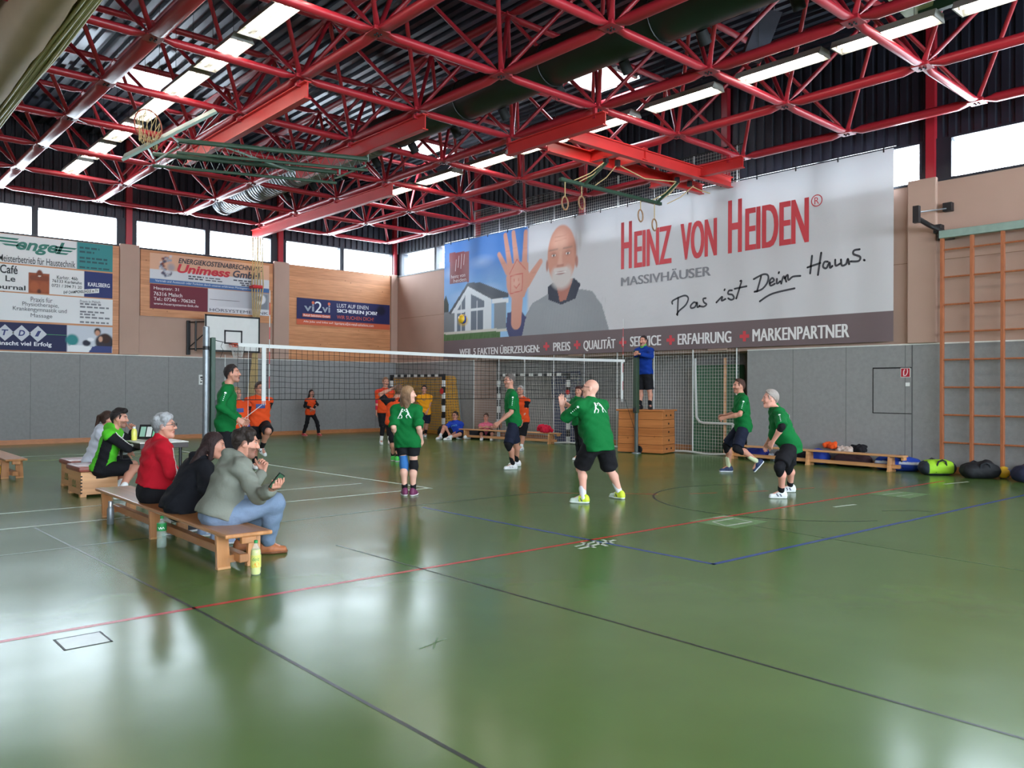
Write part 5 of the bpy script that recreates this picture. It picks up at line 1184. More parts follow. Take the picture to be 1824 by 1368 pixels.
# ================================================================== PEOPLE: joint positions in metres
PJ = {
 'lime': (1.78, {'P': (3.218, 12.092, 0.39), 'N': (3.33, 11.962, 0.948), 'H': (3.375, 11.921, 1.065), 'SR': (3.217, 11.82, 0.853), 'PR': (3.173, 12.012, 0.372), 'SL': (3.404, 12.148, 0.853), 'PL': (3.264, 12.172, 0.372), 'ER': (3.434, 11.716, 0.664), 'WR': (3.622, 11.906, 0.67), 'KR': (3.543, 11.781, 0.386), 'AR': (3.278, 11.553, 0.088), 'EL': (3.644, 12.278, 0.714), 'WL': (3.715, 12.497, 0.848), 'KL': (3.678, 12.309, 0.389), 'AL': (3.519, 12.567, 0.088), 'fw': (0.869, -0.494, 0), 'sd': (-0.494, -0.869, 0), 'gz': (0.833, -0.554, 0), 'TR': (0.803, -0.597, 0), 'TL': (0.851, -0.524, 0)}),
 'white': (1.68, {'P': (3.346, 13.09, 0.377), 'N': (3.472, 12.973, 0.893), 'H': (3.508, 12.94, 1.018), 'SR': (3.379, 12.851, 0.804), 'PR': (3.306, 13.012, 0.36), 'SL': (3.522, 13.136, 0.804), 'PL': (3.385, 13.168, 0.36), 'ER': (3.452, 12.664, 0.596), 'WR': (3.694, 12.707, 0.541), 'KR': (3.725, 12.889, 0.345), 'AR': (3.487, 12.644, 0.088), 'EL': (3.659, 13.281, 0.595), 'WL': (3.89, 13.381, 0.58), 'KL': (3.794, 13.128, 0.384), 'AL': (3.691, 13.382, 0.088), 'fw': (0.894, -0.448, 0), 'sd': (-0.448, -0.894, 0), 'gz': (0.894, -0.448, 0), 'TR': (0.894, -0.448, 0), 'TL': (0.894, -0.448, 0)}),
 'red': (1.80, {'P': (2.792, 8.712, 0.419), 'N': (2.844, 8.661, 0.969), 'H': (2.878, 8.63, 1.097), 'SR': (2.823, 8.48, 0.869), 'PR': (2.786, 8.618, 0.401), 'SL': (2.847, 8.861, 0.869), 'PL': (2.798, 8.805, 0.401), 'ER': (2.815, 8.254, 0.657), 'WR': (3.01, 8.397, 0.536), 'KR': (3.167, 8.836, 0.448), 'AR': (3.084, 8.534, 0.088), 'EL': (2.91, 9.03, 0.617), 'WL': (3.148, 9.124, 0.533), 'KL': (3.143, 9.073, 0.464), 'AL': (3.247, 9.258, 0.088), 'fw': (0.998, -0.063, 0), 'sd': (-0.063, -0.998, 0), 'gz': (0.831, -0.552, 0.07), 'TR': (0.998, -0.063, 0), 'TL': (0.998, -0.063, 0)}),
 'black': (1.70, {'P': (2.779, 7.867, 0.385), 'N': (2.977, 7.849, 0.814), 'H': (3.057, 7.776, 0.939), 'SR': (2.933, 7.691, 0.728), 'PR': (2.776, 7.779, 0.368), 'SL': (2.942, 8.014, 0.728), 'PL': (2.781, 7.956, 0.368), 'ER': (2.86, 7.466, 0.555), 'WR': (3.086, 7.583, 0.543), 'KR': (3.172, 7.902, 0.413), 'AR': (3.051, 7.649, 0.088), 'EL': (3.037, 8.241, 0.57), 'WL': (3.284, 8.141, 0.562), 'KL': (3.14, 8.166, 0.4), 'AL': (3.134, 8.174, 0.088), 'fw': (1, -0.028, 0), 'sd': (-0.028, -1, 0), 'gz': (0.891, -0.447, -0.087), 'TR': (0.958, -0.286, 0), 'TL': (0.958, -0.286, 0)}),
 'grey': (1.82, {'P': (2.791, 7, 0.39), 'N': (2.964, 6.976, 0.898), 'H': (3.011, 6.933, 1.008), 'SR': (2.912, 6.789, 0.802), 'PR': (2.781, 6.906, 0.372), 'SL': (2.95, 7.173, 0.802), 'PL': (2.8, 7.094, 0.372), 'ER': (2.975, 6.58, 0.577), 'WR': (2.969, 6.321, 0.662), 'KR': (3.192, 6.728, 0.492), 'AR': (3.223, 6.957, 0.088), 'EL': (3.107, 7.122, 0.536), 'WL': (3.299, 7.215, 0.707), 'KL': (3.232, 7.042, 0.467), 'AL': (3.111, 7.221, 0.088), 'fw': (0.995, -0.098, 0), 'sd': (-0.098, -0.995, 0), 'gz': (0.867, -0.493, -0.07), 'TR': (0.894, -0.448, 0), 'TL': (1, -0.028, 0)}),
 'longsleeve': (1.82, {'P': (4.774, 11.682, 0.976), 'N': (4.782, 11.671, 1.553), 'H': (4.836, 11.621, 1.702), 'SR': (4.694, 11.5, 1.451), 'PR': (4.731, 11.598, 0.958), 'SL': (4.867, 11.845, 1.451), 'PL': (4.816, 11.767, 0.958), 'ER': (4.554, 11.347, 1.217), 'WR': (4.761, 11.252, 1.056), 'KR': (4.734, 11.599, 0.53), 'AR': (4.713, 11.621, 0.088), 'EL': (4.922, 12.007, 1.189), 'WL': (5.141, 12.046, 1.03), 'KL': (4.897, 11.83, 0.524), 'AL': (4.888, 11.841, 0.088), 'fw': (0.894, -0.448, 0), 'sd': (-0.448, -0.894, 0), 'gz': (0.768, -0.636, 0.07), 'TR': (0.894, -0.448, 0), 'TL': (0.894, -0.448, 0)}),
 'woman': (1.60, {'P': (6.452, 9.456, 0.794), 'N': (6.437, 9.466, 1.289), 'H': (6.459, 9.445, 1.415), 'SR': (6.538, 9.348, 1.199), 'PR': (6.506, 9.392, 0.778), 'SL': (6.341, 9.58, 1.199), 'PL': (6.398, 9.519, 0.778), 'ER': (6.482, 9.228, 0.958), 'WR': (6.608, 9.338, 0.786), 'KR': (6.513, 9.389, 0.418), 'AR': (6.51, 9.395, 0.088), 'EL': (6.237, 9.485, 0.963), 'WL': (6.377, 9.625, 0.828), 'KL': (6.426, 9.497, 0.431), 'AL': (6.435, 9.492, 0.088), 'fw': (0.762, 0.648, 0), 'sd': (0.648, -0.762, 0), 'gz': (0.894, -0.448, 0), 'TR': (0.835, 0.55, 0), 'TL': (0.369, 0.93, 0)}),
 'profile': (1.79, {'P': (10.118, 11.348, 0.899), 'N': (10.082, 11.375, 1.478), 'H': (10.057, 11.396, 1.646), 'SR': (10.188, 11.532, 1.378), 'PR': (10.167, 11.427, 0.881), 'SL': (9.989, 11.209, 1.378), 'PL': (10.069, 11.269, 0.881), 'ER': (10.163, 11.543, 1.062), 'WR': (10.155, 11.745, 0.885), 'KR': (10.341, 11.53, 0.492), 'AR': (10.537, 11.698, 0.088), 'EL': (9.944, 11.201, 1.073), 'WL': (9.775, 11.337, 0.886), 'KL': (9.892, 11.215, 0.484), 'AL': (10.051, 11.266, 0.088), 'fw': (-0.851, 0.524, 0), 'sd': (0.524, 0.851, -0), 'gz': (-0.993, 0.115, 0), 'TR': (-0.851, 0.524, 0), 'TL': (-0.851, 0.524, 0)}),
 'big': (1.82, {'P': (8.101, 7.362, 0.811), 'N': (8.1, 7.519, 1.382), 'H': (8.105, 7.513, 1.511), 'SR': (8.315, 7.478, 1.284), 'PR': (8.195, 7.356, 0.793), 'SL': (7.886, 7.505, 1.284), 'PL': (8.006, 7.368, 0.793), 'ER': (8.176, 7.703, 1.116), 'WR': (8.125, 7.925, 1.267), 'KR': (8.401, 7.425, 0.403), 'AR': (8.507, 7.333, 0.088), 'EL': (7.861, 7.761, 1.105), 'WL': (7.994, 7.949, 1.252), 'KL': (8.027, 7.621, 0.427), 'AL': (7.806, 7.358, 0.088), 'fw': (0.063, 0.998, 0), 'sd': (0.998, -0.063, 0), 'gz': (-0.545, 0.827, 0.139), 'TR': (0.028, 1, 0), 'TL': (-0.55, 0.835, 0)}),
 'greenback': (1.53, {'P': (12.419, 11.846, 0.828), 'N': (12.389, 11.869, 1.325), 'H': (12.414, 11.845, 1.456), 'SR': (12.423, 12.007, 1.24), 'PR': (12.435, 11.924, 0.813), 'SL': (12.364, 11.723, 1.24), 'PL': (12.403, 11.768, 0.813), 'ER': (12.374, 12.052, 1.12), 'WR': (12.183, 11.997, 1.006), 'KR': (12.463, 11.902, 0.469), 'AR': (12.466, 11.902, 0.088), 'EL': (12.317, 11.766, 1.103), 'WL': (12.358, 11.969, 1.004), 'KL': (12.416, 11.759, 0.477), 'AL': (12.454, 11.728, 0.088), 'fw': (-0.979, 0.202, 0), 'sd': (0.202, 0.979, -0), 'gz': (-0.949, -0.315, 0), 'TR': (-0.979, 0.202, 0), 'TL': (-0.979, 0.202, 0)}),
 'running': (1.78, {'P': (12.811, 8.152, 0.851), 'N': (12.784, 8.172, 1.427), 'H': (12.753, 8.199, 1.569), 'SR': (12.919, 8.305, 1.328), 'PR': (12.875, 8.219, 0.833), 'SL': (12.659, 8.032, 1.328), 'PL': (12.747, 8.085, 0.833), 'ER': (13.02, 8.44, 1.072), 'WR': (13.05, 8.701, 1.023), 'KR': (12.812, 8.479, 0.489), 'AR': (12.838, 8.459, 0.088), 'EL': (12.491, 8.006, 1.073), 'WL': (12.414, 8.253, 1.008), 'KL': (12.514, 8.075, 0.465), 'AL': (12.753, 7.808, 0.232), 'fw': (-0.724, 0.69, 0), 'sd': (0.69, 0.724, -0), 'gz': (-0.869, 0.494, 0), 'TR': (-0.803, 0.597, 0), 'TL': (-0.441, 0.467, -0.766)}),
 'old': (1.74, {'P': (10.458, 5.91, 0.741), 'N': (10.295, 6.05, 1.275), 'H': (10.253, 6.087, 1.377), 'SR': (10.463, 6.146, 1.185), 'PR': (10.527, 5.968, 0.724), 'SL': (10.182, 5.907, 1.185), 'PL': (10.389, 5.851, 0.724), 'ER': (10.61, 6.225, 0.936), 'WR': (10.686, 6.378, 0.739), 'KR': (10.782, 6.101, 0.409), 'AR': (11.026, 6.211, 0.088), 'EL': (9.992, 5.754, 1.011), 'WL': (10.03, 5.909, 0.805), 'KL': (10.058, 5.823, 0.457), 'AL': (10.286, 5.929, 0.088), 'fw': (-0.648, 0.762, 0), 'sd': (0.762, 0.648, -0), 'gz': (-0.685, 0.725, 0.07), 'TR': (-0.724, 0.69, 0), 'TL': (-0.687, 0.727, 0)}),
 'referee': (1.76, {'P': (15.137, 12.298, 1.929), 'N': (15.123, 12.306, 2.516), 'H': (15.112, 12.315, 2.649), 'SR': (15.124, 12.491, 2.417), 'PR': (15.137, 12.389, 1.912), 'SL': (15.126, 12.118, 2.417), 'PL': (15.138, 12.206, 1.912), 'ER': (14.896, 12.356, 2.27), 'WR': (14.711, 12.187, 2.352), 'KR': (15.124, 12.404, 1.489), 'AR': (15.117, 12.413, 1.118), 'EL': (14.933, 11.935, 2.273), 'WL': (14.712, 12.07, 2.322), 'KL': (15.176, 12.175, 1.49), 'AL': (15.189, 12.167, 1.118), 'fw': (-1, -0.006, 0), 'sd': (-0.006, 1, 0), 'gz': (-0.992, -0.111, -0.052), 'TR': (-0.993, 0.115, 0), 'TL': (-0.664, -0.747, 0)}),
 'bluesleeve': (1.60, {'P': (5.906, 13.887, 0.784), 'N': (5.88, 13.906, 1.27), 'H': (5.864, 13.919, 1.388), 'SR': (5.719, 13.937, 1.18), 'PR': (5.824, 13.904, 0.768), 'SL': (6.051, 13.869, 1.18), 'PL': (5.987, 13.87, 0.768), 'ER': (5.774, 13.89, 0.984), 'WR': (5.737, 13.75, 0.792), 'KR': (5.847, 13.886, 0.489), 'AR': (5.835, 13.9, 0.088), 'EL': (6.029, 13.89, 0.951), 'WL': (6.025, 13.736, 0.767), 'KL': (5.977, 13.882, 0.485), 'AL': (6.003, 13.862, 0.088), 'fw': (-0.202, -0.979, 0), 'sd': (-0.979, 0.202, 0), 'gz': (0.146, -0.989, 0), 'TR': (-0.202, -0.979, 0), 'TL': (-0.202, -0.979, 0)}),
 'kneeup': (1.78, {'P': (6.474, 14.318, 0.833), 'N': (6.463, 14.325, 1.342), 'H': (6.477, 14.311, 1.477), 'SR': (6.28, 14.362, 1.242), 'PR': (6.384, 14.337, 0.815), 'SL': (6.65, 14.285, 1.242), 'PL': (6.565, 14.3, 0.815), 'ER': (6.308, 14.338, 1.114), 'WR': (6.322, 14.513, 0.913), 'KR': (6.418, 14.309, 0.513), 'AR': (6.391, 14.337, 0.088), 'EL': (6.615, 14.318, 1.091), 'WL': (6.64, 14.297, 0.882), 'KL': (6.452, 13.891, 0.714), 'AL': (6.456, 14.174, 0.394), 'fw': (-0.202, -0.979, 0), 'sd': (-0.979, 0.202, 0), 'gz': (0.059, -0.998, 0), 'TR': (-0.202, -0.979, 0), 'TL': (0.126, -0.857, -0.5)}),
 'girl': (1.48, {'P': (12.111, 23.091, 0.721), 'N': (12.108, 23.09, 1.176), 'H': (12.133, 23.067, 1.334), 'SR': (11.969, 23.07, 1.094), 'PR': (12.035, 23.08, 0.706), 'SL': (12.247, 23.111, 1.094), 'PL': (12.187, 23.102, 0.706), 'ER': (11.928, 23.108, 0.915), 'WR': (12.042, 22.925, 0.865), 'KR': (12.007, 23.107, 0.425), 'AR': (11.931, 23.177, 0.088), 'EL': (12.319, 23.049, 0.983), 'WL': (12.139, 22.999, 0.863), 'KL': (12.299, 23.005, 0.421), 'AL': (12.341, 22.97, 0.088), 'fw': (0.146, -0.989, 0), 'sd': (-0.989, -0.146, 0), 'gz': (-0.028, -1, 0), 'TR': (0.315, -0.949, 0), 'TL': (0.146, -0.989, 0)}),
 'redsleeve': (1.76, {'P': (11.816, 18.402, 0.942), 'N': (11.823, 18.391, 1.495), 'H': (11.832, 18.381, 1.66), 'SR': (11.655, 18.477, 1.397), 'PR': (11.734, 18.443, 0.924), 'SL': (11.988, 18.31, 1.397), 'PL': (11.897, 18.361, 0.924), 'ER': (11.643, 18.489, 1.151), 'WR': (11.633, 18.5, 0.882), 'KR': (11.773, 18.412, 0.479), 'AR': (11.742, 18.442, 0.088), 'EL': (11.905, 18.35, 0.957), 'WL': (11.799, 18.399, 0.598), 'KL': (11.91, 18.353, 0.477), 'AL': (11.936, 18.333, 0.088), 'fw': (-0.448, -0.894, 0), 'sd': (-0.894, 0.448, 0), 'gz': (-0.202, -0.979, 0), 'TR': (-0.448, -0.894, 0), 'TL': (-0.448, -0.894, 0)}),
 'armup': (1.66, {'P': (9.229, 14.013, 0.79), 'N': (9.268, 13.974, 1.308), 'H': (9.301, 13.943, 1.458), 'SR': (9.411, 13.889, 1.216), 'PR': (9.302, 13.967, 0.774), 'SL': (9.111, 14.073, 1.216), 'PL': (9.155, 14.058, 0.774), 'ER': (9.365, 13.931, 1.02), 'WR': (9.369, 14.017, 0.787), 'KR': (9.291, 13.98, 0.456), 'AR': (9.294, 13.98, 0.088), 'EL': (8.993, 14.177, 1.376), 'WL': (9.239, 14.015, 1.515), 'KL': (9.197, 14.023, 0.469), 'AL': (9.323, 14.191, 0.088), 'fw': (0.524, 0.851, 0), 'sd': (0.851, -0.524, 0), 'gz': (0.781, 0.618, 0.087), 'TR': (0.784, 0.621, 0), 'TL': (0.524, 0.851, 0)}),
 'yellow': (1.68, {'P': (14.607, 20.47, 0.763), 'N': (14.59, 20.481, 1.317), 'H': (14.589, 20.481, 1.473), 'SR': (14.46, 20.598, 1.223), 'PR': (14.542, 20.528, 0.746), 'SL': (14.726, 20.361, 1.223), 'PL': (14.673, 20.412, 0.746), 'ER': (14.463, 20.596, 1.039), 'WR': (14.465, 20.478, 0.817), 'KR': (14.377, 20.261, 0.48), 'AR': (14.52, 20.46, 0.088), 'EL': (14.722, 20.366, 1.041), 'WL': (14.611, 20.328, 0.818), 'KL': (14.649, 20.436, 0.417), 'AL': (14.625, 20.459, 0.088), 'fw': (-0.664, -0.747, 0), 'sd': (-0.747, 0.664, 0), 'gz': (-0.726, -0.686, -0.052), 'TR': (-0.683, -0.645, -0.342), 'TL': (-0.664, -0.747, 0)}),
 'orangeback': (1.58, {'P': (13.287, 14.554, 0.74), 'N': (13.263, 14.571, 1.299), 'H': (13.241, 14.589, 1.463), 'SR': (13.228, 14.731, 1.211), 'PR': (13.268, 14.633, 0.724), 'SL': (13.305, 14.405, 1.211), 'PL': (13.306, 14.474, 0.724), 'ER': (13.248, 14.715, 0.995), 'WR': (13.219, 14.743, 0.735), 'KR': (13.251, 14.652, 0.368), 'AR': (13.222, 14.68, 0.088), 'EL': (13.271, 14.437, 1.002), 'WL': (13.214, 14.472, 0.703), 'KL': (13.258, 14.519, 0.374), 'AL': (13.24, 14.537, 0.088), 'fw': (-0.973, -0.231, 0), 'sd': (-0.231, 0.973, 0), 'gz': (-0.949, -0.315, 0), 'TR': (-0.973, -0.231, 0), 'TL': (-0.973, -0.231, 0)}),
 'blueshirt': (1.76, {'P': (14.933, 19.249, 0.113), 'N': (14.88, 19.293, 0.534), 'H': (14.878, 19.293, 0.685), 'SR': (14.818, 19.454, 0.436), 'PR': (14.897, 19.333, 0.096), 'SL': (14.966, 19.112, 0.436), 'PL': (14.969, 19.165, 0.096), 'ER': (14.557, 19.337, 0.338), 'WR': (14.498, 19.121, 0.199), 'KR': (14.563, 19.429, 0.352), 'AR': (14.28, 19.241, 0.088), 'EL': (14.946, 19.131, 0.286), 'WL': (14.756, 19.266, 0.135), 'KL': (14.696, 18.837, 0.155), 'AL': (14.281, 18.806, 0.088), 'fw': (-0.918, -0.397, 0), 'sd': (-0.397, 0.918, 0), 'gz': (-0.949, -0.315, 0), 'TR': (-0.989, -0.146, 0), 'TL': (-0.93, 0.369, 0)}),
 'pink': (1.62, {'P': (15.543, 18.641, 0.114), 'N': (15.54, 18.64, 0.483), 'H': (15.539, 18.64, 0.651), 'SR': (15.441, 18.758, 0.392), 'PR': (15.489, 18.705, 0.097), 'SL': (15.641, 18.523, 0.392), 'PL': (15.598, 18.576, 0.097), 'ER': (15.246, 18.571, 0.326), 'WR': (15.202, 18.336, 0.37), 'KR': (15.192, 18.478, 0.232), 'AR': (14.989, 18.179, 0.088), 'EL': (15.492, 18.296, 0.33), 'WL': (15.276, 18.193, 0.373), 'KL': (15.428, 18.245, 0.235), 'AL': (15.195, 17.969, 0.088), 'fw': (-0.762, -0.648, 0), 'sd': (-0.648, 0.762, 0), 'gz': (-0.805, -0.593, 0), 'TR': (-0.762, -0.648, 0), 'TL': (-0.762, -0.648, 0)}),
}
# ================================================================== PEOPLE: bodies grown as one smooth surface
V3 = lambda *a: np.array(a, float)
def unit(v): return v / (np.linalg.norm(v) + 1e-9)
class Sdf:
    """smooth union of rounded cones / ellipsoids, meshed with surface nets on a graded grid"""
    def __init__(s): s.p = []
    def cone(s, a, b, ra, rb, k=.03, lab=0, sub=False, flat=False): s.p.append(('c', np.array(a, float), np.array(b, float), ra, rb, k, lab, 'flat' if flat else sub)); return s
    def ball(s, a, r, k=.03, lab=0, sub=False): return s.cone(a, np.array(a, float) + (0, 0, 1e-4), r, r, k, lab, sub)
    def ell(s, c, ax, r, k=.03, lab=0, sub=False): s.p.append(('e', np.array(c, float), np.array(ax, float), np.array(r, float), 0, k, lab, sub)); return s
    def plane(s, pt, n, lab=None): s.p.append(('p', np.array(pt, float), unit(np.array(n, float)), 0, 0, 0, lab, False)); return s   # keep the side n points away from
    def bounds(s):
        lo, hi = [], []
        for p in s.p:
            if p[0] == 'c' and p[7] is not True: r = max(p[3], p[4]); lo.append(np.minimum(p[1], p[2]) - r); hi.append(np.maximum(p[1], p[2]) + r)
            if p[0] == 'e' and p[7] is not True: r = p[3].max(); lo.append(p[1] - r); hi.append(p[1] + r)
        return np.min(lo, 0) - .03, np.max(hi, 0) + .03
    def mesh(s, vox, fine=(), warp=None):
        lo, hi = s.bounds(); ax = []
        for d in range(3):
            x = lo[d]; g = [x]
            while x < hi[d]:
                st = vox
                for c, r, fv in fine:
                    if c[d] - r < x < c[d] + r: st = min(st, fv)
                x += st; g.append(x)
            ax.append(np.array(g))
        X, Y, Z = ax; n = [len(a) for a in ax]
        F_ = np.full(n, .5, np.float32); Lb = np.zeros(n, np.int8); B_ = np.full(n, .5, np.float32)
        for p in s.p:
            if p[0] == 'p':
                d = (X[:, None, None] - p[1][0]) * p[2][0] + (Y[None, :, None] - p[1][1]) * p[2][1] + (Z[None, None, :] - p[1][2]) * p[2][2]
                F_ = np.maximum(F_, d.astype(np.float32)); continue
            kind, a, b, ra, rb, k, lab, sub = p; m = k + .035
            if kind == 'c': l = np.minimum(a - ra, b - rb) - m; h = np.maximum(a + ra, b + rb) + m
            else: l = a - ra.max() - m; h = a + ra.max() + m
            sl = tuple(slice(max(np.searchsorted(ax[d], l[d]) - 1, 0), np.searchsorted(ax[d], h[d]) + 1) for d in range(3))
            x, y, z = X[sl[0]][:, None, None], Y[sl[1]][None, :, None], Z[sl[2]][None, None, :]
            if kind == 'c':
                q = b - a; px, py, pz = x - a[0], y - a[1], z - a[2]
                t = np.clip((px * q[0] + py * q[1] + pz * q[2]) / (q @ q + 1e-12), 0, 1)
                D = np.sqrt((px - t * q[0]) ** 2 + (py - t * q[1]) ** 2 + (pz - t * q[2]) ** 2) - (ra + (rb - ra) * t)
                if sub == 'flat': ql = np.linalg.norm(q) + 1e-9; D = np.maximum(D, (px * q[0] + py * q[1] + pz * q[2]) / ql - ql)
            else:
                px, py, pz = x - a[0], y - a[1], z - a[2]
                u = [px * b[i][0] + py * b[i][1] + pz * b[i][2] for i in range(3)]
                k0 = np.sqrt(sum((u[i] / ra[i]) ** 2 for i in range(3))); k1 = np.sqrt(sum((u[i] / ra[i] ** 2) ** 2 for i in range(3)))
                D = k0 * (k0 - 1) / (k1 + 1e-9)
            D = D.astype(np.float32); f = F_[sl]
            if sub is True:
                h_ = np.maximum(k - np.abs(f + D), 0) / k; F_[sl] = np.maximum(f, -D) + h_ * h_ * k * .25
            else:
                h_ = np.maximum(k - np.abs(f - D), 0) / k; F_[sl] = np.minimum(f, D) - h_ * h_ * k * .25
                c = D < B_[sl]; B_[sl] = np.where(c, D, B_[sl]); Lb[sl] = np.where(c, lab, Lb[sl])
        if warp is not None: F_ = F_ + warp(X[:, None, None], Y[None, :, None], Z[None, None, :]).astype(np.float32)
        return surfnet(F_, X, Y, Z, Lb)
EDG = [((0, 0, 0), (1, 0, 0)), ((0, 1, 0), (1, 1, 0)), ((0, 0, 1), (1, 0, 1)), ((0, 1, 1), (1, 1, 1)), ((0, 0, 0), (0, 1, 0)), ((1, 0, 0), (1, 1, 0)), ((0, 0, 1), (0, 1, 1)), ((1, 0, 1), (1, 1, 1)),
       ((0, 0, 0), (0, 0, 1)), ((1, 0, 0), (1, 0, 1)), ((0, 1, 0), (0, 1, 1)), ((1, 1, 0), (1, 1, 1))]
def surfnet(f, X, Y, Z, lab):
    s = f < 0; n = np.array(f.shape) - 1
    cnt = np.zeros(n, np.int8)
    for i in (0, 1):
        for j in (0, 1):
            for k in (0, 1): cnt += s[i:n[0] + i, j:n[1] + j, k:n[2] + k]
    I, J, K = np.nonzero((cnt > 0) & (cnt < 8)); m = len(I)
    pos = np.zeros((m, 3)); num = np.zeros(m)
    for a, b in EDG:
        fa = f[I + a[0], J + a[1], K + a[2]]; fb = f[I + b[0], J + b[1], K + b[2]]; c = (fa < 0) != (fb < 0)
        t = np.where(c, fa / np.where(c, fa - fb, 1), 0)
        pa = np.stack([X[I + a[0]], Y[J + a[1]], Z[K + a[2]]], 1); pb = np.stack([X[I + b[0]], Y[J + b[1]], Z[K + b[2]]], 1)
        pos += np.where(c[:, None], pa + (pb - pa) * t[:, None], 0); num += c
    pos /= num[:, None]
    idx = np.full(n, -1, np.int32); idx[I, J, K] = np.arange(m)
    faces = []
    for d in range(3):
        sl0 = [slice(None)] * 3; sl1 = [slice(None)] * 3; sl0[d] = slice(0, -1); sl1[d] = slice(1, None)
        a, b = s[tuple(sl0)], s[tuple(sl1)]
        e, g = [q for q in range(3) if q != d]
        w = np.array(np.nonzero(a != b)); 
        ok = (w[e] > 0) & (w[g] > 0) & (w[e] < n[e]) & (w[g] < n[g]); w = w[:, ok]
        def cell(de, dg):
            c = [w[0].copy(), w[1].copy(), w[2].copy()]; c[e] = c[e] - de; c[g] = c[g] - dg; return idx[c[0], c[1], c[2]]
        q = np.stack([cell(1, 1), cell(0, 1), cell(0, 0), cell(1, 0)], 1)
        flip = ~a[w[0], w[1], w[2]] if d != 1 else a[w[0], w[1], w[2]]
        q[flip] = q[flip][:, ::-1]; faces.append(q)
    L = lab[I, J, K]
    for q in EDG[:1]: pass
    return pos, np.vstack(faces), L
def fast_mesh(name, v, f, m, parent, org, cols=None):
    me = bpy.data.meshes.new(name); nv, nf = len(v), len(f)
    me.vertices.add(nv); me.vertices.foreach_set('co', (v - org).astype(np.float32).ravel())
    me.loops.add(nf * 4); me.loops.foreach_set('vertex_index', f.astype(np.int32).ravel())
    me.polygons.add(nf); me.polygons.foreach_set('loop_start', np.arange(0, nf * 4, 4, dtype=np.int32))
    me.polygons.foreach_set('use_smooth', np.ones(nf, bool)); me.materials.append(m); me.update(calc_edges=True); me.validate()
    if cols is not None:
        ca = me.color_attributes.new('Col', 'FLOAT_COLOR', 'POINT'); ca.data.foreach_set('color', np.concatenate([cols, np.ones((nv, 1))], 1).astype(np.float32).ravel())
    o = bpy.data.objects.new(name, me); COL.objects.link(o); o.parent = parent; return o

M_skin = vcol_mat('skin', .5, .05, 120., spec=.4); M_cloth = vcol_mat('sports_cloth', .85, .6, 22., spec=.2); M_hair = vcol_mat('hair', .6, .5, 160.)
M_shoe = vcol_mat('shoe_leather', .5, .1, 80.)
SKIN = (200, 140, 118)
def hand(s, w, hd, pn, k, curl=.5, spread=.12, lab=0):
    """palm, four jointed fingers and a thumb; hd: towards the fingers, pn: palm normal (fingers close towards it)"""
    hd = unit(hd); pn = unit(pn - hd * (pn @ hd)); sd = np.cross(hd, pn)
    for i, o in enumerate((-.029, -.010, .010, .027)):
        s.cone(w + sd * o * .6 * k, w + hd * (.082 - .006 * abs(i - 1.2)) * k + sd * o * k, .015 * k, .0125 * k, .012, lab)
    for i, (o, ln) in enumerate(zip((-.030, -.010, .010, .028), (.070, .078, .074, .058))):
        p = w + hd * (.082 - .006 * abs(i - 1.2)) * k + sd * o * k; a = curl * (.75 + .12 * i); d = hd + sd * o * spread * 12
        for seg, fr in ((0, .46), (1, .32), (2, .26)):
            d2 = unit(d) * math.cos(a) + pn * math.sin(a); q = p + d2 * ln * fr * k
            s.cone(p, q, (.0098 - .0008 * seg) * k, (.0090 - .0009 * seg) * k, .004, lab); p = q; a = min(a + curl * .75, 2.6)
    t0 = w + hd * .02 * k - sd * .024 * k + pn * .008 * k; d = unit(hd * .75 - sd * .62 + pn * .35)
    t1 = t0 + d * .045 * k; t2 = t1 + unit(d * (1 - .4 * curl) + hd * .35 + pn * .5 * curl) * .034 * k; t3 = t2 + unit(hd * .8 + pn * (.3 + .5 * curl) + sd * .1) * .026 * k
    s.cone(t0, t1, .0165 * k, .0125 * k, .012, lab); s.cone(t1, t2, .0122 * k, .0108 * k, .005, lab); s.cone(t2, t3, .0105 * k, .0085 * k, .005, lab)

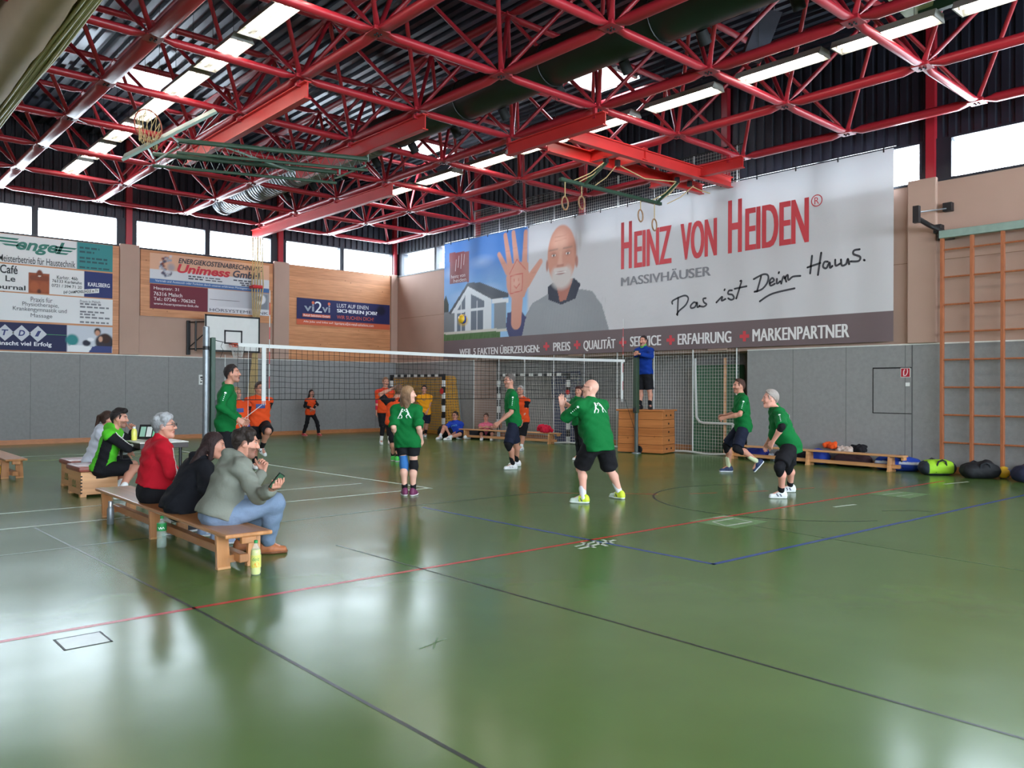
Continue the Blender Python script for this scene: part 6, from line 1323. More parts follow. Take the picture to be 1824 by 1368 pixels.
def person(key, label, spec, body_vox=.012, fine_vox=.006):
    h, J0 = PJ[key]; J = {a: np.array(b, float) for a, b in J0.items()}
    k = h / 1.75; g = spec.get('girth', 1.0); fem = spec.get('fem', False)
    skin = np.array(lin(spec.get('skin', SKIN)))
    ax = unit(J['N'] - J['P']); fw = J['fw']; front = unit(fw - ax * (fw @ ax)); sd = np.cross(front, ax)
    base = np.array([J['P'][0], J['P'][1], spec.get('base', 0.0)])
    T = thing('person', label, 'person', tuple(base))
    C = J['P'] + (J['N'] - J['P']) * .66
    gz = unit(J['gz']); hu = unit(V3(0, 0, 1) + .25 * (ax - V3(0, 0, 1)) - gz * (gz @ V3(0, 0, 1))); hs = np.cross(gz, hu); hf = np.cross(hu, hs)
    H = J['H']
    hp = lambda f, u, s_: H + k * (hf * f + hu * u + hs * s_)
    # ---------------- body
    s = Sdf(); sw_ = .084 if not fem else .070
    for e in (-1, 1):
        s.cone(J['P'] + sd * e * .075 * k, C + sd * e * sw_ * k * (.8 + .2 * g), .088 * k * (.6 + .4 * g), .088 * k * (.7 + .3 * g), .05)
        s.ball(J['P'] + sd * e * .07 * k - front * .030 * k, .092 * k, .05)
    s.cone(J['P'], C, .095 * k * (.5 + .5 * g), .10 * k, .05)
    if g > 1.1: s.ball(J['P'] + (J['N'] - J['P']) * .33 + front * .10 * k * (g - .6), .105 * k * g, .06)
    s.cone(J['SR'], J['SL'], .056 * k, .056 * k, .05)
    for e in 'RL': s.cone(J['N'] - ax * .01 * k, J['S' + e], .050 * k, .045 * k, .04)
    s.cone(J['N'] - ax * .03 * k, hp(-.012, -.06, 0), .056 * k, .054 * k, .03)
    for n in 'RL':
        if 'E' + n in J:
            s.cone(J['S' + n], J['E' + n], .050 * k * (.8 + .2 * g), .038 * k, .03)
            m = J['E' + n] + (J['W' + n] - J['E' + n]) * .3
            s.cone(J['E' + n], m, .037 * k, .041 * k, .02); s.cone(m, J['W' + n], .041 * k, .026 * k, .02)
        Kn, An, Pn = J['K' + n], J['A' + n], J['P' + n]
        s.cone(Pn, Kn, .077 * k * (.75 + .25 * g), .053 * k, .04)
        sh = unit(An - Kn); bk = unit(np.cross(np.cross(sh, -fw), sh)) if np.linalg.norm(np.cross(sh, fw)) > .2 else V3(0, 0, 0)
        cf_ = Kn + (An - Kn) * .32 + bk * .022 * k
        s.cone(Kn, cf_, .052 * k, .054 * k, .03); s.cone(cf_, An, .054 * k, .034 * k, .03)
        s.cone(An, An + unit(J['T' + n]) * .10 * k - V3(0, 0, .04), .036 * k, .028 * k, .02)
        s.ball(Kn - bk * .012, .05 * k, .02)
    hands = []
    for n in 'RL':
        if 'W' + n in J and spec.get('hand' + n, {}) is not None:
            hs_ = spec.get('hand' + n, {}); fd = unit(J['W' + n] - J['E' + n])
            hd = fd if 'dir' not in hs_ else unit(np.array(hs_['dir'], float)); pn = np.array(hs_['pn'], float) if 'pn' in hs_ else (J['P'] + front * .1 - J['W' + n])
            hand(s, J['W' + n] + hd * .015, hd, pn, k * hs_.get('size', 1.0), hs_.get('curl', .45)); hands.append(J['W' + n] + hd * .09 * k)
    # head
    A3 = np.stack([hs, hf, hu])
    s.ell(hp(-.010, .022, 0), A3, V3(.076, .096, .096) * k, .03)
    s.cone(hp(.030, -.015, 0), hp(.045, -.080, 0), .064 * k, .042 * k, .03); s.ball(hp(.068, -.098, 0), .024 * k, .02)
    for e in (-1, 1):
        s.cone(hp(.02, -.02, e * .045), hp(.03, -.075, e * .035), .03 * k, .022 * k, .02)
        s.ell(hp(-.004, -.004, e * .077), A3, V3(.011, .021, .031) * k, .008)
        s.cone(hp(.080, .036, e * .012), hp(.074, .036, e * .045), .013 * k, .011 * k, .012)
        s.ball(hp(.094, .014, e * .033), .013 * k, .012, sub=True); s.ball(hp(.076, .014, e * .032), .0125 * k, .004)
        s.ball(hp(.066, -.022, e * .040), .024 * k, .02)
    s.cone(hp(.086, .022, 0), hp(.108, -.020, 0), .009 * k, .0135 * k, .01); s.ball(hp(.098, -.024, .011), .009 * k, .008); s.ball(hp(.098, -.024, -.011), .009 * k, .008)
    s.cone(hp(.084, -.052, .018), hp(.084, -.052, -.018), .0095 * k, .0095 * k, .008); s.cone(hp(.083, -.064, .014), hp(.083, -.064, -.014), .0095 * k, .0095 * k, .008)
    fine = [(H, .14 * k, fine_vox)] + [(p, .10 * k, min(fine_vox, .006)) for p in hands]
    v, f, L = s.mesh(body_vox, fine)
    col = np.tile(skin, (len(v), 1))
    q = (v - H) / k; a_, b_, c_ = q @ hf, q @ hu, q @ hs; ac = np.abs(c_)
    hm = (np.linalg.norm(q, axis=1) < .16) & (a_ > .03)
    def tint(m, c, w=1.0): col[m] = col[m] * (1 - w) + np.array(lin(c)) * w
    tint(hm & (np.abs(c_) < .05) & (b_ < .0) & (b_ > -.03) & (ac > .025), (222, 130, 112), .35)
    bd = spec.get('beard')
    if bd: tint(hm & (b_ < -.028) & (b_ > -.125) & ((a_ < .10) | (b_ < -.036)) & (a_ > .035), bd[0], bd[1])
    tint(hm & (np.abs(b_ + .058) < .010) & (ac < .026), (170, 90, 84), .8)
    tint(hm & (np.abs(b_ + .0575) < .0035) & (ac < .024), (90, 40, 40), .8)
    if spec.get('mouth_open'): tint(hm & (np.abs(b_ + .064) < .014) & (ac < .018), (70, 26, 28), .95)
    tint(hm & (a_ > .06) & (np.abs(b_ - .014) < .0055) & (np.abs(ac - .032) < .0125), (206, 192, 184), .85)
    tint(hm & (a_ > .06) & (np.abs(b_ - .0145) < .0068) & (np.abs(ac - .032) < .0068), (46, 34, 30), 1)
    tint(hm & (a_ > .055) & (np.abs(b_ - .0225) < .003) & (np.abs(ac - .032) < .016), (90, 54, 44), .7)
    hc = spec.get('hair', (60, 42, 32))
    tint(hm & (a_ > .05) & (np.abs(b_ - .040 + .1 * np.abs(ac - .034)) < .0055) & (np.abs(ac - .033) < .020), tuple(np.array(spec.get('brow', hc)) * .8), .85)
    if spec.get('hairstyle', 'short') != 'bald': tint((np.linalg.norm(q, axis=1) < .17) & (b_ > -.07) & (b_ * .69 - a_ * .72 > spec.get('hairc', .008) - .012), hc, .55)
    if spec.get('stub'): tint((np.linalg.norm(q, axis=1) < .16) & (b_ > -.03) & (b_ * .8 - a_ * .6 > .012), spec['stub'], .6)
    # sleeves or tattoos painted on skin are not used; tights count as clothing
    bo = fast_mesh('body', v, f, M_skin, T, base, col)
    # ---------------- hair
    if spec.get('hairstyle', 'short') != 'bald':
        st = spec.get('hairstyle', 'short'); t = spec.get('hairt', .010); hh = Sdf(); hcol = np.array(lin(hc))
        hh.ell(hp(-.015, .030, 0), A3, (V3(.0765, .099, .098) + V3(.45, .8, 1.1) * t) * k, .02)
        if st == 'ring': hh.plane(hp(0, .06, 0), hu)
        cc = spec.get('hairc', .008); n_ = unit(hf * .72 - hu * .69); hh.plane(hp(0, 0, 0) - n_ * cc * k, n_)
        if st in ('short', 'bushy', 'quiff'):
            for e in (-1, 1): hh.cone(hp(.032, .05, e * .071), hp(.022, -.005, e * .0735), .012 * k, .007 * k, .012); hh.ell(hp(-.002, -.012, e * .082), A3, V3(.02, .024, .034) * k, .006, sub=True)
            hh.cone(hp(-.075, .0, .03), hp(-.062, -.055, .028), .028 * k, .018 * k, .02); hh.cone(hp(-.075, .0, -.03), hp(-.062, -.055, -.028), .028 * k, .018 * k, .02)
            for i in range(30):
                a = rng.uniform(0, 2 * PI); e = rng.uniform(.5, 1.5); d = V3(math.cos(a) * math.cos(e), math.sin(a) * math.cos(e), math.sin(e))
                if d[0] > .45 and d[2] < .85: continue
                hh.cone(hp(-.015 + .092 * d[0], .030 + .094 * d[2], .07 * d[1]), hp(.0 + .092 * d[0] + rng.uniform(-.02, .03), .033 + .097 * d[2], .075 * d[1]), .013 * k, .010 * k, .008)
        if st == 'quiff': hh.cone(hp(.06, .105, .03), hp(.06, .105, -.03), .03 * k, .03 * k, .03); hh.cone(hp(-.02, .115, 0), hp(.06, .115, 0), .035 * k, .03 * k, .03)
        if st == 'bushy':
            for i in range(26):
                a = rng.uniform(0, 2 * PI); e = rng.uniform(.05, 1.3); d = V3(math.cos(a) * math.cos(e), math.sin(a) * math.cos(e), math.sin(e))
                if d[0] > .55 and d[2] < .65: continue
                hh.ball(hp(-.012 + .098 * d[0], .028 + .095 * d[2], .08 * d[1]), .030 * k, .012)
        if st in ('long', 'tail', 'bun'):
            hh.cone(hp(-.03, .04, .045), hp(-.05, -.03, .05), .05 * k, .035 * k, .03); hh.cone(hp(-.03, .04, -.045), hp(-.05, -.03, -.05), .05 * k, .035 * k, .03)
        if st == 'long':
            bkv = hp(-.075, -.04, 0); lo = J['N'] - ax * .14 * k - front * .085 * k
            for e in (-1, 1): hh.cone(bkv + hs * e * .035 * k, lo + sd * e * .05 * k, .052 * k, .040 * k, .03)
            for e in (-1, 1): hh.cone(hp(-.01, .0, e * .075), hp(.0, -.13, e * .080), .028 * k, .024 * k, .03)
        if st == 'tail':
            tl_ = spec.get('tail', (-.16, -.16, 0)); hh.cone(hp(-.10, .05, 0), hp(-.13, .03, 0), .032 * k, .03 * k, .02); hh.cone(hp(-.13, .03, 0), hp(*tl_), .036 * k, .016 * k, .02)
        if st == 'bob':
            for e in (-1, 1): hh.cone(hp(-.02, .05, e * .06), hp(-.01, -.075, e * .068), .042 * k, .03 * k, .03)
            hh.cone(hp(-.06, .04, 0), hp(-.065, -.06, 0), .06 * k, .05 * k, .03); hh.cone(hp(.06, .09, .04), hp(.06, .09, -.04), .022 * k, .022 * k, .03)
        v, f, L = hh.mesh(min(.007, body_vox * .7), [], lambda x, y, z: .004 * np.sin(x * 180 + 3 * np.sin(z * 90)) * np.sin(y * 170) * np.sin(z * 60 + 1))
        cl = hcol * (1 + .35 * np.sin(v[:, [0]] * 210 + v[:, [2]] * 60) * np.sin(v[:, [1]] * 190)); 
        if 'hair2' in spec:
            w = np.clip(((v - H) / k @ hu + .02) / .1, 0, 1)[:, None]; cl = cl * (1 - w) + np.array(lin(spec['hair2'])) * w
        fast_mesh('hair', v, f, M_hair, T, base, np.clip(cl, 0, 1))
    # ---------------- clothes
    wr = lambda A=.004, q=26.: (lambda x, y, z: 1.3 * A * np.sin(q * (x * ax[2] * .6 + z * 1.1) + 2.2 * np.sin(11 * z + 5 * x + 4 * y)) * np.sin(q * .5 * (y - z * .9) + 1.3 * np.sin(9 * x)) + .5 * A * np.sin(55 * z + 4 * np.sin(13 * x) + 3 * np.sin(17 * y)))
    def limb(s_, a, b, t, ra, rb, lab, over=.0, k_=.03):
        e = a + (b - a) * t; s_.cone(a, e, ra, rb, k_, lab)
    def cut_sleeves(v_, f_): return v_, f_
    def garment(name, sd_, cols, vox=None, warp=None, cutters=()):
        v, f, L = sd_.mesh(vox or body_vox, (), warp)
        if not len(v): return None
        cm = np.array([lin(cols.get(i, cols[0])) for i in range(0, 12)])
        return fast_mesh(name, v, f, M_cloth, T, base, cm[np.clip(L, 0, 11)])
    sh = spec.get('shirt')
    if sh:
        s = Sdf(); ln = sh.get('drop', .06) * k; lo = J['P'] - ax * ln; il = sh.get('loose', .02); gb = .7 + .3 * g
        hem = unit(ax * 1.0)
        for e in (-1, 1):
            s.cone(lo + sd * e * .082 * k, C + sd * e * (sw_ + .002) * k * (.8 + .2 * g), (.088 * (.6 + .4 * g) + il) * k, (.088 * (.7 + .3 * g) + il) * k, .06, 0)
        s.cone(lo, C, (.10 * (.5 + .5 * g) + il) * k, (.105 + il) * k, .06, 0)
        for e in (-1, 1): s.ball(J['P'] + sd * e * .066 * k - front * .030 * k, (.098 + il) * k, .06, 0)
        if g > 1.1: s.ball(J['P'] + (J['N'] - J['P']) * .33 + front * .10 * k * (g - .6), (.105 * g + il) * k, .06, 0)
        if fem:
            for e in (-1, 1): s.ball(C + sd * e * .055 * k + front * .075 * k, .06 * k, .04, 0)
        s.plane(lo, -unit(ax * .6 + V3(0, 0, .4)) if not spec.get('sit') else -ax)
        s.cone(J['SR'] + ax * .006, J['SL'] + ax * .006, (.060 + il * .7) * k, (.060 + il * .7) * k, .05, 3)
        for e in 'RL': s.cone(J['N'] - ax * .030 * k, J['S' + e], (.050 + il * .4) * k, (.050 + il * .5) * k, .04, 3)
        s.cone(J['N'] - ax * .07 * k, J['N'] - ax * .012 * k, .074 * k, .066 * k, .03, 0)
        for n in 'RL':
            if 'E' + n not in J: continue
            sl = sh.get('sleeve', .75)
            if isinstance(sl, dict): sl = sl[n]
            if sl <= 0: continue
            if sl <= 1:
                e = J['S' + n] + (J['E' + n] - J['S' + n]) * (sl + .12); s.cone(J['S' + n], e, (.058 + il * .7) * k * (.8 + .2 * g), (.054 + il * .8) * k * (.8 + .2 * g), .02, 1 if n == 'R' else 2, flat=True)
            else:
                s.cone(J['S' + n], J['E' + n], (.058 + il * .5) * k * (.8 + .2 * g), (.046 + il * .5) * k, .03, 1 if n == 'R' else 2)
                e = J['E' + n] + (J['W' + n] - J['E' + n]) * (sl - 1) * .97; s.cone(J['E' + n], e, (.046 + il * .5) * k, (.034 + il * .45) * k, .02, 1 if n == 'R' else 2)
        if sh.get('collar'): s.cone(J['N'] - ax * .01 * k, J['N'] + ax * .035 * k + front * .005, .070 * k, .062 * k, .02, 4)
        if sh.get('hood'):
            for t_ in np.linspace(-1.2, 1.2, 9):
                p = J['N'] + ax * (.01 - .03 * math.cos(t_)) * k + sd * math.sin(t_) * .085 * k - front * (.055 * math.cos(t_) + .005) * k; s.ball(p - ax * .01 * k, .040 * k, .03, 4)
            s.cone(J['N'] - front * .075 * k - ax * .03 * k, J['N'] - front * .09 * k - ax * .10 * k, .065 * k, .035 * k, .04, 4)
        cols = sh['cols']
        v, f, L = s.mesh(body_vox, (), wr(sh.get('wr', .0062)))
        cm = np.array([lin(cols.get(i, cols[0])) for i in range(12)]); cc_ = cm[L]
        if 'paint' in sh:
            q = v - C; cc_ = sh['paint'](cc_, q @ front, q @ ax, q @ sd, L)
        so = fast_mesh('shirt' if not sh.get('name') else sh['name'], v, f, M_cloth, T, base, cc_)
        for pr in sh.get('prints', []):
            bvh = BVHTree.FromPolygons([tuple(p) for p in v], [tuple(p) for p in f])
            fl, c2, where = pr
            if where in ('back', 'chest'):
                dr = front * (1 if where == 'back' else -1); us_ = sd * (1 if where == 'back' else -1); c0 = C + ax * .04 * k - dr * .5
                P3 = [c0 + us_ * a * k + ax * b * k for a, b, *_ in fl.v]
            else:
                n = where[-1]; arm = unit(J['E' + n] - J['S' + n]); vd = spec.get('view', unit(EYE - J['S' + n])); ud = unit(np.cross(arm, vd)); dr = -vd
                P3 = [J['S' + n] + arm * (-b) * k + ud * a * k + vd * .4 for a, b, *_ in fl.v]
            out = []
            for p in P3:
                hit = bvh.ray_cast(Vector(p), Vector(dr)); out.append(np.array(hit[0]) - dr * .004 if hit[0] is not None else None)
            keep = [t_ for t_ in fl.f if all(out[i] is not None for i in t_)]
            if keep:
                vv = [o if o is not None else V3(0, 0, 0) for o in out]; used = sorted({i for t_ in keep for i in t_}); rm = {u: i for i, u in enumerate(used)}
                link_mesh('shirt_print', np.array([vv[u] for u in used]) - base, [[rm[i] for i in t_] for t_ in keep], ink(c2), so, base, fix=False)
    sh = spec.get('shorts')
    if sh:
        s = Sdf(); il = sh.get('loose', .03); 
        s.cone(J['P'] + ax * .08 * k, J['P'] - ax * .03 * k, (.10 * (.5 + .5 * g) + .012) * k, (.11 * (.5 + .5 * g) + .012) * k, .05)
        for e in (-1, 1):
            s.cone(J['P'] + sd * e * .07 * k + ax * .08 * k, J['P'] + sd * e * .075 * k, (.085 * (.6 + .4 * g) + .012) * k, (.09 * (.6 + .4 * g) + .014) * k, .05)
            s.ball(J['P'] + sd * e * .07 * k - front * .032 * k, .100 * k, .05)
        s.plane(J['P'] - ax * ((spec['shirt'].get('drop', .06) - .035) * k if spec.get('shirt') else -.1), ax)
        for n in 'RL':
            t = sh.get('len', .7); Pn, Kn, An = J['P' + n], J['K' + n], J['A' + n]; lab = 1 if n == 'R' else 2; Pn = Pn + (Kn - Pn) * .14
            if t <= 1.0: s.cone(Pn, Pn + (Kn - Pn) * min(t + .12, 1.0), (.085 * (.75 + .25 * g) + il * .6) * k, (.068 * (.8 + .2 * g) + il * .9) * k, .03, lab, flat=True)
            else:
                s.cone(Pn, Kn, (.084 * (.75 + .25 * g) + il * .5) * k, (.056 + il * .6) * k, .03, lab); e = Kn + (An - Kn) * (t - 1)
                s.cone(Kn, Kn + (e - Kn) * .35, (.056 + il * .6) * k, (.056 + il * .6) * k, .03, lab); s.cone(Kn + (e - Kn) * .35, e, (.056 + il * .6) * k, (.040 + il * .7) * k, .03, lab)
        o = garment(sh.get('name', 'shorts'), s, sh['cols'], warp=wr(.004))
    for n in 'RL':
        Kn, An = J['K' + n], J['A' + n]; up = unit(Kn - An)
        kp = spec.get('kneepad', {}).get(n)
        if kp:
            s = Sdf(); L1, L2 = kp.get('up', .09) * k, kp.get('dn', .09) * k
            s.cone(Kn + unit(J['P' + n] - Kn) * L1, Kn, .064 * k, .064 * k, .03); s.cone(Kn, Kn - up * L2, .064 * k, .060 * k, .03)
            s.cone(Kn + front * .02, Kn - up * .03 + front * .02, .058 * k, .055 * k, .03, 1)
            garment('knee_pad', s, kp['cols'])
        so = spec.get('sock', {}).get(n)
        if so:
            s = Sdf(); s.cone(An - up * .02, An + up * so[1] * k, .040 * k, .047 * k if so[1] < .2 else .056 * k, .02); garment('sock', s, {0: so[0]})
        ep = spec.get('elbow', {}).get(n)
        if ep and 'E' + n in J:
            s = Sdf(); a = unit(J['S' + n] - J['E' + n]); b = unit(J['W' + n] - J['E' + n])
            s.cone(J['E' + n] + a * ep[1] * k, J['E' + n], .050 * k, .046 * k, .02); s.cone(J['E' + n], J['E' + n] + b * ep[2] * k, .046 * k, (.045 if ep[2] < .12 else .036) * k, .02); garment(ep[3] if len(ep) > 3 else 'elbow_pad', s, {0: ep[0]})
        sc = spec.get('shoe')
        if sc:
            td = unit(J['T' + n]); flat = abs(td[2]) < .2
            uf = V3(0, 0, 1) if flat else unit(up - td * (up @ td)); fk = k * .92
            td = unit(td - uf * (td @ uf)); si = np.cross(td, uf); q = lambda a, b, c: An + td * a * fk + uf * b * fk + si * c * fk
            zb = -.088 / fk if flat and abs(An[2] - spec.get('base', 0) - .088) < .02 else -.085
            s = Sdf(); s.cone(q(-.045, zb + .045, 0), q(.05, zb + .046, 0), .040 * fk, .044 * fk, .03); s.cone(q(.05, zb + .042, .004), q(.15, zb + .034, -.004), .044 * fk, .036 * fk, .03)
            s.cone(q(-.02, -.01, 0), q(.02, zb + .06, 0), .045 * fk, .05 * fk, .03); s.cone(q(-.04, -.012, 0), q(-.04, zb + .05, 0), .032 * fk, .04 * fk, .03)
            s.cone(q(.04, zb + .075, 0), q(.09, zb + .058, 0), .028 * fk, .024 * fk, .02, 1)
            s.plane(q(0, zb + .012, 0), -uf)
            v, f, L = s.mesh(min(.010, body_vox), ())
            cm = np.array([lin(sc[0]), lin(sc[2] if len(sc) > 2 else sc[0])]); cl = cm[np.clip(L, 0, 1)]
            if len(sc) > 2:
                a_ = (v - An) @ td / fk; u_ = (v - An) @ uf / fk - zb
                m_ = (u_ > .03) & (u_ < .075) & ((np.abs(a_ - .02 - (u_ - .05) * .5) < .012) | (np.abs(a_ - .065 - (u_ - .05) * .5) < .010)) & (np.abs((v - An) @ si) > .022); cl[m_] = np.array(lin(sc[2]))
            if len(sc) > 3:
                w = ((v - An) @ td / fk > .06)[:, None]; cl = np.where(w, np.array(lin(sc[3])), cl)
            so_ = fast_mesh('shoe', v, f, M_shoe, T, base, cl)
            s = Sdf(); s.cone(q(-.045, zb + .03, 0), q(.05, zb + .03, 0), .044 * fk, .049 * fk, .03); s.cone(q(.05, zb + .03, .004), q(.155, zb + .03, -.004), .049 * fk, .041 * fk, .03)
            s.plane(q(0, zb + .026, 0), uf); s.plane(q(0, zb + .001, 0), -uf)
            v, f, L = s.mesh(min(.008, body_vox), ()); fast_mesh('sole', v, f, M_shoe, so_, base, np.tile(lin(sc[1]), (len(v), 1)))
    if spec.get('glasses'):
        q = MB(); gr = .022 * k; n = 14
        for e in (-1, 1):
            q.tube([hp(.104, .012, e * .034) + hs * gr * 1.1 * math.cos(a) + hu * gr * .8 * math.sin(a) for a in np.linspace(0, 2 * PI, n, endpoint=False)], .003 * k, 6, close=True)
            q.tube([hp(.10, .016, e * .058), hp(.0, .014, e * .084)], .003 * k, 5)
        q.tube([hp(.106, .014, .012), hp(.106, .014, -.012)], .003 * k, 5)
        q.v = [tuple(np.array(p) - base) for p in q.v]
        link_mesh('glasses', np.array(q.v), q.f, mat('dark_glasses_frame', (50, 44, 44), .4), T, base)
    return T, J
# ================================================================== THE PEOPLE
GRN, ORG, BLK, NVY = (12, 104, 50), (218, 76, 32), (26, 25, 29), (30, 34, 52)
def figures():
    f = Flat()
    for cx, m in ((-.075, 1), (.075, -1)):
        f.disc((cx + .03 * m, .075), .017); f.stroke([(cx + .02 * m, .055), (cx, .0), (cx - .01 * m, -.02)], .032)
        f.stroke([(cx, -.02), (cx + .03 * m, -.055), (cx + .02 * m, -.09)], .018); f.stroke([(cx, -.02), (cx - .03 * m, -.05), (cx - .05 * m, -.085)], .018); f.stroke([(cx + .01 * m, .045), (cx + .05 * m, .03)], .014)
    f.disc((0.0, .06), .016); f.rect(-.14, .14, -.098, -.092); f.v = [(a * .78, b * .78) for a, b, *_ in f.v]; return f
def back_print(head=True):
    f = figures(); 
    if head:
        for k in range(9): f.rect(-.09 + .02 * k, -.074 + .02 * k, .135, .165)
    return f
def dots():
    f = Flat(); f.disc((0, -.035), .017)
    for k in range(4): f.poly([(-.009, -.075 - .032 * k), (0, -.066 - .032 * k), (.009, -.075 - .032 * k), (0, -.084 - .032 * k)])
    return f
PW = (226, 236, 228)
def chest_patch():
    f = Flat()
    for i in range(8):
        for j in range(4): f.rect(-.08 + .02 * i, -.06 + .02 * i, -.09 + .02 * j, -.07 + .02 * j)
    return f
SH = lambda c, **k: dict(cols={0: c}, **k)
WSH = ((226, 226, 224), (206, 206, 208), (60, 66, 100))
def green(**k):
    d = dict(cols={0: GRN}, sleeve=.72, drop=.10, loose=.024); d.update(k); return d
def orange(**k):
    d = dict(cols={0: ORG, 1: BLK, 2: BLK, 3: ORG}, sleeve=.62, drop=.05, loose=.02); d.update(k); return d
def lime_paint(c, f, u, s, L):
    b = np.array(lin(BLK)); w = np.array(lin((226, 230, 226)))
    side = (L == 0) & (np.abs(f) < .07) & (u < .10) & (np.abs(s) > .07); c[side] = b
    st = ((L == 1) | (L == 2)) & (np.abs(s) < .20) & (u > .04); c[st] = w; return c
def red_paint(c, f, u, s, L):
    c[(L == 1) & (f > .05) & (np.abs(s) > .17) & (np.abs(f - .075) < .012)] = np.array(lin((230, 226, 224))); return c
# spectators
person('lime', 'man in lime green hooded top sitting on the low box, fist at his chin', dict(sit=True, hair=(34, 28, 28), hairstyle='quiff', hairc=.03, stub=(96, 74, 64), beard=((60, 44, 40), .55),
    shirt=dict(cols={0: (84, 186, 44), 1: BLK, 2: BLK, 3: (84, 186, 44), 4: (84, 186, 44)}, sleeve=1.95, drop=.04, hood=True, paint=lime_paint, loose=.024), shorts=dict(cols={0: BLK}, len=.72),
    sock={'R': ((232, 232, 232), .14), 'L': ((232, 232, 232), .14)}, shoe=((222, 226, 232), (236, 236, 236), (180, 190, 206)), handL=dict(dir=(.1, .1, 1), curl=1.25), handR=dict(curl=.7)), .012, .007)
person('white', 'woman in white jacket with brown ponytail, half hidden behind the lime green man', dict(sit=True, fem=True, hair=(62, 40, 32), hairstyle='tail', hair2=(58, 40, 32), tail=(-.17, -.17, 0),
    shirt=dict(cols={0: (214, 218, 232)}, sleeve=1.95, drop=.06, hood=True, loose=.03), shorts=dict(cols={0: BLK}, len=1.85, name='trousers', loose=.042), shoe=((200, 206, 214), (230, 230, 230))), .014, .008)
person('red', 'grey-haired man with glasses in a red jacket on the foreground bench', dict(sit=True, girth=1.28, hair=(118, 118, 120), hair2=(164, 164, 166), hairstyle='bushy', hairc=.0, glasses=True,
    shirt=dict(cols={0: (188, 24, 42), 4: (180, 22, 40)}, sleeve=1.95, drop=-.07, collar=True, loose=.034, paint=red_paint, wr=.006), shorts=dict(cols={0: BLK}, len=1.9, name='trousers', loose=.042), shoe=((60, 60, 66), (200, 200, 200))), .011, .006)
person('black', 'woman in black hooded sweater with dark hair leaning forward on the foreground bench', dict(sit=True, fem=True, girth=1.35, hair=(46, 30, 30), hairstyle='long', 
    shirt=dict(cols={0: (27, 28, 34), 4: (24, 25, 30)}, sleeve=1.95, drop=.09, hood=True, loose=.035, wr=.006), shorts=dict(cols={0: (30, 30, 36)}, len=1.9, name='trousers', loose=.042), shoe=((150, 166, 196), (232, 232, 234), (210, 216, 226))), .011, .006)
person('grey', 'man in grey hooded sweater and light jeans with a phone on the foreground bench', dict(sit=True, hair=(44, 34, 30), hairstyle='bushy', hairc=.01, beard=((70, 50, 44), .6),
    shirt=dict(cols={0: (126, 128, 118), 4: (122, 124, 114)}, sleeve=1.93, drop=.02, hood=True, loose=.036, wr=.007), shorts=dict(cols={0: (116, 132, 156)}, len=1.86, name='jeans', loose=.044),
    sock={'R': ((222, 216, 230), .12), 'L': ((222, 216, 230), .12)}, shoe=((164, 98, 62), (120, 74, 50), (156, 92, 58)), handR=dict(curl=.8, pn=(0, .3, 1)), handL=dict(dir=(.2, 0, 1), curl=1.1)), .010, .005)
# near side players
person('longsleeve', 'tall man in green long-sleeved jersey standing beside the left net post', dict(hair=(40, 32, 32), hairc=.02, beard=((120, 86, 76), .4), mouth_open=True,
    shirt=green(sleeve=1.9, drop=.12, prints=[(dots(), PW, 'armR')]), shorts=dict(cols={0: BLK}, len=.8), sock={'R': (BLK, .1), 'L': (BLK, .1)}, shoe=WSH, handR=dict(curl=.9)), .012, .006)
person('woman', 'woman in green jersey with printed back and a blue knee bandage, seen from behind', dict(fem=True, hair=(112, 84, 62), hair2=(160, 124, 92), hairstyle='long', skin=(226, 172, 152),
    shirt=green(drop=.13, loose=.034, sleeve=.85, prints=[(back_print(), PW, 'back')]), shorts=dict(cols={0: BLK}, len=.42), kneepad={'L': dict(cols={0: (58, 112, 176), 1: (34, 38, 60)}, up=.13, dn=.11), 'R': dict(cols={0: BLK, 1: BLK}, up=.07, dn=.08)},
    sock={'R': (BLK, .07), 'L': (BLK, .07)}, shoe=((112, 48, 84), (226, 216, 220), (90, 36, 70))), .011, .006)
person('profile', 'man in green jersey and navy shorts with glasses, standing side-on behind the net', dict(hair=(96, 88, 84), hairc=.03, stub=(120, 108, 100), glasses=True, beard=((110, 84, 74), .5),
    shirt=green(prints=[(dots(), PW, 'armL')]), shorts=dict(cols={0: NVY}, len=.9), kneepad={'L': dict(cols={0: BLK, 1: BLK}, up=.05, dn=.09)}, sock={'R': (BLK, .14), 'L': (BLK, .14)}, shoe=((226, 224, 226), (222, 222, 222), (196, 190, 196))), .012, .007)
person('big', 'big bald man in green jersey with raised hands, seen from behind in mid court', dict(girth=1.45, skin=(226, 168, 148), hair=(196, 150, 130), hairstyle='bald', brow=(150, 120, 110), glasses=True,
    shirt=green(drop=.14, sleeve=.9, prints=[(figures(), PW, 'back'), (dots(), PW, 'armL')]), shorts=dict(cols={0: BLK}, len=.80, loose=.045), sock={'R': ((226, 226, 232), .13), 'L': ((226, 226, 232), .13)}, shoe=((206, 222, 60), (220, 226, 220), (50, 60, 80), (200, 214, 200)), handL=dict(dir=(-.05, .05, 1), curl=.12, pn=(.5, .8, .1))), .011, .006)
person('greenback', 'woman in green jersey and black tights mostly hidden by the big bald man', dict(fem=True, hair=(70, 40, 36), hairstyle='bob', shirt=green(sleeve=.9), shorts=dict(cols={0: BLK}, len=1.9, name='tights', loose=.022), shoe=WSH), .014, .008)
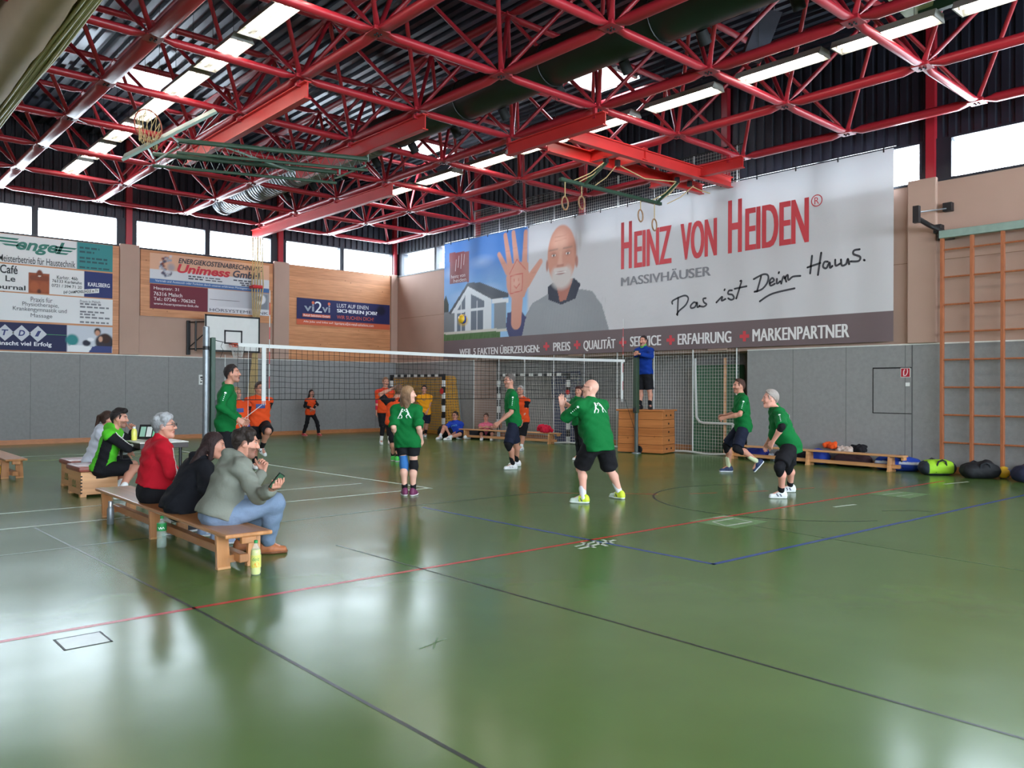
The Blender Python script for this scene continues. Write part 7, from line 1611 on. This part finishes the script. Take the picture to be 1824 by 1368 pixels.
person('running', 'man in green jersey striding left with forearms out, right of the vaulting box', dict(hair=(74, 48, 40), hairc=.03, beard=((140, 84, 66), .55), girth=1.08,
    shirt=green(prints=[(dots(), PW, 'armL')]), shorts=dict(cols={0: NVY}, len=.78, loose=.035), kneepad={'L': dict(cols={0: BLK, 1: BLK}, up=.07, dn=.10), 'R': dict(cols={0: BLK, 1: BLK}, up=.07, dn=.10)},
    sock={'R': ((206, 214, 176), .16), 'L': ((206, 214, 176), .16)}, shoe=((44, 56, 92), (226, 228, 236), (30, 40, 70)), handL=dict(curl=1.0), handR=dict(curl=1.0)), .011, .006)
person('old', 'older white-haired man in green jersey crouching with black knee pads', dict(girth=1.25, skin=(226, 160, 142), hair=(140, 128, 120), hair2=(168, 156, 150), hairc=.03, hairt=.014, 
    shirt=green(drop=.12, sleeve=.82, prints=[(dots(), PW, 'armL'), (figures(), PW, 'back')]), shorts=dict(cols={0: BLK}, len=.72, loose=.04), kneepad={'L': dict(cols={0: BLK, 1: BLK}, up=.10, dn=.11), 'R': dict(cols={0: BLK, 1: BLK}, up=.09, dn=.11)},
    elbow={'L': (BLK, .10, .07)}, sock={'R': (BLK, .08), 'L': (BLK, .08)}, shoe=((220, 220, 222), (214, 214, 216), (60, 64, 90))), .011, .006)
person('referee', 'referee in blue jacket and black shorts standing on the vaulting box', dict(base=1.03, hair=(44, 34, 34), hairc=.03, beard=((110, 80, 74), .4), mouth_open=True,
    shirt=dict(cols={0: (16, 52, 136), 4: (92, 170, 70)}, sleeve=1.9, drop=.07, collar=True, loose=.03), shorts=dict(cols={0: BLK}, len=.85, loose=.045), sock={'R': (BLK, .10), 'L': (BLK, .10)}, shoe=(BLK, (40, 40, 44)), handL=dict(curl=.5, pn=(0, 0, -1)), handR=dict(curl=.5, pn=(0, 0, -1))), .013, .007)
# far side players
person('bluesleeve', 'player in orange jersey with a blue arm sleeve behind the green long-sleeved man', dict(hair=(150, 118, 84), shirt=orange(prints=[(chest_patch(), (52, 66, 130), 'chest')]), shorts=dict(cols={0: BLK}, len=.85), elbow={'L': ((36, 50, 150), .14, .20, 'arm_sleeve')}, sock={'R': (BLK, .2), 'L': (BLK, .2)}, shoe=WSH), .014, .008)
person('kneeup', 'player in orange jersey lifting a bent knee behind the white net tape', dict(hair=(60, 42, 36), hairc=.02, shirt=orange(prints=[(chest_patch(), (52, 66, 130), 'chest')]), shorts=dict(cols={0: BLK}, len=.8, loose=.035), sock={'R': (BLK, .12), 'L': (BLK, .12)}, shoe=WSH), .013, .008)
person('girl', 'girl in orange jersey and black tights walking along the back wall', dict(fem=True, hair=(40, 28, 28), hairstyle='long', shirt=orange(sleeve=1.8, drop=.08), shorts=dict(cols={0: BLK}, len=1.93, name='tights', loose=.022), elbow={'L': ((46, 50, 120), -.02, .08, 'wristband')}, shoe=((190, 60, 70), (220, 150, 150), BLK)), .016, .009)
person('redsleeve', 'player in orange jersey with a red arm sleeve before the golden goal net', dict(hair=(150, 108, 80), hairc=.02, shirt=orange(cols={0: ORG, 1: ORG, 2: ORG, 3: (214, 60, 40)}, sleeve=.7, drop=.1), shorts=dict(cols={0: BLK}, len=.9), elbow={'R': ((206, 40, 70), .12, .21, 'arm_sleeve')}, sock={'R': ((230, 230, 230), .12), 'L': ((230, 230, 230), .12)}, kneepad={'R': dict(cols={0: BLK, 1: BLK}, up=.12, dn=.2), 'L': dict(cols={0: BLK, 1: BLK}, up=.12, dn=.2)}, shoe=WSH), .015, .009)
person('armup', 'player in orange jersey with one arm raised, behind the woman in green', dict(hair=(110, 80, 60), shirt=orange(cols={0: ORG, 1: BLK, 2: BLK, 3: BLK}), shorts=dict(cols={0: BLK}, len=1.1), kneepad={'R': dict(cols={0: BLK, 1: BLK}, up=.1, dn=.22), 'L': dict(cols={0: BLK, 1: BLK}, up=.1, dn=.22)}, sock={'R': (BLK, .1), 'L': (BLK, .1)}, shoe=((70, 190, 80), (226, 230, 226), (40, 60, 50))), .014, .008)
person('yellow', 'smiling man in yellow shirt and navy shorts standing in front of the golden goal net', dict(hair=(40, 30, 30), hairc=.02, shirt=dict(cols={0: (232, 154, 30)}, sleeve=.7, drop=.08, prints=[((lambda f: (f.disc((0, -.01), .05, 16, .035), f)[1])(Flat()), (120, 110, 90), 'chest')]), shorts=dict(cols={0: NVY}, len=.85, loose=.04), sock={'R': (BLK, .12), 'L': (BLK, .12)}, shoe=WSH), .015, .009)
person('orangeback', 'grey-haired player in orange jersey and black shorts behind the man with glasses', dict(hair=(170, 164, 160), hairc=.02, shirt=orange(cols={0: ORG, 1: ORG, 2: BLK, 3: ORG}), shorts=dict(cols={0: BLK}, len=.95), sock={'R': ((226, 226, 226), .06), 'L': ((226, 226, 226), .06)}, shoe=WSH), .014, .008)
def jako():
    return Flat().text('JAKO', -.10, .10, -.06, .0)
person('blueshirt', 'man in blue printed T-shirt sitting cross-legged on the floor against the wall', dict(sit=True, hair=(56, 40, 36), hairc=.02, glasses=True, shirt=dict(cols={0: (36, 66, 170)}, sleeve=.75, drop=.0, prints=[(jako(), (120, 190, 226), 'chest')]), shorts=dict(cols={0: BLK}, len=.85), sock={'R': ((220, 220, 220), .08), 'L': ((220, 220, 220), .08)}, shoe=WSH), .014, .008)
person('pink', 'short-haired woman in pink striped top sitting on the floor behind the bench by the net', dict(sit=True, fem=True, girth=1.15, hair=(86, 62, 52), hairc=.0, glasses=True, shirt=dict(cols={0: (206, 70, 110)}, sleeve=.3, drop=.0, paint=lambda c, f, u, s, L: (c.__setitem__(np.sin(u * 160) > .5, np.array(lin((226, 150, 160)))), c)[1]), shorts=dict(cols={0: BLK}, len=1.2), shoe=WSH), .015, .009)
# ================================================================== BAGS, BOTTLES, TABLE
M_bag = vcol_mat('bag_cloth', .7, .3, 60.); M_clearp = None
def clear_mat(name, rgb, alpha=.25):
    m = bpy.data.materials.new(name); m.use_nodes = True; N = m.node_tree.nodes; L = m.node_tree.links; b = N['Principled BSDF']
    b.inputs['Base Color'].default_value = lin(rgb) + (1,); b.inputs['Roughness'].default_value = .08
    nz = N.new('ShaderNodeTexNoise'); nz.inputs['Scale'].default_value = 30; bp = N.new('ShaderNodeBump'); bp.inputs['Strength'].default_value = .1
    L.new(nz.outputs['Fac'], bp.inputs['Height']); L.new(bp.outputs[0], b.inputs['Normal'])
    t = N.new('ShaderNodeBsdfTransparent'); t.inputs[0].default_value = tuple(min(1, c * 1.1) for c in lin(rgb)) + (1,); mx = N.new('ShaderNodeMixShader'); mx.inputs[0].default_value = alpha
    o = [n for n in N if n.type == 'OUTPUT_MATERIAL'][0]; L.new(t.outputs[0], mx.inputs[1]); L.new(b.outputs[0], mx.inputs[2]); L.new(mx.outputs[0], o.inputs[0]); return m
M_pet = clear_mat('clear_plastic', (236, 242, 240), .22)
M_gcap = mat('green_cap', (30, 140, 74), .4); M_label = mat('green_label', (44, 150, 78), .5)
def bottle(name, label, x, y, h, r, liquid=None, lab=None, cap=M_gcap, fill=.8, prints=()):
    t = thing(name, label, 'bottle', (x, y, 0), 'bottles by the bench')
    pr = [(r * .8, 0), (r, .012), (r, h * .28), (r * .94, h * .31), (r, h * .34), (r, h * .62), (r * .9, h * .72), (r * .55, h * .82), (r * .32, h * .90), (r * .32, h * .93)]
    MB().lathe(pr, (x, y, 0), 20).build('bottle_body', M_pet, t, smooth=True)
    if liquid:
        q = [(rr * .93, z + .004) for rr, z in pr if z < h * fill]; MB().lathe(q, (x, y, 0), 20).build('liquid', liquid, t, smooth=True)
    MB().lathe([(r * .36, h * .92), (r * .36, h), (r * .3, h * 1.003)], (x, y, 0), 16).build('cap', cap, t, smooth=True)
    if lab: 
        lo = MB().lathe([(r * 1.015, h * lab[1]), (r * 1.015, h * lab[2])], (x, y, 0), 24, cap=False).build('label_wrap', lab[0], t, smooth=True)
        a0 = math.atan2(EYE[1] - y, EYE[0] - x)
        for fl, c in prints:
            link_mesh('label_print', np.array([(r * 1.03 * math.cos(a0 + u / r), r * 1.03 * math.sin(a0 + u / r), v) for u, v, *_ in fl.v]), fl.f, ink(c), lo, np.array(t.location), fix=False)
    return t
f1 = Flat(); f1.stroke([(-.03, .195), (-.018, .178), (-.01, .196), (.0, .18), (.012, .196), (.022, .18)], .007)
bottle('water_bottle', 'clear water bottle with green label standing by the middle of the foreground bench', 2.60, 7.85, .295, .043, clear_mat('water', (226, 238, 232), .08), (M_label, .54, .78), prints=[(f1, (226, 240, 230))])
f2 = Flat(); f2.text('deit', -.028, .028, .115, .145, .0, 1, .2); f3 = Flat(); f3.disc((.008, .085), .020); f4 = Flat(); f4.disc((-.018, .075), .014)
bottle('lemonade_bottle', 'yellow lemonade bottle with green cap in front of the near bench end', 2.80, 6.24, .275, .041, mat('yellow_lemonade', (226, 216, 104), .3), (mat('lemonade_label', (214, 208, 110), .5), .22, .58), prints=[(f2, (30, 130, 66)), (f3, (222, 150, 50)), (f4, (206, 190, 70))], fill=.75)
t = thing('thermos_flask', 'slim silver thermos flask standing by the far end of the foreground bench', 'flask', (2.62, 9.55, 0), 'bottles by the bench')
MB().lathe([(.032, 0), (.036, .006), (.036, .165), (.028, .185), (.026, .19)], (2.62, 9.55, 0), 20).build('flask_body', M_metal, t, smooth=True)
MB().lathe([(.026, .19), (.026, .245), (.022, .252)], (2.62, 9.55, 0), 18).build('flask_lid', mat('brushed_cap', (176, 176, 178), .3, metal=.7), t, smooth=True)
# phone in the hand of the man in grey
g_ = PJ['grey'][1]; wr_ = np.array(g_['WR']); er_ = np.array(g_['ER']); hd = unit(wr_ - er_); pc = wr_ + hd * .10 + V3(0, 0, .045)
t = thing('mobile_phone', 'black mobile phone in the hand of the man in the grey sweater', 'phone', tuple(pc))
px_ = unit(c_r * .55 + V3(0, 0, .75) + c_f * .2); pn_ = unit(np.cross(px_, c_f * .6 + c_r * .4)); py_ = np.cross(pn_, px_)
MB().obox(pc, px_ * .073, py_ * .036, pn_ * .0045).build('phone_case', M_black, t); MB().obox(pc + pn_ * .0046 * (1 if pn_ @ (EYE - pc) > 0 else -1), px_ * .066, py_ * .032, pn_ * .0006).build('screen', mat('phone_screen', (60, 92, 70), .15), t)
# table with bottle and flip score board
tx0, tx1, ty0, ty1 = 3.50, 4.15, 11.45, 12.65
t = thing('scorer_table', 'small light-topped table with a dark edge behind the red jacket', 'table', (3.82, 12.0, 0))
MB().bbox(tx0, tx1, ty0, ty1, .735, .75, .004).build('table_top', mat('pale_table_top', (200, 196, 186), .4), t); MB().bbox(tx0 + .005, tx1 - .005, ty0 + .005, ty1 - .005, .665, .734, .004).build('apron', mat('dark_brown_apron', (52, 40, 38), .5), t)
for x in (tx0 + .08, tx1 - .08):
    for y in (ty0 + .1, ty1 - .1): MB().tube([(x, y, .66), (x, y, .12), (x + (.04 if x < 3.8 else -.04), y, .02), (x, y, 0)], .022, 8).build('leg', M_black, t, smooth=True)
t = thing('yellow_bottle', 'small bottle of yellow drink on the scorer table', 'bottle', (3.62, 12.1, .75))
MB().lathe([(.036, 0), (.038, .01), (.038, .12), (.03, .15), (.018, .165)], (3.62, 12.1, .75), 16).build('bottle_body', MATS['yellow_lemonade'], t, smooth=True); MB().lathe([(.02, .165), (.02, .19)], (3.62, 12.1, .75), 14).build('cap', M_white, t)
t = thing('flip_scoreboard', 'folding flip scoreboard with pale number cards standing on the scorer table', 'scoreboard', (3.85, 12.2, .75))
a_, n_u = c_r * .17, unit(V3(-.4, -.55, .75))
for s_ in (-1, 1):
    nn = unit(-c_f * s_ * .8 + V3(0, 0, .35)); nn[2] = abs(nn[2]); up_ = unit(np.cross(np.cross(nn, V3(0, 0, 1)), nn)); up_ = up_ if up_[2] > 0 else -up_
    c0 = V3(3.87, 12.15, .86) - c_f * s_ * .05; MB().obox(c0, c_r * .16, up_ * .11, nn * .004).build('panel', M_black, t)
    if s_ == 1:
        for k, c in enumerate(((150, 190, 170), (214, 218, 214), (120, 190, 150))): MB().obox(c0 + c_r * (-.095 + .09 * k) + nn * .008, c_r * .036, up_ * .075, nn * .003).build('number_card', mat('card_%d' % k, c, .5), t)
# ---- duffel bags along the right wall
def duffel(name, label, x, y, L_, r, cols, rot=None, paint=None, handles=True, sag=.03, group='sports bags along the right wall', bumps=0):
    t = thing(name, label, 'bag', (x, y, 0), group); ax_ = c_r * V3(1, 1, 0) if rot is None else V3(math.cos(rot), math.sin(rot), 0); ax_ = unit(ax_); sd_ = V3(-ax_[1], ax_[0], 0); o = V3(x, y, 0)
    s = Sdf(); hl = L_ / 2 - r * .75
    for dy in (-.35, .35): s.cone(o - ax_ * hl + sd_ * dy * r + V3(0, 0, r * .8), o + ax_ * hl + sd_ * dy * r + V3(0, 0, r * .8), r * .78, r * .78, .05)
    s.cone(o - ax_ * hl * .6 + V3(0, 0, r * 1.05 - sag), o + ax_ * hl * .6 + V3(0, 0, r * 1.05 - sag), r * .8, r * .8, .06)
    for k in range(bumps): s.ball(o + ax_ * rng.uniform(-hl, hl) + sd_ * rng.uniform(-.5, .5) * r + V3(0, 0, r * rng.uniform(.8, 1.5)), r * rng.uniform(.35, .6), .05, 0)
    s.plane((0, 0, .004), (0, 0, -1))
    v, f, L = s.mesh(.016, (), lambda x, y, z: .008 * np.sin(x * 31 + z * 20) * np.sin(y * 27 + 1) * np.sin(z * 33))
    q = v - o; a, b, c = q @ ax_, q @ sd_, q[:, 2]; cl = np.tile(lin(cols[0]), (len(v), 1))
    if paint: cl = paint(cl, a / (L_ / 2), b / r, c / r)
    fast_mesh('bag_body', v, f, M_bag, t, o, cl)
    if handles:
        for sg in (-1, 1):
            P = [o + ax_ * u * L_ * .5 + sd_ * sg * r * (.9 + .35 * math.cos(u * 4)) * .95 + V3(0, 0, r * zz) for u, zz in ((-.32, .35), (-.30, 1.0), (-.22, 1.55), (0, 1.75), (.22, 1.55), (.30, 1.0), (.32, .35))]
            MB().tube(P, .016, 6).build('handle', mat('black_webbing', (26, 28, 34), .8), t, smooth=True)
    return t
def paint_lime(c, a, b, z): 
    c[np.abs(a) > .72] = lin((40, 48, 58)); c[z < .22] = lin((40, 48, 58)); return c
def paint_blue(c, a, b, z):
    c[(np.abs(z - 1.0) < .14) & (np.abs(a) > .15)] = lin((206, 212, 226)); return c
duffel('sports_bag', 'royal blue sports bag with pale stripes at the end of the right bench', 15.62, 6.60, .80, .155, [(34, 66, 164)], rot=-1.42, paint=paint_blue)
duffel('sports_bag', 'lime green and dark sports bag beside the climbing lattice', 15.36, 5.80, .60, .16, [(150, 198, 44)], paint=paint_lime)
duffel('sports_bag', 'slack black sports bag with raised strap under the climbing lattice', 15.36, 5.10, .62, .16, [(26, 26, 29)], bumps=5)
t = duffel('sports_bag', 'navy sports bag cut off by the right picture edge', 15.36, 4.28, .66, .17, [(34, 38, 62)])
t = thing('volleyball', 'yellow ball lying between the black and the navy bag', 'ball', (15.6, 4.80, .105)); ball(t, (15.6, 4.80, .105))
ROTY = PI / 2
duffel('sports_bag', 'dark blue bag lying behind the left end of the right bench', 15.70, 9.65, .55, .14, [(30, 40, 120)], rot=ROTY, handles=False, bumps=4, group='bags behind the right bench')
duffel('sports_bag', 'black bag lying behind the crouching player under the right bench', 15.70, 8.80, .75, .14, [(28, 28, 36)], rot=ROTY, handles=False, bumps=4, group='bags behind the right bench')
duffel('sports_bag', 'tall blue bag standing behind the middle of the right bench', 15.69, 8.22, .42, .17, [(36, 62, 160)], rot=ROTY, handles=False, bumps=7, group='bags behind the right bench')
duffel('sports_bag', 'dark maroon bag under the heap of clothes behind the right bench', 15.69, 7.50, .72, .15, [(62, 40, 46)], rot=ROTY, handles=False, bumps=5, group='bags behind the right bench')
def cloth_heap(name, label, cat, x, y, z, sx, sy, sz, col, n=22):
    t = thing(name, label, cat, (x, y, z)); s = Sdf()
    s.cone((x - sx * .3, y - sy * .3, z + sz * .3), (x + sx * .3, y + sy * .3, z + sz * .3), sz * .5, sz * .5, .04)
    for k in range(n): s.ball((x + rng.uniform(-.5, .5) * sx, y + rng.uniform(-.5, .5) * sy, z + rng.uniform(.25, .75) * sz), sz * rng.uniform(.14, .30), .02)
    s.plane((0, 0, z + .002), (0, 0, -1))
    v, f, L = s.mesh(.012, (), lambda X, Y, Z: .010 * np.sin(X * 60 + Z * 30) * np.sin(Y * 55) )
    fast_mesh('fabric', v, f, M_cloth, t, V3(x, y, z), np.tile(lin(col), (len(v), 1))); return t
cloth_heap('orange_jacket', 'crumpled orange jacket lying on top of the tall blue bag', 'jacket', 15.72, 7.98, .33, .16, .3, .14, (224, 84, 34))
cloth_heap('pale_towel', 'pale cream towel on the heap of clothes behind the right bench', 'towel', 15.68, 7.65, .27, .18, .36, .14, (206, 186, 176))
cloth_heap('black_pullover', 'black pullover thrown over the heap behind the right bench', 'pullover', 15.72, 7.42, .29, .16, .36, .17, (30, 28, 32))
cloth_heap('white_shirt', 'white and blue shirt lying on the floor behind the right bench', 'shirt', 15.66, 9.15, .0, .2, .3, .16, (196, 206, 216))
cloth_heap('red_jacket', 'red jacket heaped on the bench in front of the safety net', 'jacket', 15.47, 16.05, .31, .24, .42, .22, (206, 34, 62))
# ---- bags near the far goal
duffel('backpack', 'black rucksack slumped on the floor by the golden goal', 15.0, 19.95, .45, .22, [(28, 28, 32)], handles=False, bumps=6, group='dark bags on the floor by the far goal')
duffel('sports_bag', 'black bag on the floor right of the man in the blue T-shirt', 15.35, 18.95, .5, .15, [(30, 29, 33)], handles=False, bumps=5, group='dark bags on the floor by the far goal')
for k, (x, y) in enumerate([(14.85, 19.02), (15.0, 18.86)]):
    t = thing('sneaker', 'white sneaker lying by the far bench, %s of the pair' % ('left' if k == 0 else 'right'), 'shoe', (x, y, 0), 'sneakers by the far bench'); s = Sdf(); s.cone((x - .1, y, .05), (x + .12, y + .03, .04), .045, .035, .02); s.ball((x - .08, y, .08), .045, .03); s.plane((0, 0, .003), (0, 0, -1)); v, f, L = s.mesh(.012); fast_mesh('upper', v, f, M_shoe, t, V3(x, y, 0), np.tile(lin((226, 226, 226)), (len(v), 1)))
# ---- balls under the left bench
t = thing('volleyball', 'yellow and blue volleyball under the gym bench at the left edge', 'ball', (2.52, 15.55, .105)); ball(t, (2.52, 15.55, .105))

t = thing('folded_mat', 'dark blue folded mat leaning behind the net of the striped goal', 'mat', (16.55, 16.2, 0))
MB().obox((16.62, 16.3, 1.0), (.05, 0, .02), (0, .55, 0), (-.10, 0, .98)).build('cover', mat('dark_blue_mat', (54, 66, 100), .6), t)
